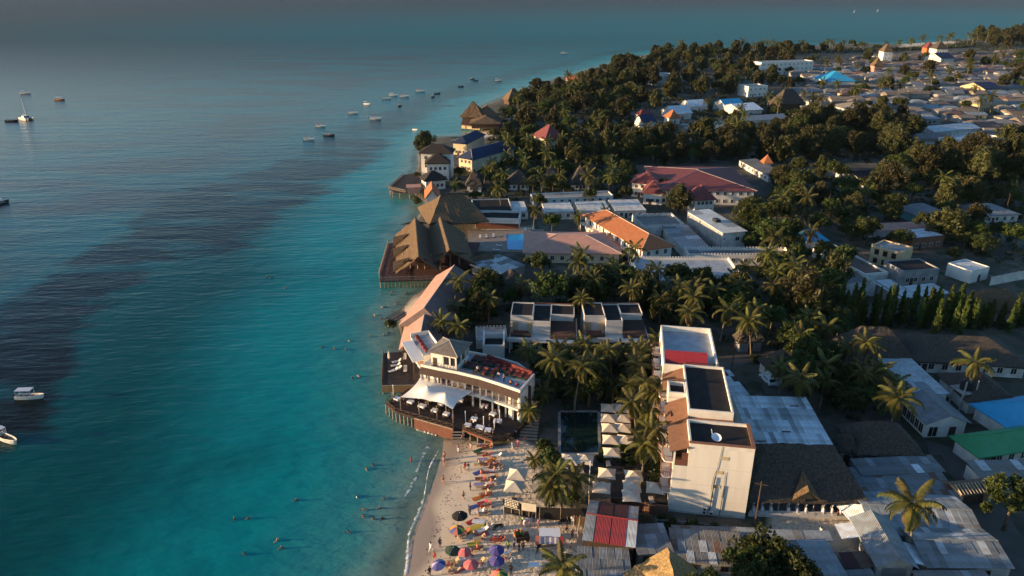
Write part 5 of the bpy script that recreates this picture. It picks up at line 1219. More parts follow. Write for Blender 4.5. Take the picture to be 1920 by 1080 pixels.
dm = MB(); q = [(L * .48, 1.0, h + 3.2), (L * .48, -.3, h + 2.2), (L * .48 - 2.2, -.2, h + .35), (L * .48 + 2.2, -.2, h + .35), (L * .48, 3.2, h + 3.4)]
dm.add(q + [(x, y, z - .25) for x, y, z in q], [(4, 2, 1), (4, 1, 3), (6, 7, 9), (8, 6, 9), (1, 2, 7, 6), (3, 1, 6, 8)]); dm.link('dormer', m_thatch, b.root)
link('dormer_face', mesh('dormer_face', [(L * .48 - 1.2, .05, h + .5), (L * .48 + 1.2, .05, h + .5), (L * .48, .05, h + 1.8), (L * .48 - 1.2, .2, h + .5), (L * .48 + 1.2, .2, h + .5), (L * .48, .2, h + 1.8)], [(0, 1, 2), (5, 4, 3), (0, 3, 4, 1), (1, 4, 5, 2), (2, 5, 3, 0)]), b.root, m_fence)
w = B('kerb_wall', 'low white kerb wall in front of the great thatched hall', (1404, 962), (1592, 968), 1.9, depth=.4, over=0, cat='wall')
for i in range(6): w.box('segment', m_white2, i * w.L / 6 + .03, (i + 1) * w.L / 6 - .03, 0, .4, -.2, .55 + .05 * (i % 2))
b = sheetroof('patchwork_roof_hall', 'hall under a patchwork roof of pale blue and white tin sheets', (1410, 833), (1563, 837), (1540, 752), 6.2, PB + [m_tin_pale], 10, 4, 'the pale patchwork tin roof', m_white2, .7, 5, 'hall', wt=.8)
b.box('side_wall', m_white, -.12, .24, .3, b.D - .3, -.2, b.h + .1); 
for x, y in ((.9, .6), (5.8, 3.4), (9.5, 11.0)): b.box('roof_patch', m_tin_rust, x, x + 1.5, y, y + .3, b.h + .1 + y * .05, b.h + .16 + y * .05)
hs('thatched_lodge', 'dark hipped thatched lodge behind the street tin roofs', (1606, 852), (1737, 853), 4.5, 'hip', m_thatch_dark, m_conc, 'the dark thatched lodge', R=(1650, 789), rise=3.6, over=.8, thatch=True, thick=.35, win=4)
hs('thatched_lodge', 'smaller dark thatched wing beside the dark thatched lodge', (1572, 846), (1612, 850), 4.2, 'hip', m_thatch_dark, m_conc, None, R=(1592, 800), rise=2.6, over=.6, thatch=True, thick=.3)
sheetroof('tin_market_roof', 'row of worn grey tin roofs just below the dark thatched lodge', (1617, 892), (1772, 884), (1757, 856), 3.9, GR + [m_tin_bright], 8, 2, 'the worn grey market roof', None, .4, 7)
sheetroof('tin_market_roof', 'wide rust-streaked tin roof beside the lone roadside palm', (1622, 932), (1803, 938), (1776, 886), 3.5, GR + [m_tin_rust], 9, 3, 'the rust-streaked tin roof', None, .4, 8)
o = B('red_awning', 'small bright red awning beside the roadside palm', (1748, 948), (1810, 950), 3.0, depth=2.0, over=0, cat='awning', landmark='the small red awning'); v = [(0, 0, 1.4), (o.L, 0, 1.4), (o.L, o.D, 1.9), (0, o.D, 1.9)]
link('canvas', mesh('canvas', [(x, y, z - .06) for x, y, z in v] + v, BOXF), o.root, M('bright_red_canvas', (.55, .03, .035), None, 1, .8)); [o.box('pole', m_iron, x - .04, x + .04, .05, .13, 0, 1.35) for x in (.1, o.L - .1)]
b = B('tiled_gateway', 'gateway under a brown barrel-tiled roof at the road', (1802, 930), (1872, 922), 4.0, depth=3.4, rise=.9, over=.4, cat='gateway', landmark='the tiled gateway'); b.gable(M('barrel_tile', (.24, .17, .11), (.17, .12, .08), 2, .9, 1.0, 2.2, wave='X'), .7, wall=m_ochre)
for x in (.4, b.L - .9): b.box('pillar', m_ochre, x, x + .5, .4, 2.9, -.2, 2.65)
for i in range(12): MB().bar((.15 + i * (b.L - .3) / 11, .05, b.h + .12), (.15 + i * (b.L - .3) / 11, b.D / 2, b.h + .82), .11, 5).link('tile_row', m_ochre if i % 3 == 0 else m_pole, b.root)
b.box('gate', m_wood, .9, b.L - .9, 1.4, 1.5, 0, 2.4)
b = sheetroof('long_tin_house', 'long tin-roofed house whose end slope catches the sun', (1636, 1000), (1850, 1012), None, 3.7, [m_tin_mid, m_tin_pale, m_tin_mid, m_tin_dull], 10, 2, 'the long tin-roofed house', m_conc, 1.2, 12, 'house', depth=9.5, gable=True)
v = [(-3.0, b.D * .75, b.h - .6), (.05, b.D / 2, b.h + 1.2), (.05, -.2, b.h - .1), (-.9, -.6, b.h - .5)]; link('end_slope', mesh('end_slope', [(x, y, z - .06) for x, y, z in v] + v, BOXF), b.root, m_tin_bright)  # bright tin here and duller roof sheets stand in for sun and shade
b = B('gabled_tin_house', 'small house with a crossed pale blue gable roof by the lane', (1642, 1062), (1723, 1066), 4.2, depth=9.6, rise=1.5, over=.5, cat='house', landmark='the pale blue gabled house'); b.walls(m_conc, b.h - .1); h, L, D = b.h, b.L, b.D
b.sheets([(0, 0, h), (L / 2, 0, h + 1.5), (L / 2, D, h + 1.5), (0, D, h)], 1, 3, [m_tin_mid], 1); b.sheets([(L / 2, 0, h + 1.5), (L, 0, h), (L, D, h), (L / 2, D, h + 1.5)], 1, 3, [m_tin_mid], 2)
link('gable', mesh('gable', [(.5, .5, h - .1), (L - .5, .5, h - .1), (L / 2, .5, h + 1.25), (.5, .65, h - .1), (L - .5, .65, h - .1), (L / 2, .65, h + 1.25)], [(0, 1, 2), (5, 4, 3), (0, 3, 4, 1), (1, 4, 5, 2), (2, 5, 3, 0)]), b.root, m_conc)
b.sheets([(-2.4, 5.6, h - .5), (0, 5.6, h + .0), (0, 8.6, h + .0), (-2.4, 8.6, h - .5)], 1, 1, [m_tin_bright], 3, name='porch_roof'); b.sheets([(L, 1, h), (L + 1.6, 1, h - .4), (L + 1.6, 5, h - .4), (L, 5, h)], 1, 1, [m_tin_bright], 4, name='porch_roof'); b.box('roller_door', m_tin_grey, 1.2, L - 1.2, .43, .49, 0, 2.3)
sheetroof('street_shop', 'long shop with a two-slope grey tin roof at the lower right', (1738, 1064), (1902, 1066), None, 3.9, [m_tin_mid, m_tin_grey, m_tin_grey, m_tin_pale], 8, 2, 'the long street shop', None, 1.0, 21, 'shop', depth=8.2, gable=True)
sheetroof('street_shop', 'shop roof of dull tin at the bottom edge below the long street shop', (1742, 1125), (1886, 1125), (1850, 1074), 3.6, [m_tin_dull, m_tin_mid], 6, 2, None, None, .4, 22, 'shop')
sheetroof('tin_workshop', 'wide pale tin workshop roof at the bottom beside the broadleaf tree', (1490, 1092), (1594, 1088), (1565, 1014), 3.8, [m_tin_mid, m_tin_grey, m_tin_mid], 5, 3, 'the wide tin workshop', None, .4, 23, 'workshop')
sheetroof('rusty_shed', 'small rust-red shed roof between workshop and pale blue gabled house', (1590, 1066), (1640, 1062), (1620, 1036), 3.2, [m_tin_rust, m_dkred], 3, 1, None, None, .3, 24)
sheetroof('tin_workshop', 'tin roof at the bottom edge in front of the rusty shed', (1600, 1125), (1668, 1122), (1640, 1070), 3.2, GR, 4, 3, None, None, .3, 25, 'workshop')
sheetroof('tin_workshop', 'narrow pale tin roof strip along the sandy lane', (1405, 1012), (1562, 1016), (1545, 998), 3.4, [m_tin_mid, m_tin_dull], 6, 1, None, None, .3, 26, 'workshop')
# red shed by the beach
b = B('red_tin_shed', 'shed with a red tin roof between pale end sheets beside the beach', (1092, 1012), (1192, 1027), 4.2, depth=8.6, rise=1.0, over=.3, cat='shed', landmark='the red tin shed'); L, D, h = b.L, b.D, b.h; b.walls(m_wood, h - .1)
for x0, x1, mf, mbk in ((0, L * .2, m_tin_mid, m_tin_mid), (L * .2, L * .5, m_redsheet, m_dkred), (L * .5, L * .8, m_redsheet, m_dkred), (L * .8, L, m_tin_pale, m_tin_mid)):
    b.sheets([(x0, 0, h), (x1, 0, h), (x1, D / 2, h + 1.0), (x0, D / 2, h + 1.0)], 2, 1, [mf], 1); b.sheets([(x0, D / 2, h + 1.0), (x1, D / 2, h + 1.0), (x1, D, h), (x0, D, h)], 2, 1, [mbk], 1)
MB().bar((0, D / 2, h + 1.08), (L, D / 2, h + 1.08), .1, 5).link('ridge_cap', m_redsheet, b.root)
lad = MB(); [lad.bar((-.9, y, 0), (-.9, y, 3.2), .05, 4) for y in (2.0, 4.6)]; [lad.bar((-.9, 2.0, z), (-.9, 4.6, z), .05, 4) for z in (.6, 1.4, 2.2, 3.0)]; lad.link('side_rack', m_pole, b.root)
sheetroof('beach_store', 'grey-blue tin roof below the red shed at the bottom edge', (1086, 1135), (1192, 1140), (1190, 1032), 3.3, GR, 5, 5, 'the grey beach store', None, .3, 31, 'store', skip=.0)
sheetroof('beach_store', 'flat grey roof between the red shed and the golden thatch', (1196, 1040), (1264, 1036), (1253, 982), 3.8, [m_tin_grey, m_tin_mid, m_tin_grey], 4, 3, None, None, .2, 32, 'store')
b = B('golden_thatch_house', 'house with golden sunlit thatch at the bottom of the picture', (1180, 1150), (1345, 1155), 4.2, depth=6.4, rise=4.6, over=.9, cat='house', landmark='the golden thatch'); b.walls(m_ochre, b.h - .1); b.gable(m_thatch_gold, axis='y', thatch=True, thick=.4, wall=m_wood)
sheetroof('rusty_market', 'patched market roof with rust-brown sheets below the hotel end wall', (1262, 1052), (1402, 1062), (1392, 1002), 3.5, RU + [m_tin_pale], 7, 3, 'the rusty patched market roof', None, .3, 33, 'market')
sheetroof('rusty_market', 'narrow row of dusty tin roofs under the hotel end wall', (1262, 1002), (1440, 1008), (1430, 992), 3.2, [m_tin_dull, m_tin_mid, m_tin_rust], 7, 1, None, None, .2, 34, 'market')
# fence and hedges behind the beach
def fence_line(pts, z, h, m, label, nm='timber_fence', step=2.2, cat='fence', lm=None, pm=None):
    p0 = W(*pts[0], z); o = thing(nm, label, cat, p0, 0, landmark=lm)
    for a, bb in zip(pts[:-1], pts[1:]):
        s, e = W(*a, z) - p0, W(*bb, z) - p0; n = max(1, int((e - s).length / step)); r = math.atan2((e - s).y, (e - s).x); w = (e - s).length / n
        for i in range(n):
            p = s.lerp(e, (i + .5) / n); q = link('panel', mesh('panel', boxv(-w / 2 + .03, w / 2 - .03, -.04, .04, .05, h + .05 * (i % 2)), BOXF), o, m[i % len(m)] if isinstance(m, list) else m, loc=p, rz=r)
            t = s.lerp(e, i / n); MB().bar((t.x, t.y, -.2), (t.x, t.y, h + .25), .07, 5).link('post', pm or m_pole, o)
    return o
m_fence_dk = M('dark_reed_mat', (.035, .028, .022), (.022, .018, .015), 5, .95, .5, 12)
fence_line([(945, 962), (1012, 974), (1090, 978)], GZ - .2, 2.3, m_fence_dk, 'dark reed fence with pale posts along the back of the beach', 'reed_fence', 3.0, lm='the dark reed fence')
fence_line([(1104, 948), (1165, 955), (1252, 970)], GZ, 2.0, [m_wood_red, m_brown, m_wood_red], 'reddish timber fence between the hotel garden and the market', step=2.4, lm='the reddish timber fence')
fence_line([(1076, 985), (1105, 985)], GZ, 1.6, m_fence, 'orange-lit reed screen beside the beach path', 'reed_screen'); fence_line([(1175, 975), (1222, 985)], GZ, 1.8, m_fence, 'golden reed screen beside the red tin shed', 'reed_screen')
fence_line([(1228, 985), (1405, 1003)], GZ, 1.2, m_conc, 'low grey garden wall at the foot of the hotel end wall', 'garden_wall', 3.0, 'wall', pm=m_conc)
# two sign boards on the fence
def letters(body, size, m, parent, loc, rz, tilt=math.pi / 2):
    cu = bpy.data.curves.new('lettering', 'FONT'); cu.body = body; cu.size = size; cu.extrude = .004; cu.align_x = 'CENTER'; to = bpy.data.objects.new('lettering', cu); C.objects.link(to)
    tm = bpy.data.meshes.new_from_object(to.evaluated_get(bpy.context.evaluated_depsgraph_get())); bpy.data.objects.remove(to); o = link('lettering', tm, parent, m, loc=loc); o.rotation_euler = (tilt, 0, rz); return o
for A, Bp, nm, bgm, fgm, frm in (((945, 953), (976, 961), 'black sign board with cream lettering bars standing before the reed fence', m_dark, m_canvas, m_canvas), ((979, 961), (1006, 965), 'cream sign board with faint script standing before the reed fence', m_canvas, m_ochre, m_pole)):
    b = B('sign_board', nm, A, Bp, 1.7, depth=.4, over=0, cat='sign'); L = b.L
    for x in (.05, L * .5, L - .05): b.box('post', m_pole, x - .05, x + .05, -.35, -.27, -.9, 2.7)
    bd = b.box('board', bgm, 0, L, -.45, -.36, 1.25, 2.65)
    for q in ((0, L, 2.65, 2.72), (0, L, 1.18, 1.25)): b.box('frame_rail', frm, q[0], q[1], -.47, -.34, q[2], q[3])
    # the writing is too small to read in the photograph: rows of short strokes
    rr = random.Random(3)
    for k, z in enumerate((2.32, 2.0, 1.68, 1.42)):
        x = .25 + rr.uniform(0, .3)
        while x < L - .4:
            w = rr.uniform(.12, .4); mm = MB().box(x, min(x + w, L - .2), -.462, -.45, z, z + (.17 if bgm is m_dark else .05)).link('lettering', fgm, b.root); x += w + .1
# houses further right
hs('thatched_villa', 'large round-shouldered thatched house in the dark garden', (1582, 676), (1718, 676), 4.5, 'hip', m_thatch_dark, m_conc, 'the round-shouldered thatched house', R=(1635, 612), rise=5.5, over=.9, thatch=True, thick=.4)
hs('long_dark_lodge', 'long low dark thatched lodge with white walls behind the columnar trees', (1700, 676), (1935, 690), 4.2, 'hip', m_thatch_dark, m_white2, 'the long dark lodge', depth=13, rise=3.4, over=.8, thatch=True, thick=.35, win=8)
sheetroof('white_tin_roof_house', 'house under one long smooth pale tin slope in the dark garden', (1712, 740), (1780, 738), (1690, 676), 4.2, [m_tin_pale, m_tin_mid], 2, 3, 'the smooth pale tin slope', m_white2, .6, 41, 'house')
b = B('arched_white_house', 'white arched bungalow with slate-grey gable roof', (1736, 796), (1823, 794), 4.4, depth=9, rise=1.7, over=.6, cat='bungalow', landmark='the white arched bungalow'); b.walls(m_white); b.gable(m_tin_grey, axis='y', wall=m_white); b.windows('f', 1, 1.2, 1.5, 1.9, a=.8, b=3.2, glass=m_dark); b.door('f', b.L * .66, 1.2, 2.1); b.windows('l', 5, 1.3, 1.1, 1.8, glass=m_dark)
p = W(1800, 762, GZ); wt = thing('water_tower', 'concrete water tower frame carrying a black tank', 'water tower', p, .2, landmark='the concrete water tower')
for x in (-1.3, 1.3):
    for y in (-1.3, 1.3): box('leg', m_conc, wt, x - .16, x + .16, y - .16, y + .16, -.2, 3.6)
box('platform', m_conc, wt, -1.7, 1.7, -1.7, 1.7, 3.6, 3.85); MB().bar((0, 0, 3.85), (0, 0, 5.5), .95, 14).link('tank', m_iron, wt); MB().bar((0, 0, 5.5), (0, 0, 5.75), .9, 14, .3).link('lid', m_iron, wt)
for x in (-1.3, 1.3): box('upper_post', m_conc, wt, x - .1, x + .1, -1.4, -1.2, 3.85, 6.2)
hs('brown_hip_house', 'brown hipped-roof house beyond the blue tarpaulin roof', (1815, 754), (1912, 754), 4.2, 'hip', m_thatch_dark, m_white2, 'the brown hipped house', R=(1865, 700), rise=3.0, over=.7, thatch=True)
hs('blue_roof_pavilion', 'pavilion under a bright blue hipped roof at the edge of the picture', (1893, 805), (2010, 786), 4.2, 'hip', m_blue, m_white2, 'the bright blue hipped roof', Cp=(1843, 753), rise=2.4, over=.8, win=4, cat='pavilion', cap=m_blue)
hs('green_roof_pavilion', 'pavilion under a green hipped roof at the edge of the picture', (1836, 859), (1978, 838), 4.2, 'hip', m_green, m_white2, 'the green hipped roof', Cp=(1793, 815), rise=1.9, over=.8, win=5, cat='pavilion', cap=m_green)
sheetroof('tan_tin_roof', 'tan corrugated roof just below the green hipped roof', (1842, 902), (1960, 900), (1940, 866), 3.8, [m_tin_dull, m_tin_pale], 5, 2, None, m_white2, .5, 44, 'house')
sheetroof('stepped_tin_sheds', 'cluster of small bright blue-white tin sheds behind the hotel', (1368, 768), (1424, 764), (1398, 694), 3.0, [m_tin_bright, m_tin_mid, m_tin_grey, m_tin_bright], 4, 6, 'the small blue-white tin sheds', None, .3, 45, skip=.12)
hs('shaded_house', 'dark-roofed house in deep shade beside the parked white car', (1455, 706), (1512, 700), 4.0, 'hip', m_thatch_dark, m_white2, None, R=(1480, 655), rise=2.5, over=.6)
hs('red_gable_shelter', 'little red-edged gable shelter in the dark garden', (1520, 678), (1560, 676), 3.2, 'gable', m_dkred, m_wood, None, R=(1536, 648), rise=2.6, over=.4, axis='y')
hs('thatched_villa', 'dark thatched roof behind the parked white car', (1385, 642), (1436, 640), 4.0, 'hip', m_thatch_dark, m_conc, None, R=(1410, 612), rise=2.8, over=.6, thatch=True)
# middle right
hs('blue_roof_house', 'house with a plain blue roof among broad green trees', (1511, 452), (1556, 451), 4.6, 'hip', m_blue, m_white2, 'the plain blue roof', R=(1532, 428), rise=1.6, over=.5)
b = B('long_parapet_block', 'long block with bright white parapet and rust-red roof', (1622, 514), (1666, 510), 4.6, Cp=(1570, 458), over=0, cat='building', landmark='the long white parapet'); b.walls(m_white2, b.h - .8); b.flat(m_tin_rust, m_white, .5, .4); b.sheets([(.45, b.D * .6, b.h - .45), (b.L - .45, b.D * .6, b.h - .45), (b.L - .45, b.D - .5, b.h - .3), (.45, b.D - .5, b.h - .3)], 2, 4, [m_tin_bright, m_tin_mid], 6)
b = B('unfinished_house', 'unfinished ochre house glowing in the sun with square window holes', (1634, 460), (1690, 474), 6.6, depth=8, over=0, cat='house', landmark='the unfinished ochre house'); b.walls(m_ochre, b.h - .6); b.flat(m_conc, m_ochre, .4, .3); b.windows('f', 3, 3.8, 1.1, 1.4, m_wood, glass=m_dark); b.windows('f', 3, 1.2, 1.0, 1.3, m_wood, glass=m_dark); [b.box('column_stub', m_ochre, x, x + .3, .0, .3, b.h, b.h + .6) for x in (0, b.L * .3, b.L * .6, b.L - .3)]
hs('brick_shell_house', 'brick house shell under a flat white tin roof', (1712, 447), (1772, 441), 5.4, 'flat', m_tin_bright, m_brown, 'the brick house shell', Cp=(1752, 424), over=0, par=.12, win=4)
hs('pink_row', 'long low pink roof running behind the unfinished house', (1622, 434), (1768, 428), 3.6, 'gable', m_pink, m_white2, 'the long low pink row', depth=8, rise=.9, over=.4)
hs('hip_tin_house', 'turquoise-walled house with a blue-grey hipped tin roof', (1728, 409), (1792, 405), 4.2, 'hip', m_tin_grey, M('turquoise_plaster', (.10, .30, .30), None, 1, .9), 'the turquoise-walled house', R=(1758, 380), rise=2.2, over=.6, win=4)
hs('hip_tin_house', 'blue-grey hipped tin house next to the power pole', (1846, 405), (1916, 402), 4.2, 'hip', m_tin_grey, m_white2, 'the second hipped tin house', R=(1880, 380), rise=2.2, over=.6, win=4)
hs('concrete_house', 'stained concrete house with black flat roof above the columnar trees', (1694, 508), (1762, 503), 5.6, 'flat', m_black, m_conc, 'the stained concrete house', depth=8, over=0, par=.3, win=4)
hs('white_store', 'small white store with a tilted pale roof', (1823, 508), (1856, 500), 5.0, 'flat', m_tin_pale, m_white, None, depth=7, over=0, par=.15, cat='store')
fence_line([(1855, 536), (1980, 512)], GZ, 2.6, m_white2, 'long white compound wall at the edge of the picture', 'compound_wall', 5, 'wall', 'the white compound wall', m_white2)
sheetroof('tin_row_house', 'striped tin roof between columnar trees and the concrete house', (1688, 560), (1728, 556), (1690, 524), 4.0, [m_tin_pale, m_tin_grey], 6, 1, None, None, .4, 51, 'house'); sheetroof('tin_row_house', 'second striped tin roof right of the first one', (1724, 556), (1782, 550), (1765, 532), 4.0, [m_tin_pale, m_tin_grey], 6, 1, None, None, .4, 52, 'house')
hs('battlemented_house', 'grey-roofed house with a serrated white rim behind the feathery tree', (1582, 534), (1643, 532), 4.8, 'flat', m_tin_dull, m_white2, None, Cp=(1634, 508), over=0, par=.5, crenel=.8)
hs('thatched_dome', 'rounded brown thatched roof behind the columnar trees', (1830, 584), (1935, 582), 4.4, 'hip', m_thatch, m_conc, 'the rounded brown thatch', R=(1880, 541), rise=4, over=.9, thatch=True, thick=.4)
hs('garden_house', 'dark garden building with long low roof beyond the sandy yard', (1620, 342), (1690, 338), 4, 'gable', m_black, m_white2, None, R=(1655, 318), rise=1.5, over=.6, win=4)
b = sheetroof('long_dormitory', 'long narrow dormitory with a low dull roof', (1385, 300), (1440, 330), None, 4, [m_tin_dull, m_tin_grey], 6, 1, 'the long narrow dormitory', m_white2, .5, 55, 'dormitory', depth=8)
# roads and paths
def road(nm, pxs, w, m, z=GZ + .03):
    pts = [W(a, c, z) for a, c in pxs]; l, r = off(pts, -w / 2), off(pts, w / 2); v = []; 
    for p, q in zip(l, r): v += [(p.x, p.y, z), (q.x, q.y, z)]
    structure(link(nm, mesh(nm, v, [(2 * i, 2 * i + 1, 2 * i + 3, 2 * i + 2) for i in range(len(pts) - 1)]), None, m))
road('lane', [(1930, 1090), (1900, 1030), (1870, 985), (1840, 930), (1790, 850), (1740, 840)], 5.0, m_asph)
road('garden_path', [(1540, 730), (1590, 750), (1620, 745)], 1.6, m_asph, GZ + .035); road('garden_path', [(1575, 790), (1590, 765), (1612, 735)], 1.6, m_asph, GZ + .04); road('hotel_drive', [(1345, 690), (1400, 668), (1440, 690), (1460, 740)], 5, m_asph, GZ + .045)
# ---------------------------------------------------------------- trees placed one by one
for px, py, k, s, v in [
    (1730, 945, 'palm', 1.25, 1), (978, 658, 'palm', .75, 3), (1042, 668, 'palm', .8, 0), (1070, 655, 'palm', .75, 3), (1128, 658, 'palm', .75, 0), (1172, 660, 'palm', .8, 3), (1205, 655, 'palm', .75, 0), (1080, 690, 'palm', 1.0, 4), (1000, 650, 'palm', .9, 2), (1015, 735, 'palm', .8, 3), (990, 765, 'palm', .8, 3), (1112, 640, 'palm', .9, 2), (1150, 660, 'palm', 1.0, 2), (1190, 650, 'palm', .95, 1), (1222, 640, 'palm', .9, 2),
    (1215, 680, 'palm', 1.0, 2), (1205, 715, 'palm', 1.0, 4), (1222, 740, 'palm', .9, 2), (1200, 755, 'palm', 1.0, 4), (1212, 800, 'palm', .95, 2), (1208, 838, 'palm', 1.0, 1), (1222, 775, 'palm', .9, 2), (1185, 725, 'palm', .85, 1), (1125, 680, 'palm', .95, 2), (1050, 650, 'palm', .9, 1),
    (1055, 893, 'palm', 1.05, 0), (1030, 915, 'palm', .95, 3), (1083, 897, 'palm', .85, 3), (1060, 1065, 'palm', 1.05, 3), (1002, 860, 'palm', .55, 3),
    (865, 520, 'palm', 1.05, 2), (915, 560, 'palm', .9, 1), (835, 600, 'palm', .9, 1), (870, 610, 'palm', .85, 2), (850, 575, 'palm', .9, 0), (1295, 560, 'palm', 1.1, 2), (1300, 590, 'palm', 1.0, 4), (1100, 475, 'palm', 1.1, 4), (1180, 545, 'palm', 1.0, 2), (1095, 560, 'palm', 1.0, 1), (1110, 525, 'palm', 1.0, 2), (1320, 530, 'palm', 1.05, 1), (1010, 525, 'palm', .9, 2), (1060, 525, 'palm', .9, 2), (1240, 560, 'palm', .9, 1),
    (940, 350, 'palm', 1.1, 2), (1105, 330, 'palm', 1.2, 4), (1085, 405, 'palm', .9, 2), (1000, 395, 'palm', .9, 2), (850, 345, 'palm', .9, 1), (1140, 395, 'palm', .9, 1), (1560, 870, 'palm', .01, 1),
    (1500, 700, 'palm', 1.1, 2), (1620, 640, 'palm', 1.0, 4), (1680, 740, 'palm', 1.15, 2), (1690, 715, 'palm', .9, 0), (1815, 672, 'palm', 1.1, 2), (1640, 690, 'palm', .9, 1), (1470, 690, 'palm', .9, 2), (1545, 720, 'palm', .9, 0),
    (1905, 925, 'broad', 1.15, 3), (1440, 1050, 'broad', 1.05, 2), (1500, 1072, 'broad', .95, 0), (1405, 1058, 'broad', .85, 1), (1838, 876, 'broad', .28, 5), (1035, 415, 'broad', 1.0, 0), (1000, 345, 'broad', .9, 4), (1035, 540, 'broad', 1.2, 3), (1010, 490, 'broad', 1.0, 1), (1120, 590, 'broad', .8, 1),
    (1510, 552, 'casu', 1.35, 1), (1275, 368, 'casu', 1.0, 0), (1243, 350, 'casu', .85, 4), (796, 264, 'casu', 1.35, 5), (1340, 1135, 'broad', 1.25, 3), (1420, 1140, 'broad', 1.2, 1), (1290, 1150, 'broad', 1.1, 3), (1405, 385, 'broad', 1.1, 1), (1450, 430, 'broad', 1.35, 3), (1480, 445, 'broad', 1.1, 2), (1500, 335, 'broad', 1.3, 3), (1675, 380, 'broad', 1.2, 1), (1810, 365, 'broad', 1.2, 2), (1910, 435, 'broad', 1.3, 0), (1800, 415, 'broad', 1.1, 4), (1690, 305, 'broad', 1.6, 1), (1790, 475, 'broad', .9, 5), (1690, 440, 'broad', 1.0, 1), (1600, 430, 'broad', 1.1, 2),  # the broad trees below the frame are added to shade the lower-right roofs
    (1502, 470, 'colu', 1.0, 0), (1537, 468, 'colu', 1.0, 2), (1133, 555, 'colu', 1.0, 1), (1226, 565, 'colu', 1.0, 0), (1760, 595, 'colu', 1.1, 2), (1796, 585, 'colu', 1.0, 0), (1811, 585, 'colu', 1.1, 2), (1832, 585, 'colu', 1.0, 1), (1898, 595, 'colu', .9, 1),
    (1030, 855, 'bush', 1.6, 0), (1018, 835, 'bush', 1.3, 1), (1125, 860, 'bush', .8, 2), (1130, 842, 'bush', .7, 2), (730, 606, 'bush', 1.2, 1), (780, 375, 'bush', 1.6, 2), (782, 328, 'bush', 1.6, 0), (1830, 852, 'bush', 1.3, 1), (1845, 840, 'bush', 1.2, 3), (1510, 965, 'bush', .01, 1), (1075, 930, 'bush', 1.0, 0), (1260, 982, 'bush', 1.1, 1), (1300, 990, 'bush', 1.2, 0), (1340, 995, 'bush', 1.1, 2), (1375, 999, 'bush', 1.0, 3), (1240, 975, 'bush', 1.0, 1), (795, 690, 'bush', .8, 1)]:
    if s > .02: tree_at(k, px, py, s, v)
# ---------------------------------------------------------------- groves
GROVES = [
    (((1000, 705), (1235, 690), (1238, 745), (1130, 765), (1060, 775), (1010, 750)), dict(palm=11, broad=5, bush=14), 2.8, .95),
    (((1140, 775), (1232, 760), (1240, 905), (1195, 920), (1160, 860)), dict(bush=10), 2.2, .9),
    (((840, 545), (990, 560), (1190, 530), (1420, 540), (1560, 545), (1560, 600), (1235, 612), (1215, 588), (950, 585), (880, 625)), dict(palm=32, broad=30, casu=9, colu=4, bush=10), 3.0, 1.0),
    (((1345, 640), (1480, 600), (1580, 610), (1600, 700), (1650, 760), (1600, 790), (1470, 740), (1380, 660)), dict(palm=12, broad=18, bush=8), 3.0, 1.0),
    (((1560, 595), (1960, 592), (1960, 618), (1560, 618)), dict(colu=46), 1.5, 1.0),
    (((1395, 410), (1480, 400), (1560, 460), (1600, 540), (1480, 555), (1400, 500)), dict(broad=18, palm=8), 3.2, 1.1),
    (((1560, 400), (1700, 360), (1930, 350), (1930, 500), (1780, 480), (1600, 460)), dict(broad=20, casu=8, palm=6, bush=14), 3.5, 1.1),
    (((1430, 330), (1560, 330), (1700, 370), (1600, 420), (1450, 400)), dict(broad=15, casu=6), 3.5, 1.1),
    (((1480, 235), (1700, 235), (1720, 305), (1500, 305)), dict(casu=38, broad=4), 3.4, 1.3),
    (((1345, 245), (1475, 250), (1470, 305), (1340, 300)), dict(casu=16, palm=4), 4, 1.2),
    (((1190, 265), (1340, 262), (1330, 310), (1200, 310)), dict(casu=18, broad=10, palm=6), 4, 1.15),
    (((1700, 310), (1930, 290), (1930, 352), (1720, 362)), dict(casu=26, broad=14), 4, 1.3),
    (((918, 262), (1010, 250), (1180, 250), (1190, 318), (1060, 335), (930, 322)), dict(palm=24, broad=26, casu=18, bush=6), 3.6, 1.1),
    (((930, 208), (990, 178), (1090, 150), (1190, 150), (1200, 250), (1010, 250), (930, 245)), dict(palm=18, broad=24, casu=36), 4.4, 1.25),
    (((1090, 150), (1150, 124), (1250, 104), (1420, 98), (1500, 112), (1440, 165), (1200, 215)), dict(palm=12, broad=40, casu=62), 5.5, 1.5),
    (((1170, 116), (1300, 99), (1480, 93), (1640, 90), (1660, 97), (1480, 104), (1200, 112)), dict(palm=22, casu=18, broad=8), 6, 1.4),
    (((1660, 92), (1800, 82), (1830, 80), (1830, 88), (1660, 98)), dict(palm=16), 7, 1.5),
    (((1800, 78), (1860, 68), (1960, 58), (1960, 92), (1840, 98)), dict(palm=10, casu=36), 6, 1.8),
    (((1440, 175), (1500, 120), (1930, 105), (1930, 230), (1700, 230), (1480, 235)), dict(palm=38, broad=36, casu=16), 8, 1.3),
    (((1290, 200), (1480, 180), (1480, 240), (1300, 250)), dict(palm=8, broad=5), 6, 1.2),
    (((850, 330), (1180, 325), (1185, 400), (960, 405), (870, 370)), dict(palm=22, broad=22, bush=8), 2.8, 1.0),
]
def scatter(poly, n, r, tries=60):
    q = pxpoly(poly); lo, hi = q.min(0), q.max(0); out = []
    for _ in range(n * tries):
        if len(out) >= n: break
        x, y = RND.uniform(lo[0], hi[0]), RND.uniform(lo[1], hi[1])
        if not inside(np.array([[x, y]]), q)[0] or blocked(x, y, 1.1): continue
        if any(abs(t[0] - x) < r * .9 and abs(t[1] - y) < r * .9 for t in TREES[-260:]): continue
        out.append((x, y)); TREES.append((x, y, 1))
    return out
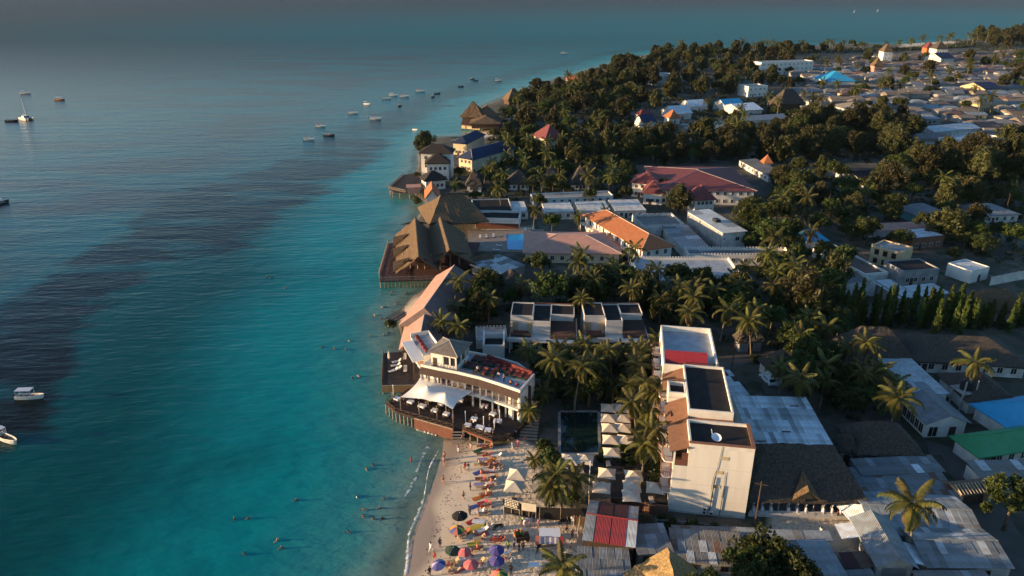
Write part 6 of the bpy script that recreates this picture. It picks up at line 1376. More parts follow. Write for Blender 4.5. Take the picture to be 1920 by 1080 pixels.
for poly, mix, r, s in GROVES:
    for k, n in mix.items():
        for x, y in scatter(poly, n, r if k not in ('bush',) else 1.5): tree(k, x, y, s * RND.uniform(.8, 1.18) * (.9 if k == 'bush' else 1))
# ---------------------------------------------------------------- undergrowth: low tangled green between the trees, nobody could count it
_c = []; _r = []
for poly, mix, r, s in GROVES:
    q = pxpoly(poly); lo, hi = q.min(0), q.max(0); n = int(min(1500, max(120, .5 * (hi[0] - lo[0]) * (hi[1] - lo[1]) / 9)))
    if 'palm' in mix and mix.get('palm', 0) == 38: n = 260
    p = NP.uniform(lo, hi, (n, 2)); p = p[inside(p, q)]
    for x, y in p:
        if not blocked(x, y, .8): _c.append((x, y, GZ + .4)); _r.append(.7 + min(2.2, y / 330))
_c = np.array(_c); _r = np.array(_r)
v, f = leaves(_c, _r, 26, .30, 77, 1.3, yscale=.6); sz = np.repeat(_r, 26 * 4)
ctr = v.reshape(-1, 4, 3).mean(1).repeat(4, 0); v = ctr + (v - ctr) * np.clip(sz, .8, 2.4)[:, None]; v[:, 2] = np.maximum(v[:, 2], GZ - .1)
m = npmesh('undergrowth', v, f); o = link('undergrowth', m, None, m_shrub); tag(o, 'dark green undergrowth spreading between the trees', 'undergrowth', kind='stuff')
# ---------------------------------------------------------------- the village in the distance
for nm, label, A, Bp, z, roof, rm, wm, lm, kw in [
    ('blue_hall', 'large hall with a turquoise-blue roof in the distant village', (1548, 152), (1606, 152), 7, 'hip', m_blue, m_white2, 'the turquoise-blue hall', dict(R=(1578, 133), rise=5)),
    ('white_resort', 'long white terraced resort block by the distant coast', (1428, 117), (1526, 114), 13, 'flat', m_conc, m_white, 'the long white resort', dict(depth=14, win=12, stories=3, over=0)),
    ('white_tower_house', 'tall white house with thatched top near the distant beach', (1657, 97), (1676, 97), 14, 'hip', m_thatch, m_white, 'the tall white house', dict(R=(1668, 82), rise=7, win=2, stories=3)),
    ('red_beach_house', 'orange-red house on the distant beach', (1738, 90), (1755, 90), 10, 'hip', m_redroof, m_orange, 'the orange-red beach house', dict(R=(1746, 78), rise=6, win=3)),
    ('white_beach_house', 'white two-storey house next to the orange-red beach house', (1756, 92), (1780, 92), 11, 'hip', m_thatch_dark, m_white, 'the white beach house', dict(R=(1768, 76), rise=6, win=4, stories=2)),
    ('great_thatch', 'great brown thatched roof at the edge of the village', (1462, 196), (1512, 194), 6, 'hip', m_thatch_dark, m_wood, 'the great brown thatch', dict(R=(1488, 166), rise=9, thatch=True)),
    ('pink_tower_house', 'salmon house with a thatched top among village palms', (1640, 124), (1658, 124), 10, 'hip', m_thatch, m_pink, 'the salmon tower house', dict(R=(1650, 104), rise=6, win=2, stories=2)),
    ('market_hall', 'market hall with pale blue roof by the sandy field', (1262, 214), (1300, 212), 5, 'gable', m_tin_bright, m_white2, 'the pale blue market hall', dict(R=(1282, 197), rise=2.5)),
    ('market_hall', 'second pale blue hall behind the sandy field', (1296, 200), (1330, 198), 5, 'gable', m_tin_bright, m_white2, None, dict(R=(1315, 186), rise=2.5)),
    ('market_hall', 'bright blue roofed hall on the far side of the sandy field', (1362, 202), (1400, 200), 5, 'gable', m_blue, m_white2, 'the bright blue market hall', dict(R=(1385, 184), rise=2.5)),
    ('market_hall', 'blue-grey roofed hall right of the bright blue market hall', (1388, 208), (1432, 205), 5, 'gable', m_tin_bright, m_white2, None, dict(R=(1410, 192), rise=2.5)),
    ('red_cone_house', 'small house with a bright red roof by the market', (1200, 216), (1228, 214), 5, 'hip', m_redroof, m_white2, 'the bright red market roof', dict(R=(1213, 204), rise=3)),
    ('blue_lean_house', 'house with a steel-blue roof in front of the red market roof', (1205, 230), (1232, 228), 5, 'gable', m_navy, m_white2, None, dict(R=(1218, 214), rise=2)),
    ('red_cone_house', 'small house with an orange-red conical roof beside the market', (1256, 222), (1278, 221), 5, 'hip', m_orange, m_white2, 'the orange conical roof', dict(R=(1267, 206), rise=4)),
    ('red_cone_house', 'small orange-roofed house near the feathery trees', (1432, 306), (1450, 306), 5, 'hip', m_orange, m_white2, None, dict(R=(1442, 290), rise=3)),
    ('white_villa', 'bright white villa showing through the far dark trees', (1228, 140), (1262, 138), 10, 'flat', m_conc, m_white, 'the bright white villa', dict(depth=12, win=4, stories=2, over=0)),
    ('white_villa', 'white two-storey villa with open terrace above the market', (1404, 162), (1440, 160), 9, 'flat', m_conc, m_white, 'the white terraced villa', dict(depth=12, win=4, stories=2, over=0)),
    ('white_perimeter_hall', 'long pale hall with white front along the sandy field', (1388, 228), (1480, 222), 5, 'gable', m_tin_mid, m_white, 'the long pale hall', dict(depth=12, rise=2, win=10)),
    ('beige_hall', 'broad beige-roofed hall standing clear in the village', (1600, 208), (1660, 206), 6, 'hip', m_tin_beige, m_white2, 'the broad beige hall', dict(R=(1625, 190), rise=3, win=6)),
    ('beige_hall', 'lit beige house group roof at the right of the village', (1838, 196), (1892, 192), 6, 'hip', m_tin_beige, m_ochre, 'the lit beige house', dict(R=(1862, 178), rise=4, win=5)),
    ('columned_hall', 'grey hall with white columns before the village', (1752, 248), (1840, 240), 5.5, 'gable', m_tin_pale, m_white2, 'the white-columned hall', dict(depth=14, rise=2, win=12)),
    ('flat_school', 'pale green flat-roofed school before the village', (1822, 268), (1880, 256), 6, 'flat', m_tin_pale, m_white2, 'the pale green school', dict(depth=16, win=6, over=0)),
    ('navy_house', 'house with a dark blue roof and yellow gable', (1848, 168), (1882, 166), 6, 'gable', m_navy, m_ochre, 'the dark blue village roof', dict(R=(1868, 152), rise=4)),
    ('navy_house', 'blue-roofed house near the distant beach', (1765, 110), (1792, 109), 8, 'gable', m_navy, m_white2, None, dict(R=(1778, 98), rise=4)),
    ('red_tin_hall', 'dark red tin hall in front of the broad beige hall', (1530, 222), (1568, 220), 5, 'gable', m_redroof, m_white2, 'the dark red village hall', dict(R=(1552, 204), rise=3)),
    ('pale_shed', 'long pale shed at the foot of the village', (1738, 288), (1792, 292), 5, 'gable', m_tin_pale, m_white2, 'the long pale shed', dict(depth=10, rise=1.5, win=6))]:
    hs(nm, label, A, Bp, z, roof, rm, wm, lm, cat='house' if 'hall' not in nm else 'hall', group=None, **{'over': .7, **kw})
VP = pxpoly([(1475, 200), (1500, 128), (1640, 108), (1930, 98), (1960, 110), (1960, 300), (1830, 292), (1720, 292), (1640, 232), (1500, 232)])
lo, hi = VP.min(0), VP.max(0); rows = []; VN = 0
vm = [m_tin_beige, m_tin_dull, m_tin_mid, m_tin_tan, m_tin_rust, m_tin_grey, m_tin_beige, m_tin_dull, m_tin_tan, m_tin_dull, m_tin_tan]; desc = {m_tin_pale.name: 'pale', m_tin_dull.name: 'dull grey', m_tin_mid.name: 'blue-grey', m_tin_rust.name: 'rusty', m_tin_grey.name: 'dark grey', m_tin_beige.name: 'beige', m_tin_tan.name: 'tan'}
vw = [m_conc, m_conc, m_ochre, m_conc, m_white2]
y = lo[1] + 4
while y < hi[1]:
    x = lo[0] + RND.uniform(0, 6)
    while x < hi[0]:
        w, d = RND.uniform(8.5, 15), RND.uniform(7, 11); px = np.array([[x + w / 2, y + d / 2]])
        if inside(px, VP)[0] and not blocked(x + w / 2, y + d / 2, 5) and RND.random() < .8: rows.append((x, y + RND.uniform(-2.5, 2.5), w, d))
        x += w + RND.choice((1, 1.5, 2.5, 6))
    y += RND.choice((11.5, 12.5, 13.5, 15))
rows.sort(key=lambda t: t[1]); VH = {}
def vhouse_mesh(w, d, h, r, hip):
    o = .6; e = [(-o, -o, h), (w + o, -o, h), (w + o, d + o, h), (-o, d + o, h)]; i = d * .45 if hip else -o + .0
    rd = [(i if hip else -o, d / 2, h + r), (w - i if hip else w + o, d / 2, h + r)]; v = e + rd + [(p[0], p[1], h - .12) for p in e]
    return mesh('roof', v, [(0, 1, 5, 4), (1, 2, 5), (2, 3, 4, 5), (3, 0, 4), (6, 7, 1, 0), (7, 8, 2, 1), (8, 9, 3, 2), (9, 6, 0, 3), (9, 8, 7, 6)])
far = MB(); farw = MB(); vp = []
for x, y, w, d in rows:
    if VN < 285:
        rm, wm_ = RND.choice(vm), RND.choice(vw); hip = RND.random() < .5; h, r = RND.uniform(2.6, 3.4), RND.uniform(1.2, 2.4)
        o = thing('village_house', None, 'house', (x, y, GZ), RND.uniform(-.12, .12), 'small tin-roofed village houses'); VN += 1
        link('roof', vhouse_mesh(w, d, h, r, hip), o, rm); box('wall', wm_, o, 0, round(w, 0), 0, round(d, 0), -.2, round(h, 1) - .1)
        if y < 520:
            for k in range(2): box('window', m_dark, o, w * (.25 + .4 * k), w * (.25 + .4 * k) + 1.1, -.05, .05, 1.0, 2.1)
            box('door', m_wood, o, w * .45, w * .45 + 1, -.06, .05, 0, 2.1)
        foot([(x, y), (x + w, y), (x + w, y + d), (x, y + d)]); auto(o, 'village house with %s tin roof' % desc[rm.name]); 
    else:
        h, r = 3.0, 1.8; q = vhouse_mesh(w, d, h, r, True); vs = [(p.co.x + x, p.co.y + y, p.co.z + GZ) for p in q.vertices]; far.add(vs, [tuple(p.vertices) for p in q.polygons]); bpy.data.meshes.remove(q); farw.box(x + .3, x + w - .3, y + .3, y + d - .3, GZ, GZ + 2.85)
if far.v:
    o = far.link('distant_village_roofs', m_tin_tan); tag(o, 'mass of the most distant village roofs below the far coast', 'roofs', kind='stuff'); k = farw.link('walls', m_conc, o)
# ---------------------------------------------------------------- beach furniture and people
def gz(x, y): return float(ground_z(np.array([[x, y]]))[0][0])
def on_sand(px, py):
    p = W(px, py, .8)
    for _ in range(3): p = W(px, py, max(0.0, gz(p.x, p.y)))
    return p
def mm(name, c): return bpy.data.materials.get(name) or M(name, c, None, 1, .85)
COL = dict(black=(.012, .012, .013), red=(.36, .04, .04), green=(.03, .12, .05), yellow=(.50, .38, .06), purple=(.10, .07, .22), indigo=(.06, .06, .20), pink=(.55, .10, .13), coral=(.50, .16, .12), dkgreen=(.035, .06, .035), orange=(.6, .2, .03), blue=(.05, .08, .24), white=(.75, .73, .70), lilac=(.28, .25, .42))
CM = {k: mm('fabric_' + k, c) for k, c in COL.items()}
def umbrella(px, py, cols, label, r=1.25, tilt=(0, 0)):
    r *= .88; h = 2.2; p = on_sand(px, py); p = W(px, py, p.z + h); p.z = gz(p.x, p.y)
    o = thing('beach_umbrella', label, 'umbrella', p, RND.uniform(0, .7), 'round beach umbrellas'); o.rotation_euler = (tilt[0], tilt[1], o.rotation_euler.z); LAND.append((label.split(' on ')[0].replace('a ', 'the ', 1) if False else 'the ' + label.split(' umbrella')[0] + ' umbrella', p.x, p.y))
    n = 8; MB().bar((0, 0, 0), (0, 0, h + .12), .03, 6).link('pole', m_cloth, o)
    for i in range(n):
        a0, a1 = 2 * math.pi * i / n, 2 * math.pi * (i + 1) / n; v = []; f = []
        for j in range(4):
            t = j / 3; zz = h - .55 * t ** 1.7
            for k in range(3): a = a0 + (a1 - a0) * k / 2; rr = r * t * (1 if k != 1 else .955); v.append((rr * math.cos(a), rr * math.sin(a), zz - (.03 * t if k == 1 else 0)))
        for j in range(3):
            for k in range(2): q = j * 3 + k; f.append((q, q + 3, q + 4, q + 1))
        link('canopy_panel', mesh('canopy_panel', v, f, True), o, CM[cols[i % len(cols)]])
    return o
umbrella(862, 962, ['black'], 'black umbrella on the wet edge of the sand', 1.4); RB = ['red', 'green', 'yellow', 'orange', 'blue', 'coral', 'green', 'yellow']
umbrella(857, 988, RB, 'rainbow striped umbrella on the sand beside the black one', 1.3); umbrella(846, 1028, ['dkgreen'], 'dark green umbrella on the sand near the shore', 1.35, (0, .15)); umbrella(871, 1030, ['pink', 'coral'], 'rose pink umbrella on the sand beside the dark green one', 1.15)
umbrella(883, 1053, ['coral', 'pink'], 'coral red umbrella on the sand below the rose pink one', 1.25); umbrella(826, 1052, ['lilac', 'indigo', 'indigo'], 'lilac and blue umbrella on the sand nearest the water', 1.2, (0, -.2)); umbrella(931, 1026, ['indigo', 'purple'], 'indigo umbrella on the sand farther from the water', 1.3); umbrella(931, 1046, ['purple', 'indigo'], 'violet umbrella on the sand just below the indigo one', 1.3); umbrella(936, 1072, ['yellow', 'green', 'red', 'coral', 'coral', 'yellow'], 'many-coloured umbrella on the bottom edge of the picture', 1.35)

def sq_mesh(s=1.5, h=2.5):
    v = [(-s, -s, h), (s, -s, h), (s, s, h), (-s, s, h), (0, 0, h + .95)]; e = [(0, -s * .93, h + .03), (s * .93, 0, h + .03), (0, s * .93, h + .03), (-s * .93, 0, h + .03)]
    v += e; w = [(p[0] * .985, p[1] * .985, p[2] - .05) for p in v]; f = []
    for i in range(4): f += [(i, 5 + i, 4), (5 + i, (i + 1) % 4, 4)]
    f2 = [tuple(k + 9 for k in q[::-1]) for q in f]; rim = []
    for i in range(4): rim += [(i, i + 9, 5 + i + 9, 5 + i), (5 + i, 5 + i + 9, (i + 1) % 4 + 9, (i + 1) % 4)]
    return mesh('canopy', v + w, f + f2 + rim)
SQ = sq_mesh(); SQP = MB().bar((0, 0, 0), (0, 0, 3.5), .045, 6).box(-.4, .4, -.4, .4, 0, .08).mesh('pole')
m_para = M('cream_parasol_canvas', (.58, .49, .38), (.52, .44, .34), .8, .85, .1, 3)
def parasol(px, py, base, sc=1.0, z=None):
    zz = (GZ if z is None else z); p = W(px, py, zz + 2.9 * sc); o = thing('square_parasol', None, 'parasol', (p.x, p.y, zz), -.12 + RND.uniform(-.08, .08), 'square cream parasols', sc); link('canopy', SQ, o, m_para); link('pole', SQP, o, m_wood); auto(o, base); return p
gt = pxpoly([(1122, 930), (1118, 765), (1185, 760), (1250, 905), (1250, 945)])
structure(link('garden_terrace', MB().prism([tuple(p) for p in gt], GZ - .3, GZ + .06).mesh('garden_terrace'), None, M('dark_slate_paving', (.060, .055, .052), (.045, .042, .040), .6, .85, .15, 3)))
for px, py in [(1141, 762), (1163, 762), (1141, 781), (1167, 781), (1143, 799), (1168, 799), (1145, 821), (1173, 821), (1147, 845), (1068, 858), (1097, 858), (1138, 884), (1188, 888), (1128, 911), (1185, 908), (1184, 926), (1229, 911)]:
    p = parasol(px, py, 'cream square parasol in the hotel garden', .95)
    sunbed(Vector((p.x - .5, p.y - .5, GZ + .06)), math.pi + .1 * RND.random(), m_offw, 'pale lounger under a garden parasol', 'loungers in the hotel garden')
for px, py in [(970, 886), (964, 908)]: parasol(px, py, 'sunlit cream parasol on the open sand', 1.0, .95)
LAND.append(('the two beach parasols', *W(967, 905, 1)[:2]))
# sunbeds and towels
m_rb = [mm('cushion_rust', (.30, .085, .045)), mm('cushion_red', (.34, .03, .03)), mm('cushion_tan', (.42, .30, .17)), mm('cushion_white', (.68, .65, .6)), mm('cushion_brown', (.14, .08, .05))]
cn_ = ['rust', 'red', 'tan', 'white', 'brown']
BEDS = [(903, 838, 0), (913, 841, 0), (922, 838, 4), (903, 852, 4), (914, 855, 1), (931, 856, 3), (898, 872, 2), (910, 872, 0), (928, 873, 0), (934, 879, 4), (927, 884, 3), (901, 899, 0), (911, 903, 4), (925, 897, 4), (921, 907, 3), (903, 915, 2), (914, 917, 4), (907, 927, 2), (912, 930, 0), (905, 945, 1), (911, 950, 1), (900, 962, 3), (909, 965, 2), (871, 1000, 0), (864, 1006, 4), (905, 996, 3), (914, 992, 3), (899, 1011, 2), (929, 1013, 1), (936, 1015, 0), (895, 1031, 4), (849, 1055, 2), (842, 1062, 4), (898, 1056, 2), (902, 1064, 3), (946, 1040, 3), (948, 1053, 3), (852, 1072, 2)]
for i, (px, py, c) in enumerate(BEDS): sunbed(on_sand(px, py), -1.35 + RND.uniform(-.25, .25), m_rb[c], '%s beach lounger' % cn_[c], 'loungers on the sand').scale = (.88, .88, .88)
TW = mesh('towel', [(-.45, -.95, .02), (.45, -.95, .02), (.45, .95, .03), (-.45, .95, .02), (0, -.95, .05), (0, .95, .06), (-.45, -.95, 0), (.45, -.95, 0), (.45, .95, 0), (-.45, .95, 0)], [(0, 4, 5, 3), (4, 1, 2, 5), (6, 9, 8, 7), (0, 6, 7, 1, 4), (2, 8, 9, 3, 5), (1, 7, 8, 2), (3, 9, 6, 0)])
tc = ['yellow', 'white', 'coral', 'blue', 'lilac', 'orange', 'green', 'red', 'pink']; tn_ = dict(yellow='yellow', white='white', coral='coral', blue='blue', lilac='lilac', orange='orange', green='green', red='red', pink='pink')
for i, (px, py) in enumerate([(893, 990), (897, 978), (916, 885), (897, 886), (900, 908), (896, 934), (920, 986), (878, 998), (905, 1003), (888, 1020), (873, 1045), (915, 912), (890, 950), (905, 862), (921, 862), (897, 845), (885, 978), (862, 1068)]):
    c = tc[i % 9]; p = on_sand(px, py); o = tag(link('beach_towel', TW, None, CM[c], loc=p + Vector((0, 0, .02)), rz=RND.uniform(-.5, .5) - 1.3, sc=(1.6, 1.5, 1) if i == 0 else 1), None, 'towel', 'towels spread on the sand'); auto(o, '%s towel spread on the sand' % c)

# people: one continuous body grown from a skeleton, clothes and hair as children
def skin(name, bones, rad, sub=1):
    """bones: {joint: (x, y, z)}, edges by order; returns a mesh grown by the skin modifier"""
    pts, edges = bones; me = bpy.data.meshes.new(name); me.from_pydata(pts, edges, []); me.update()
    o = bpy.data.objects.new(name, me); C.objects.link(o); o.modifiers.new('s', 'SKIN'); sm = o.modifiers.new('u', 'SUBSURF'); sm.levels = sub; sm.render_levels = sub
    if not me.skin_vertices: me.attributes.new
    for i, d in enumerate(me.skin_vertices[0].data): d.radius = rad[i] if isinstance(rad[i], tuple) else (rad[i], rad[i]); d.use_root = (i == 0)
    bpy.context.view_layer.update(); out = bpy.data.meshes.new_from_object(o.evaluated_get(bpy.context.evaluated_depsgraph_get())); out.name = name
    out.polygons.foreach_set('use_smooth', [True] * len(out.polygons)); bpy.data.objects.remove(o); out.materials.clear(); return out
def figure(kind):
    """joints for a 1.7 m figure"""
    J = dict(pel=(0, 0, .92), ches=(0, -.01, 1.28), neck=(0, 0, 1.46), head=(0, -.02, 1.56), top=(0, -.01, 1.66), shl=(-.17, 0, 1.40), shr=(.17, 0, 1.40), ell=(-.25, .03, 1.12), elr=(.25, .03, 1.12), hal=(-.27, -.06, .86), har=(.27, -.06, .86), fil=(-.27, -.09, .77), fir=(.27, -.09, .77),
             hpl=(-.09, 0, .88), hpr=(.09, 0, .88), knl=(-.10, -.01, .49), knr=(.10, -.01, .49), anl=(-.10, .02, .09), anr=(.10, .02, .09), tol=(-.11, -.14, .03), tor=(.11, -.14, .03))
    if kind == 'walk': J.update(knl=(-.10, -.22, .52), anl=(-.10, -.28, .11), tol=(-.11, -.44, .06), knr=(.10, .10, .50), anr=(.10, .36, .16), tor=(.11, .30, .04), hal=(-.26, .18, .90), fil=(-.26, .2, .81), ell=(-.24, .14, 1.12), har=(.26, -.24, .92), fir=(.26, -.3, .84), elr=(.25, -.05, 1.12))
    if kind == 'arms': J.update(ell=(-.40, .02, 1.22), hal=(-.30, -.02, 1.0), fil=(-.24, -.05, .95), elr=(.40, .02, 1.22), har=(.30, -.02, 1.0), fir=(.24, -.05, .95))
    if kind == 'sit':
        for k in J: J[k] = (J[k][0], J[k][1], J[k][2] - .76)
        J.update(knl=(-.14, -.42, .42), knr=(.14, -.42, .42), anl=(-.12, -.62, .08), anr=(.12, -.62, .08), tol=(-.13, -.76, .05), tor=(.13, -.76, .05), hpl=(-.1, -.04, .14), hpr=(.1, -.04, .14), hal=(-.24, -.34, .32), har=(.24, -.34, .32), fil=(-.2, -.42, .34), fir=(.2, -.42, .34), ell=(-.28, -.1, .36), elr=(.28, -.1, .36), pel=(0, .02, .18))
    if kind == 'lie':
        J = {k: (p[0] * 1.15, -(p[2] - .92), .16 - p[1] * .6) for k, p in J.items()}; J.update(tol=(-.16, .84, .26), tor=(.16, .84, .26), head=(0, -.62, .22), top=(0, -.73, .25), ches=(0, -.36, .20))
    if kind == 'swim':
        for k in J: J[k] = (J[k][0], J[k][1], J[k][2] - 1.2)
        J.update(ell=(-.42, -.1, .06), hal=(-.55, -.3, -.02), fil=(-.58, -.4, -.03), elr=(.42, -.1, .06), har=(.55, -.3, -.02), fir=(.58, -.4, -.03))
    R_ = dict(pel=(.145, .10), ches=(.155, .105), neck=.055, head=(.085, .095), top=(.075, .085), shl=.06, shr=.06, ell=.045, elr=.045, hal=.032, har=.032, fil=.03, fir=.03, hpl=.09, hpr=.09, knl=.062, knr=.062, anl=.042, anr=.042, tol=.038, tor=.038)
    ed = [('pel', 'ches'), ('ches', 'neck'), ('neck', 'head'), ('head', 'top'), ('ches', 'shl'), ('ches', 'shr'), ('shl', 'ell'), ('ell', 'hal'), ('hal', 'fil'), ('shr', 'elr'), ('elr', 'har'), ('har', 'fir'), ('pel', 'hpl'), ('pel', 'hpr'), ('hpl', 'knl'), ('knl', 'anl'), ('anl', 'tol'), ('hpr', 'knr'), ('knr', 'anr'), ('anr', 'tor')]
    names = list(J); ix = {n: i for i, n in enumerate(names)}
    body = skin('body', ([J[n] for n in names], [(ix[a], ix[b2]) for a, b2 in ed]), [R_[n] for n in names])
    def sub(ns, grow, nm):
        k = {n: i for i, n in enumerate(ns)}; e = [(k[a], k[b2]) for a, b2 in ed if a in k and b2 in k]
        return skin(nm, ([J[n] for n in ns], e), [tuple(q * grow for q in R_[n]) if isinstance(R_[n], tuple) else R_[n] * grow for n in ns])
    mid = lambda a, b2, t: tuple(J[a][i] + (J[b2][i] - J[a][i]) * t for i in range(3))
    J2 = dict(J); out = {'body': body, 'shirt': sub(['pel', 'ches', 'shl', 'shr', 'ell', 'elr'], 1.14, 'shirt')}
    J['kl2'] = mid('hpl', 'knl', .7); J['kr2'] = mid('hpr', 'knr', .7); R_['kl2'] = .078; R_['kr2'] = .078; ed += [('hpl', 'kl2'), ('hpr', 'kr2')]
    out['shorts'] = sub(['pel', 'hpl', 'hpr', 'kl2', 'kr2'], 1.13, 'shorts'); out['trousers'] = sub(['pel', 'hpl', 'hpr', 'knl', 'knr', 'anl', 'anr'], 1.15, 'trousers')
    h = Vector(J['head']).lerp(Vector(J['top']), .6); ax = (Vector(J['top']) - Vector(J['head'])).normalized(); v = []; f = []
    q = ax.to_track_quat('Z', 'Y')
    for j in range(4):
        for i in range(8): a = i * math.pi / 4; t = j / 3 * math.pi / 2; v.append(h + q @ Vector((.105 * math.cos(a) * math.cos(t), .115 * math.sin(a) * math.cos(t) + .015, .12 * math.sin(t) - .01)))
    for j in range(3):
        for i in range(8): f.append((j * 8 + i, j * 8 + (i + 1) % 8, (j + 1) * 8 + (i + 1) % 8, (j + 1) * 8 + i))
    out['hair'] = mesh('hair', v, f, True); return out
FIG = {k: figure(k) for k in ('stand', 'walk', 'arms', 'sit', 'lie', 'swim')}
SKIN = [mm('skin_tan', (.42, .22, .13)), mm('skin_dark', (.09, .045, .028)), mm('skin_brown', (.20, .10, .06)), mm('skin_pale', (.55, .33, .22))]
HAIR = [mm('hair_black', (.015, .012, .01)), mm('hair_brown', (.07, .04, .02)), mm('hair_fair', (.30, .20, .09))]
CLO = dict(white=(.74, .73, .70), black=(.02, .02, .022), blue=(.04, .07, .30), red=(.42, .03, .03), green=(.16, .42, .05), orange=(.62, .22, .05), pink=(.60, .22, .26), grey=(.25, .25, .26), navy=(.03, .04, .10), yellow=(.6, .45, .06), teal=(.03, .22, .22), tan=(.36, .25, .15))
CMT = {k: mm('cloth_' + k, c) for k, c in CLO.items()}
def person(p, kind, skn, rz, top=None, bottom='shorts', bcol='black', hair=0, label=None, base=None, sc=1.0, group='people on the beach'):
    o = thing('person', label, 'person', p, rz, group, sc); fg = FIG[kind]; link('body', fg['body'], o, SKIN[skn]); link('hair', fg['hair'], o, HAIR[hair])
    if top: link('shirt', fg['shirt'], o, CMT[top])
    if bottom and kind != 'swim': link(bottom, fg[bottom], o, CMT[bcol])
    if not label: auto(o, base)
    return o
PEOPLE = [(849, 827, 'stand', 2, 'black', 'shorts', 'black'), (867, 830, 'walk', 0, None, 'shorts', 'navy'), (859, 848, 'stand', 0, 'blue', 'trousers', 'white'), (883, 846, 'arms', 3, None, 'shorts', 'pink'), (834, 862, 'walk', 0, None, 'shorts', 'black'), (833, 872, 'walk', 3, None, 'shorts', 'red'), (872, 881, 'stand', 2, 'red', 'shorts', 'red'), (878, 883, 'stand', 2, 'black', 'shorts', 'white'), (831, 907, 'walk', 0, None, 'shorts', 'orange'), (882, 920, 'arms', 1, 'black', 'shorts', 'black'), (869, 937, 'walk', 0, None, 'shorts', 'black'), (881, 966, 'stand', 1, 'black', 'trousers', 'black'), (896, 967, 'arms', 3, None, 'shorts', 'white'),
          (825, 1026, 'stand', 1, 'black', 'shorts', 'navy'), (808, 1034, 'walk', 2, 'white', 'trousers', 'white'), (815, 1052, 'walk', 0, 'red', 'shorts', 'red'), (806, 1080, 'stand', 1, 'black', 'trousers', 'black'), (961, 842, 'stand', 2, 'white', 'trousers', 'white'), (971, 838, 'stand', 1, 'pink', 'trousers', 'red'), (984, 832, 'walk', 0, 'red', 'shorts', 'grey'), (980, 984, 'stand', 1, 'green', 'trousers', 'black'), (1000, 978, 'stand', 1, 'black', 'trousers', 'navy'), (1009, 987, 'stand', 1, 'pink', 'trousers', 'pink'), (1073, 983, 'stand', 2, 'white', 'trousers', 'white'), (1081, 983, 'stand', 1, 'white', 'trousers', 'tan'), (1062, 999, 'walk', 1, 'orange', 'trousers', 'black'), (1073, 1009, 'stand', 1, 'navy', 'trousers', 'black'), (1069, 1027, 'stand', 1, 'white', 'shorts', 'grey'), (953, 1031, 'arms', 1, 'green', 'trousers', 'black'), (964, 1028, 'stand', 1, 'white', 'trousers', 'navy'), (973, 1034, 'stand', 1, 'black', 'trousers', 'black'), (981, 1032, 'stand', 1, 'grey', 'trousers', 'black'), (958, 1076, 'stand', 1, 'black', 'trousers', 'black'), (966, 820, 'stand', 1, 'white', 'trousers', 'black'), (945, 824, 'stand', 2, 'grey', 'shorts', 'black'), (955, 826, 'walk', 0, 'orange', 'shorts', 'white')]
for i, (px, py, k, s, t, bt, bc) in enumerate(PEOPLE):
    act = {'stand': 'standing', 'walk': 'walking', 'arms': 'standing, hands on hips,'}[k]
    person(on_sand(px, py), k, s, RND.uniform(0, 6.28), t, bt, bc, 0, base='person in %s %s' % ((t + ' top and ' + bc + ' ' + bt) if t else (bc + ' ' + bt), act))
for i in range(0, len(BEDS), 2):
    px, py, c = BEDS[i]; p = on_sand(px, py); kk = ('lie', 'sit')[i % 4 == 2]; bc = RND.choice(('black', 'red', 'blue', 'pink', 'teal', 'white')); person(p + Vector((0, 0, .34)), kk, RND.choice((0, 0, 3)), -1.35 + math.pi, None, 'shorts', bc, RND.randrange(3), base='person in %s swimwear %s on a lounger' % (bc, 'lying' if kk == 'lie' else 'sitting'), group='people on loungers')
for px, py in [(889, 1003), (862, 1010), (927, 865), (902, 888), (918, 878), (845, 1070), (886, 1042), (908, 1012)]:
    bc = RND.choice(('black', 'red', 'blue', 'teal', 'orange')); person(on_sand(px, py), 'sit', RND.choice((0, 3, 2)), RND.uniform(0, 6.28), None, 'shorts', bc, RND.randrange(3), base='person in %s swimwear sitting on the sand' % bc, group='people sitting on the sand')
SW = [(771, 866), (698, 873), (687, 880), (669, 932), (720, 936), (712, 954), (682, 956), (680, 969), (700, 974), (717, 973), (556, 939), (466, 973), (440, 974), (520, 1014), (528, 1028), (457, 1040), (653, 998), (716, 577), (722, 576), (741, 571), (703, 592), (714, 598), (694, 631), (720, 629), (728, 625), (734, 553), (759, 552), (764, 550), (605, 652), (627, 655), (649, 656), (655, 640), (660, 710), (672, 706), (500, 520), (535, 540), (510, 522), (734, 548)]
for i, (px, py) in enumerate(SW):
    p = W(px, py, 0); wade = i == 0
    o = person(p + Vector((0, 0, -.42 if wade else 0)), 'stand' if wade else 'swim', RND.choice((1, 2, 1, 2, 0)), RND.uniform(0, 6.28), 'white' if i == 3 else None, None if not wade else 'shorts', 'red', RND.randrange(3), base='person wading in the shallows' if wade else 'person swimming with head above the turquoise water', group='people in the sea')
for t, (px, py) in enumerate([(872, 690), (908, 705), (925, 710), (945, 716), (957, 720), (968, 724), (896, 700), (935, 705)]):
    c = RND.choice(('white', 'red', 'black', 'orange')); person(W(px, py, 8.45), ('sit', 'stand')[t % 3 == 0], RND.choice((0, 2, 3)), RND.uniform(0, 6), c, 'trousers', 'black', 1, base='person in a %s top among the rooftop daybeds' % c, group='guests on the roof terrace')
for t, (px, py) in enumerate([(758, 756), (800, 770), (850, 790), (888, 800), (918, 795), (930, 800), (925, 818), (908, 770)]):
    c = RND.choice(('white', 'blue', 'black', 'orange')); person(W(px, py, DZ), ('stand', 'arms')[t % 2], RND.choice((0, 2, 3)), RND.uniform(0, 6), c, 'trousers', 'black', 1, base='person in a %s top among the deck tables' % c, group='guests on the dining deck')
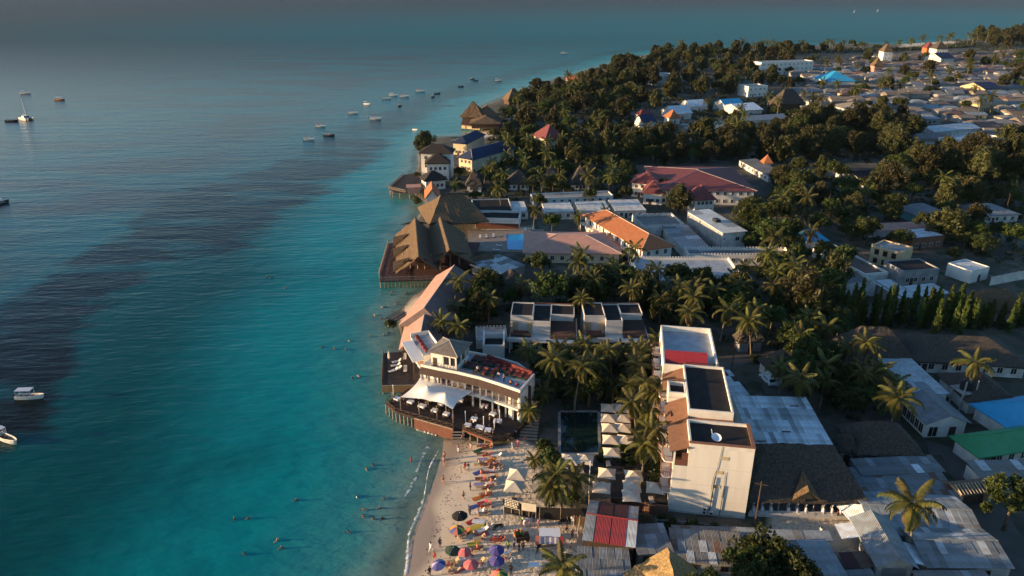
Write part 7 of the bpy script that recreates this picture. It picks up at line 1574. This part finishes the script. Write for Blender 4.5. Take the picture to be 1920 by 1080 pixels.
person(W(1569, 972, GZ), 'stand', 1, 1.0, 'red', 'trousers', 'black', 0, 'person in a red top standing before the great thatched hall'); person(W(1537, 1005, GZ), 'walk', 1, 2.0, 'white', 'trousers', 'black', 0, 'person in a white top walking on the sandy lane')
# stalls and odd things at the back of the beach
p = on_sand(1030, 1020); st = thing('clothes_stall', 'beach stall with hanging striped cloth and red flags', 'stall', p, -.05, landmark='the striped clothes stall')
for x in (-1.6, 1.6):
    for y in (-.8, .8): MB().bar((x, y, 0), (x, y, 2.1), .05, 5).link('post', m_pole, st)
box('table', m_wood, st, -1.7, 1.7, -.9, .9, .75, .82)
for i in range(8): box('hanging_cloth', (CM['white'], CM['lilac'])[i % 2], st, -1.5 + i * .36, -1.18 + i * .36, -.95, -.9, .85, 2.05)
box('top_cloth', CM['white'], st, -1.5, 1.5, -.85, .85, 2.1, 2.16)
for x, c in ((1.75, 'red'), (-1.75, 'coral')): box('flag', CM[c], st, x - .25, x + .25, -1.1, -1.02, .6, 2.4)
p = on_sand(978, 1012); st = thing('inflatables_cart', 'cart heaped with orange and yellow beach toys', 'cart', p, .2, landmark='the heaped toy cart'); box('frame', m_wood, st, -.9, 1.1, -.6, .6, .3, .9)
for i in range(14):
    a = RND.uniform(0, 6.28); r = RND.uniform(0, .8); MB().tube([(r * math.cos(a) - .3, r * math.sin(a) * .6, .9), (r * math.cos(a) - .35, r * math.sin(a) * .6 - .1, 1.5), (r * math.cos(a) - .6, r * math.sin(a) * .6 - .2, 1.9)], [.16, .2, .06], 6).link('beach_toy', CM[RND.choice(('orange', 'yellow', 'coral', 'red', 'green'))], st, True)
for x in (-.6, .8): MB().bar((x, -.62, .3), (x, -.54, .3), .3, 10).link('wheel', m_iron, st)
p = on_sand(989, 986); st = thing('swim_ring', 'pale pink inflatable ring standing by the sign boards', 'swim ring', p, .3); v = []; f = []
for i in range(16):
    for j in range(6): a, b2 = i * math.pi / 8, j * math.pi / 3; rr = .52 + .2 * math.cos(b2); v.append((rr * math.cos(a), .2 * math.sin(b2), .74 + rr * math.sin(a)))
for i in range(16):
    for j in range(6): f.append((i * 6 + j, ((i + 1) % 16) * 6 + j, ((i + 1) % 16) * 6 + (j + 1) % 6, i * 6 + (j + 1) % 6))
link('ring', mesh('ring', v, f, True), st, mm('pale_pink_vinyl', (.72, .52, .50))); MB().tube([(-.4, 0, 1.2), (-.6, 0, 1.5), (-.75, -.05, 1.75)], [.12, .1, .09], 6).link('neck', mm('pale_pink_vinyl', (.72, .52, .50)), st, True)
p = on_sand(1001, 1066); st = thing('white_table', 'plain white table on the empty sand', 'table', p, 0); box('top', CM['white'], st, -.75, .75, -.45, .45, .7, .76); [box('leg', CM['white'], st, x - .04, x + .04, y - .04, y + .04, 0, .7) for x in (-.65, .65) for y in (-.38, .38)]
def moto(px, py, rz, label):
    p = on_sand(px, py); o = thing('motorbike', label, 'motorbike', p, rz)
    for x in (-.65, .65):
        w = MB().bar((x, -.06, .3), (x, .06, .3), .3, 14).link('wheel', m_iron, o); MB().bar((0 + x, -.07, .3), (x, .07, .3), .12, 10).link('hub', m_conc, w)
    MB().tube([(-.55, 0, .45), (-.1, 0, .5), (.25, 0, .62), (.5, 0, .75)], [.1, .17, .18, .08], 8).link('body', m_iron, o, True); MB().tube([(-.7, 0, .72), (-.3, 0, .78), (.05, 0, .76)], [.1, .14, .1], 8).link('seat', m_dark, o, True); MB().bar((.65, 0, .3), (.45, 0, 1.0), .04).bar((.45, -.35, 1.02), (.45, .35, 1.02), .03).link('fork', m_conc, o)
moto(934, 991, .5, 'black motorbike parked on the sand near the sign boards'); moto(1010, 1030, 1.2, 'dark motorbike parked below the striped clothes stall'); moto(1058, 982, .1, 'black motorbike standing before the dark reed fence')
p = W(1105, 950, GZ); st = thing('lamp_pole', 'tall pale lamp pole between the garden palms', 'lamp pole', W(1104, 925, GZ)); MB().bar((0, 0, 0), (0, 0, 6.2), .06, 6).link('pole', m_cloth, st); MB().bar((0, 0, 6.2), (0, -.5, 6.3), .08, 6).link('lamp', m_cloth, st)
for i, (px, py, h) in enumerate([(1415, 985, 8), (1550, 405, 8), (1882, 410, 9), (1875, 395, 8), (1370, 705, 8)]):
    st = thing('power_pole', None, 'pole', W(px, py, GZ), RND.uniform(-.3, .3), 'timber power poles'); MB().bar((0, 0, 0), (0, 0, h), .13, 6, .09).link('shaft', m_wood, st); MB().box(-.9, .9, -.06, .06, h - .6, h - .48).link('crossarm', m_wood, st); auto(st, 'timber power pole')
p = W(1104, 962, GZ); st = thing('kiosk', 'small kiosk with a glowing yellow panel beside the red shed', 'kiosk', W(1124, 962, GZ), -.1); box('wall', m_wood, st, -1.3, 1.3, 0, 1.6, 0, 2.1); box('panel', m_ochre, st, -.7, .6, -.06, -.01, .6, 1.9); box('thatch_top', m_thatch, st, -1.6, 1.6, -.5, 1.9, 2.1, 2.4)
# cars
def car(px, py, rz, m, label, z=GZ):
    o = thing('parked_car', label, 'car', W(px, py, z), rz, 'parked cars'); 
    prof = [(-2.1, .35), (2.1, .35), (2.15, .75), (1.2, .92), (.55, 1.4), (-1.3, 1.45), (-2.0, .98), (-2.15, .7)]; n = len(prof)
    def side(y, s): return [(x, y * (s if z_ > 1.1 else 1), z_) for x, z_ in prof]
    v = side(-.85, .82) + side(.85, .82); link('body', mesh('body', v, [tuple(range(n)), tuple(range(2 * n - 1, n - 1, -1))] + [(i, n + i, n + (i + 1) % n, (i + 1) % n) for i in range(n)]), o, m)
    for x, w in ((.9, .0),): link('windscreen', mesh('windscreen', [(1.12, -.66, .99), (1.12, .66, .99), (.62, .6, 1.37), (.62, -.6, 1.37), (1.16, -.66, 1.0), (1.16, .66, 1.0), (.66, .6, 1.39), (.66, -.6, 1.39)], BOXF), o, m_glass)
    link('rear_window', mesh('rear_window', [(-1.98, -.64, 1.03), (-1.98, .64, 1.03), (-1.4, .6, 1.4), (-1.4, -.6, 1.4), (-2.02, -.64, 1.05), (-2.02, .64, 1.05), (-1.44, .6, 1.43), (-1.44, -.6, 1.43)], BOXF), o, m_glass)
    for s in (-1, 1):
        box('side_window', m_glass, o, -1.2, .5, s * .76 - .03, s * .76 + .03, 1.0, 1.33)
        for x in (-1.35, 1.35): w = MB().bar((x, s * .72, .33), (x, s * .88, .33), .33, 12).link('wheel', m_iron, o); MB().bar((x, s * .88, .33), (x, s * .895, .33), .18, 10).link('rim', m_conc, w)
        box('headlight', m_cloth, o, 2.08, 2.17, s * .62 - .16, s * .62 + .16, .62, .76)
    return o
car(1439, 716, 1.75, M('white_car_paint', (.72, .73, .74), None, 1, .25, spec=.5), 'white car parked beside the hotel drive'); LAND.append(('the parked white car', *W(1439, 716, GZ)[:2]))
car(1283, 236, .2, M('silver_car_paint', (.45, .46, .48), None, 1, .3, spec=.5), 'silver car parked on the sandy field by the market'); car(1298, 233, .1, M('dark_car_paint', (.05, .05, .06), None, 1, .3, spec=.5), 'dark car parked on the sandy field by the market')

# wrack line: scraps of weed left along the upper wet edge, too many to count
_w = []; 
for i in range(420):
    t = RND.random(); k = int(t * 6); a_, b_ = [(756, 1080), (772, 1010), (795, 950), (818, 890), (829, 850), (835, 822)][min(k, 5)], [(772, 1010), (795, 950), (818, 890), (829, 850), (835, 822), (838, 815)][min(k, 5)]
    s = t * 6 - k; x_ = a_[0] + (b_[0] - a_[0]) * s; y_ = a_[1] + (b_[1] - a_[1]) * s; p = W(x_, y_, 0); o_ = abs(RND.gauss(0, 1)) * 1.2 + (2.6 if RND.random() < .6 else RND.uniform(3, 14)); _w.append((p.x + o_, p.y + RND.uniform(-.6, .6)))
_w = np.array(_w); _zz = ground_z(_w)[0]; _a = NP.uniform(0, 6.28, len(_w)); _l = NP.uniform(.05, .22, len(_w)); _dx = np.c_[np.cos(_a), np.sin(_a), np.zeros(len(_w))] * _l[:, None]; _dy = np.c_[-np.sin(_a), np.cos(_a), np.zeros(len(_w))] * (_l * .45)[:, None]; _o = np.c_[_w, _zz + .012]
v = np.stack([_o - _dx, _o - _dy, _o + _dx, _o + _dy], 1).reshape(-1, 3); f = np.arange(len(v)).reshape(-1, 4)
o = link('seaweed_scraps', npmesh('seaweed_scraps', v, f), None, M('dried_seaweed', (.075, .055, .03), (.05, .036, .02), 3, .95)); tag(o, 'dry scraps of seaweed strewn along the wet sand', 'seaweed', kind='stuff')
for px, py, rz in ((900, 446, 0), (912, 445, .1), (925, 444, 0), (936, 462, 1.5), (930, 470, 1.6), (985, 432, 0), (1000, 431, .1)): sunbed(W(px, py, GZ + .05), rz, m_offw, 'pale lounger on the blue pool terrace', 'loungers by the blue pool')
# ---------------------------------------------------------------- boats
m_hull_w = M('white_hull_paint', (.72, .67, .58), (.62, .57, .49), 2, .6); m_hull_o = M('varnished_orange_hull', (.42, .15, .045), (.33, .11, .035), 2, .6); m_hull_d = M('dark_hull', (.030, .030, .032), None, 1, .6); m_inner = M('boat_inside_wood', (.22, .12, .06), (.15, .08, .045), 3, .8)
def hull_mesh(L, bw, h, t=.08):
    st = 13; v = []; f = []; K = 9
    for i in range(st):
        s = i / (st - 1); x = -L / 2 + L * s; wd = bw * (math.sin(math.pi * min(1, (.16 + .84 * (1 - s)) * .62 + .0)) ** .7 if s > .45 else .92 - .12 * (1 - s / .45)) * (1 - max(0, s - .88) * 7.2); wd = max(wd, .04); sheer = h * (1 + .45 * max(0, s - .5) ** 1.6 * 2.2)
        for k in range(K):
            a = math.pi * k / (K - 1); y = -wd * math.cos(a); z = sheer - (sheer + .35) * math.sin(a) ** .7
            v.append((x + (.35 * (z / sheer) if s > .9 else 0), y, z))
    for i in range(st - 1):
        for k in range(K - 1): q = i * K + k; f.append((q, q + K, q + K + 1, q + 1))
    f.append(tuple(range(K))); n = len(v)
    inn = [(p[0] * .97, p[1] * .9, max(p[2] + .12, .12)) for p in v]; v += inn
    fi = []
    for i in range(st - 1):
        for k in range(K - 1): q = n + i * K + k; fi.append((q + 1, q + K + 1, q + K, q))
        for k in (0, K - 1): q = i * K + k; fi.append((q, q + n, q + K + n, q + K) if k == 0 else (q + K, q + K + n, q + n, q))
    fi.append(tuple(range(n + K - 1, n - 1, -1)))
    return mesh('hull', v, f + fi, False)
HULLS = {}
def boat(px, py, L, rz, label, hull, canopy=None, cl=.5, group='moored boats', bench=3, lm=None):
    L = L * (.54 if py < 300 else .6); p = W(px, py, 0); o = thing('motor_boat', label, 'boat', p, rz, group, landmark=lm); k = (round(L, 2),); bw, h = L * .15, L * .085 + .25
    if k not in HULLS: HULLS[k] = hull_mesh(L, bw, h)
    link('hull', HULLS[k], o, hull); box('floor', m_inner, o, -L * .42, L * .3, -bw * .62, bw * .62, .14, .2)
    for i in range(bench): x = -L * .3 + i * L * .2; box('bench', m_inner, o, x - .15, x + .15, -bw * .72, bw * .72, .5, .56)
    box('gunwale', m_canvas, o, -L * .48, L * .2, -bw * .97, -bw * .87, h - .02, h + .07); box('gunwale', m_canvas, o, -L * .48, L * .2, bw * .87, bw * .97, h - .02, h + .07)
    if canopy:
        x0, x1 = -L * .42, -L * .42 + L * cl; box('canopy', canopy, o, x0, x1, -bw * .95, bw * .95, h + 1.35, h + 1.43)
        for x in (x0 + .1, (x0 + x1) / 2, x1 - .1):
            for y in (-bw * .85, bw * .85): MB().bar((x, y, h * .8), (x, y, h + 1.36), .03, 5).link('canopy_post', m_cloth, o)
    box('outboard_motor', m_iron, o, -L * .5 - .35, -L * .5 - .02, -.18, .18, .1, 1.0)
    return o
m_can = mm('pale_canopy', (.52, .54, .58)); m_canr = mm('red_canopy_cloth', (.40, .05, .04)); m_cand = mm('dark_canopy_cloth', (.05, .05, .06))
boat(56, 747, 8.6, .06, 'white tour boat with a pale striped canopy over the dark sea grass', m_hull_w, m_can, .58, lm='the striped-canopy tour boat'); boat(14, 826, 9.0, -.45, 'open white boat leaving the picture at the edge of the sea grass', m_hull_w, m_can, .25)
boat(112, 188, 14, -.1, 'orange-brown wooden boat beyond the sailing catamaran', m_hull_o, m_can, .7); boat(48, 176, 14, 0, 'long pale boat moored behind the catamaran mast', m_hull_w, m_can, .3); boat(2, 383, 10, 1.2, 'dark boat cut by the edge of the picture', m_hull_d, m_can, .5); boat(22, 228, 14, .05, 'low dark dinghy beside the catamaran', m_hull_d)
for px, py, L, rz, hm, cm, t in [(579, 263, 10.5, .05, m_hull_w, m_inner, 'white boat with a brown canopy at the near end of the moored line'), (617, 255, 11, -.05, m_hull_d, m_cand, 'dark green boat with a black canopy'), (601, 238, 10.5, .0, m_hull_w, m_canr, 'white boat with people beside the dark green boat'), (662, 213, 11, .0, m_hull_w, m_cand, 'white boat with a dark awning in the moored line'), (688, 196, 9.5, -.4, m_hull_w, m_can, 'short white boat turned towards the shore'), (704, 224, 12.5, -.03, m_hull_w, m_inner, 'long white boat closest to the turquoise edge'), (725, 186, 11.5, .05, m_hull_w, None, 'open white boat without canopy beside the dark launch'), (737, 180, 12, -.03, m_hull_w, m_can, 'white boat with a pale canopy behind the open one'), (758, 182, 12.5, .0, m_hull_w, m_canr, 'white boat with a bright red cover'), (788, 172, 13, .03, m_hull_w, m_canr, 'white boat with an orange-red awning, last of the line'), (750, 199, 9.5, 1.3, m_hull_d, m_cand, 'squat black launch between the white boats'), (778, 244, 6, -.5, m_hull_w, None, 'small white dinghy near the lone tree on the point'), (934, 152, 11, .0, m_hull_w, m_can, 'white boat close to the distant shore'), (1058, 101, 16, .0, m_hull_w, m_can, 'lone white boat off the distant bend'), (886, 149, 9, .8, m_hull_d, m_cand, 'dark launch near the distant shore'), (892, 152, 8, .3, m_hull_d, None, 'dark dinghy beside the distant launch'), (864, 163, 8, .2, m_hull_d, None, 'dark dinghy left of the distant pier'), (812, 182, 8, 1.1, m_hull_d, m_cand, 'small dark boat right of the moored line'), (820, 176, 8, .4, m_hull_d, None, 'dark dinghy at the end of the moored line')]:
    boat(px, py, L, rz, t, hm, cm, .45, bench=3)
for px, py, L, t in [(1645, 22, 34, 'white sail far out on the horizon water'), (1601, 24, 34, 'second white sail far out, left of the other')]:
    p = W(px, py, 0); o = thing('sailing_boat', t, 'sailboat', p, 0, 'sails far out', .4); HULLS.setdefault((9,), hull_mesh(9, 1.4, 1)); link('hull', HULLS[(9,)], o, m_hull_w, sc=2); link('sail', mesh('sail', [(-5, 0, 3), (5, 0, 3), (4, 0, 26), (-5, .4, 3), (5, .4, 3), (4, .4, 26)], [(0, 1, 2), (5, 4, 3), (0, 3, 4, 1), (1, 4, 5, 2), (2, 5, 3, 0)]), o, m_cloth); MB().bar((4.2, .2, 1), (4.2, .2, 27), .2).link('mast', m_cloth, o)
# sailing catamaran
p = W(50, 224, 0); o = thing('sailing_catamaran', 'white sailing catamaran with a tall bare mast at anchor', 'catamaran', p, -.7, None, .85, landmark='the sailing catamaran')
HULLS[(12,)] = hull_mesh(12, 1.0, 1.3)
for y in (-2.6, 2.6): link('hull', HULLS[(12,)], o, m_hull_w, loc=(0, y, 0))
box('bridge_deck', m_hull_w, o, -5, 2.6, -2.6, 2.6, 1.1, 1.5); link('cabin', mesh('cabin', [(-3.6, -2.1, 1.5), (1.8, -2.1, 1.5), (1.8, 2.1, 1.5), (-3.6, 2.1, 1.5), (-3.2, -1.7, 2.7), (.6, -1.7, 2.7), (.6, 1.7, 2.7), (-3.2, 1.7, 2.7)], BOXF), o, m_hull_w); link('cabin_window', mesh('cabin_window', [(.75, -1.6, 2.5), (1.75, -1.8, 1.75), (1.75, 1.8, 1.75), (.75, 1.6, 2.5), (.85, -1.6, 2.55), (1.85, -1.8, 1.8), (1.85, 1.8, 1.8), (.85, 1.6, 2.55)], BOXF), o, m_glass)
MB().bar((.5, 0, 2.6), (-.6, 0, 19), .13, 6).link('mast', m_cloth, o); MB().bar((.4, 0, 3.4), (-5, 0, 3.5), .1, 6).link('boom', m_cloth, o); MB().tube([(.2, 0, 3.65), (-2.5, 0, 3.8), (-4.8, 0, 3.65)], [.22, .3, .18], 8).link('furled_sail', m_cand, o, True)
for q in ((5.4, 0, 1.4), (-1, 2.6, 1.4), (-1, -2.6, 1.4)): MB().bar((-.55, 0, 18.6), q, .035, 4).link('shroud', m_iron, o)
box('trampoline', m_iron, o, 2.6, 4.8, -1.8, 1.8, 1.2, 1.25); MB().bar((4.9, -2.6, 1.35), (4.9, 2.6, 1.35), .1).link('crossbeam', m_cloth, o)
# ---------------------------------------------------------------- thin sea haze
m = bpy.data.materials.new('sea_haze'); m.use_nodes = True; nt = m.node_tree; nt.nodes.remove(nt.nodes['Principled BSDF'])
pv = nt.nodes.new('ShaderNodeVolumePrincipled'); pv.inputs['Density'].default_value = .000010; pv.inputs['Color'].default_value = (.62, .78, 1.0, 1); pv.inputs['Anisotropy'].default_value = .0
nt.links.new(pv.outputs[0], nt.nodes['Material Output'].inputs['Volume'])
o = link('haze', mesh('haze', boxv(-70000, 70000, -400, 32000, -6, 84), BOXF), None, m); tag(o, 'thin pale evening haze over sea and town', 'haze', kind='stuff')
SC.cycles.volume_bounces = 0
# ---------------------------------------------------------------- labels by what stands beside
ORD = ['', 'second ', 'third ', 'fourth ', 'fifth ', 'sixth ', 'seventh ', 'eighth ', 'ninth ', 'tenth ', 'eleventh ', 'twelfth ', 'thirteenth ', 'fourteenth ', 'fifteenth ', 'sixteenth ', 'seventeenth ', 'eighteenth ', 'nineteenth ', 'twentieth ']
ORD += ['twenty-' + o for o in ('first ', 'second ', 'third ', 'fourth ', 'fifth ', 'sixth ', 'seventh ', 'eighth ', 'ninth ')] + ['thirtieth '] + ['thirty-' + o for o in ('first ', 'second ', 'third ', 'fourth ', 'fifth ', 'sixth ', 'seventh ', 'eighth ', 'ninth ')]
for _t, _u in (('fortieth ', 'forty-'), ('fiftieth ', 'fifty-'), ('sixtieth ', 'sixty-'), ('seventieth ', 'seventy-')): ORD += [_t] + [_u + o for o in ('first ', 'second ', 'third ', 'fourth ', 'fifth ', 'sixth ', 'seventh ', 'eighth ', 'ninth ')]
_b = {}
for o, base in AUTO:
    x, y = o.location.x, o.location.y
    if not LAND: o['label'] = base; continue
    nm, lx, ly = min(LAND, key=lambda l: math.hypot((l[1] - x), (l[2] - y)) if abs(l[1] - x) + abs(l[2] - y) > .01 else 1e9)
    dx, dy = x - lx, y - ly
    rel = ('right of' if dx > 0 else 'left of') if abs(dx) > abs(dy) * .8 else ('beyond' if dy > 0 else 'in front of')
    _b.setdefault((base, rel, nm), []).append((math.hypot(dx, dy), o))
for (base, rel, nm), l in _b.items():
    l.sort(key=lambda t: t[0])
    for i, (d, o) in enumerate(l):
        if len(l) == 1: o['label'] = f'{base} {rel} {nm}'
        else: o['label'] = f'{base} {rel} {nm}, ' + ('farthest' if i == len(l) - 1 and i > 1 else ORD[min(i, len(ORD) - 1)] + 'closest')
        w = o['label'].split()
        if len(w) > 16:
            for drop in ('a', 'with', 'and', 'the', 'small', 'dark', 'white'):
                if len(w) > 16 and drop in w[:8]: w.remove(drop)
            o['label'] = ' '.join(w)
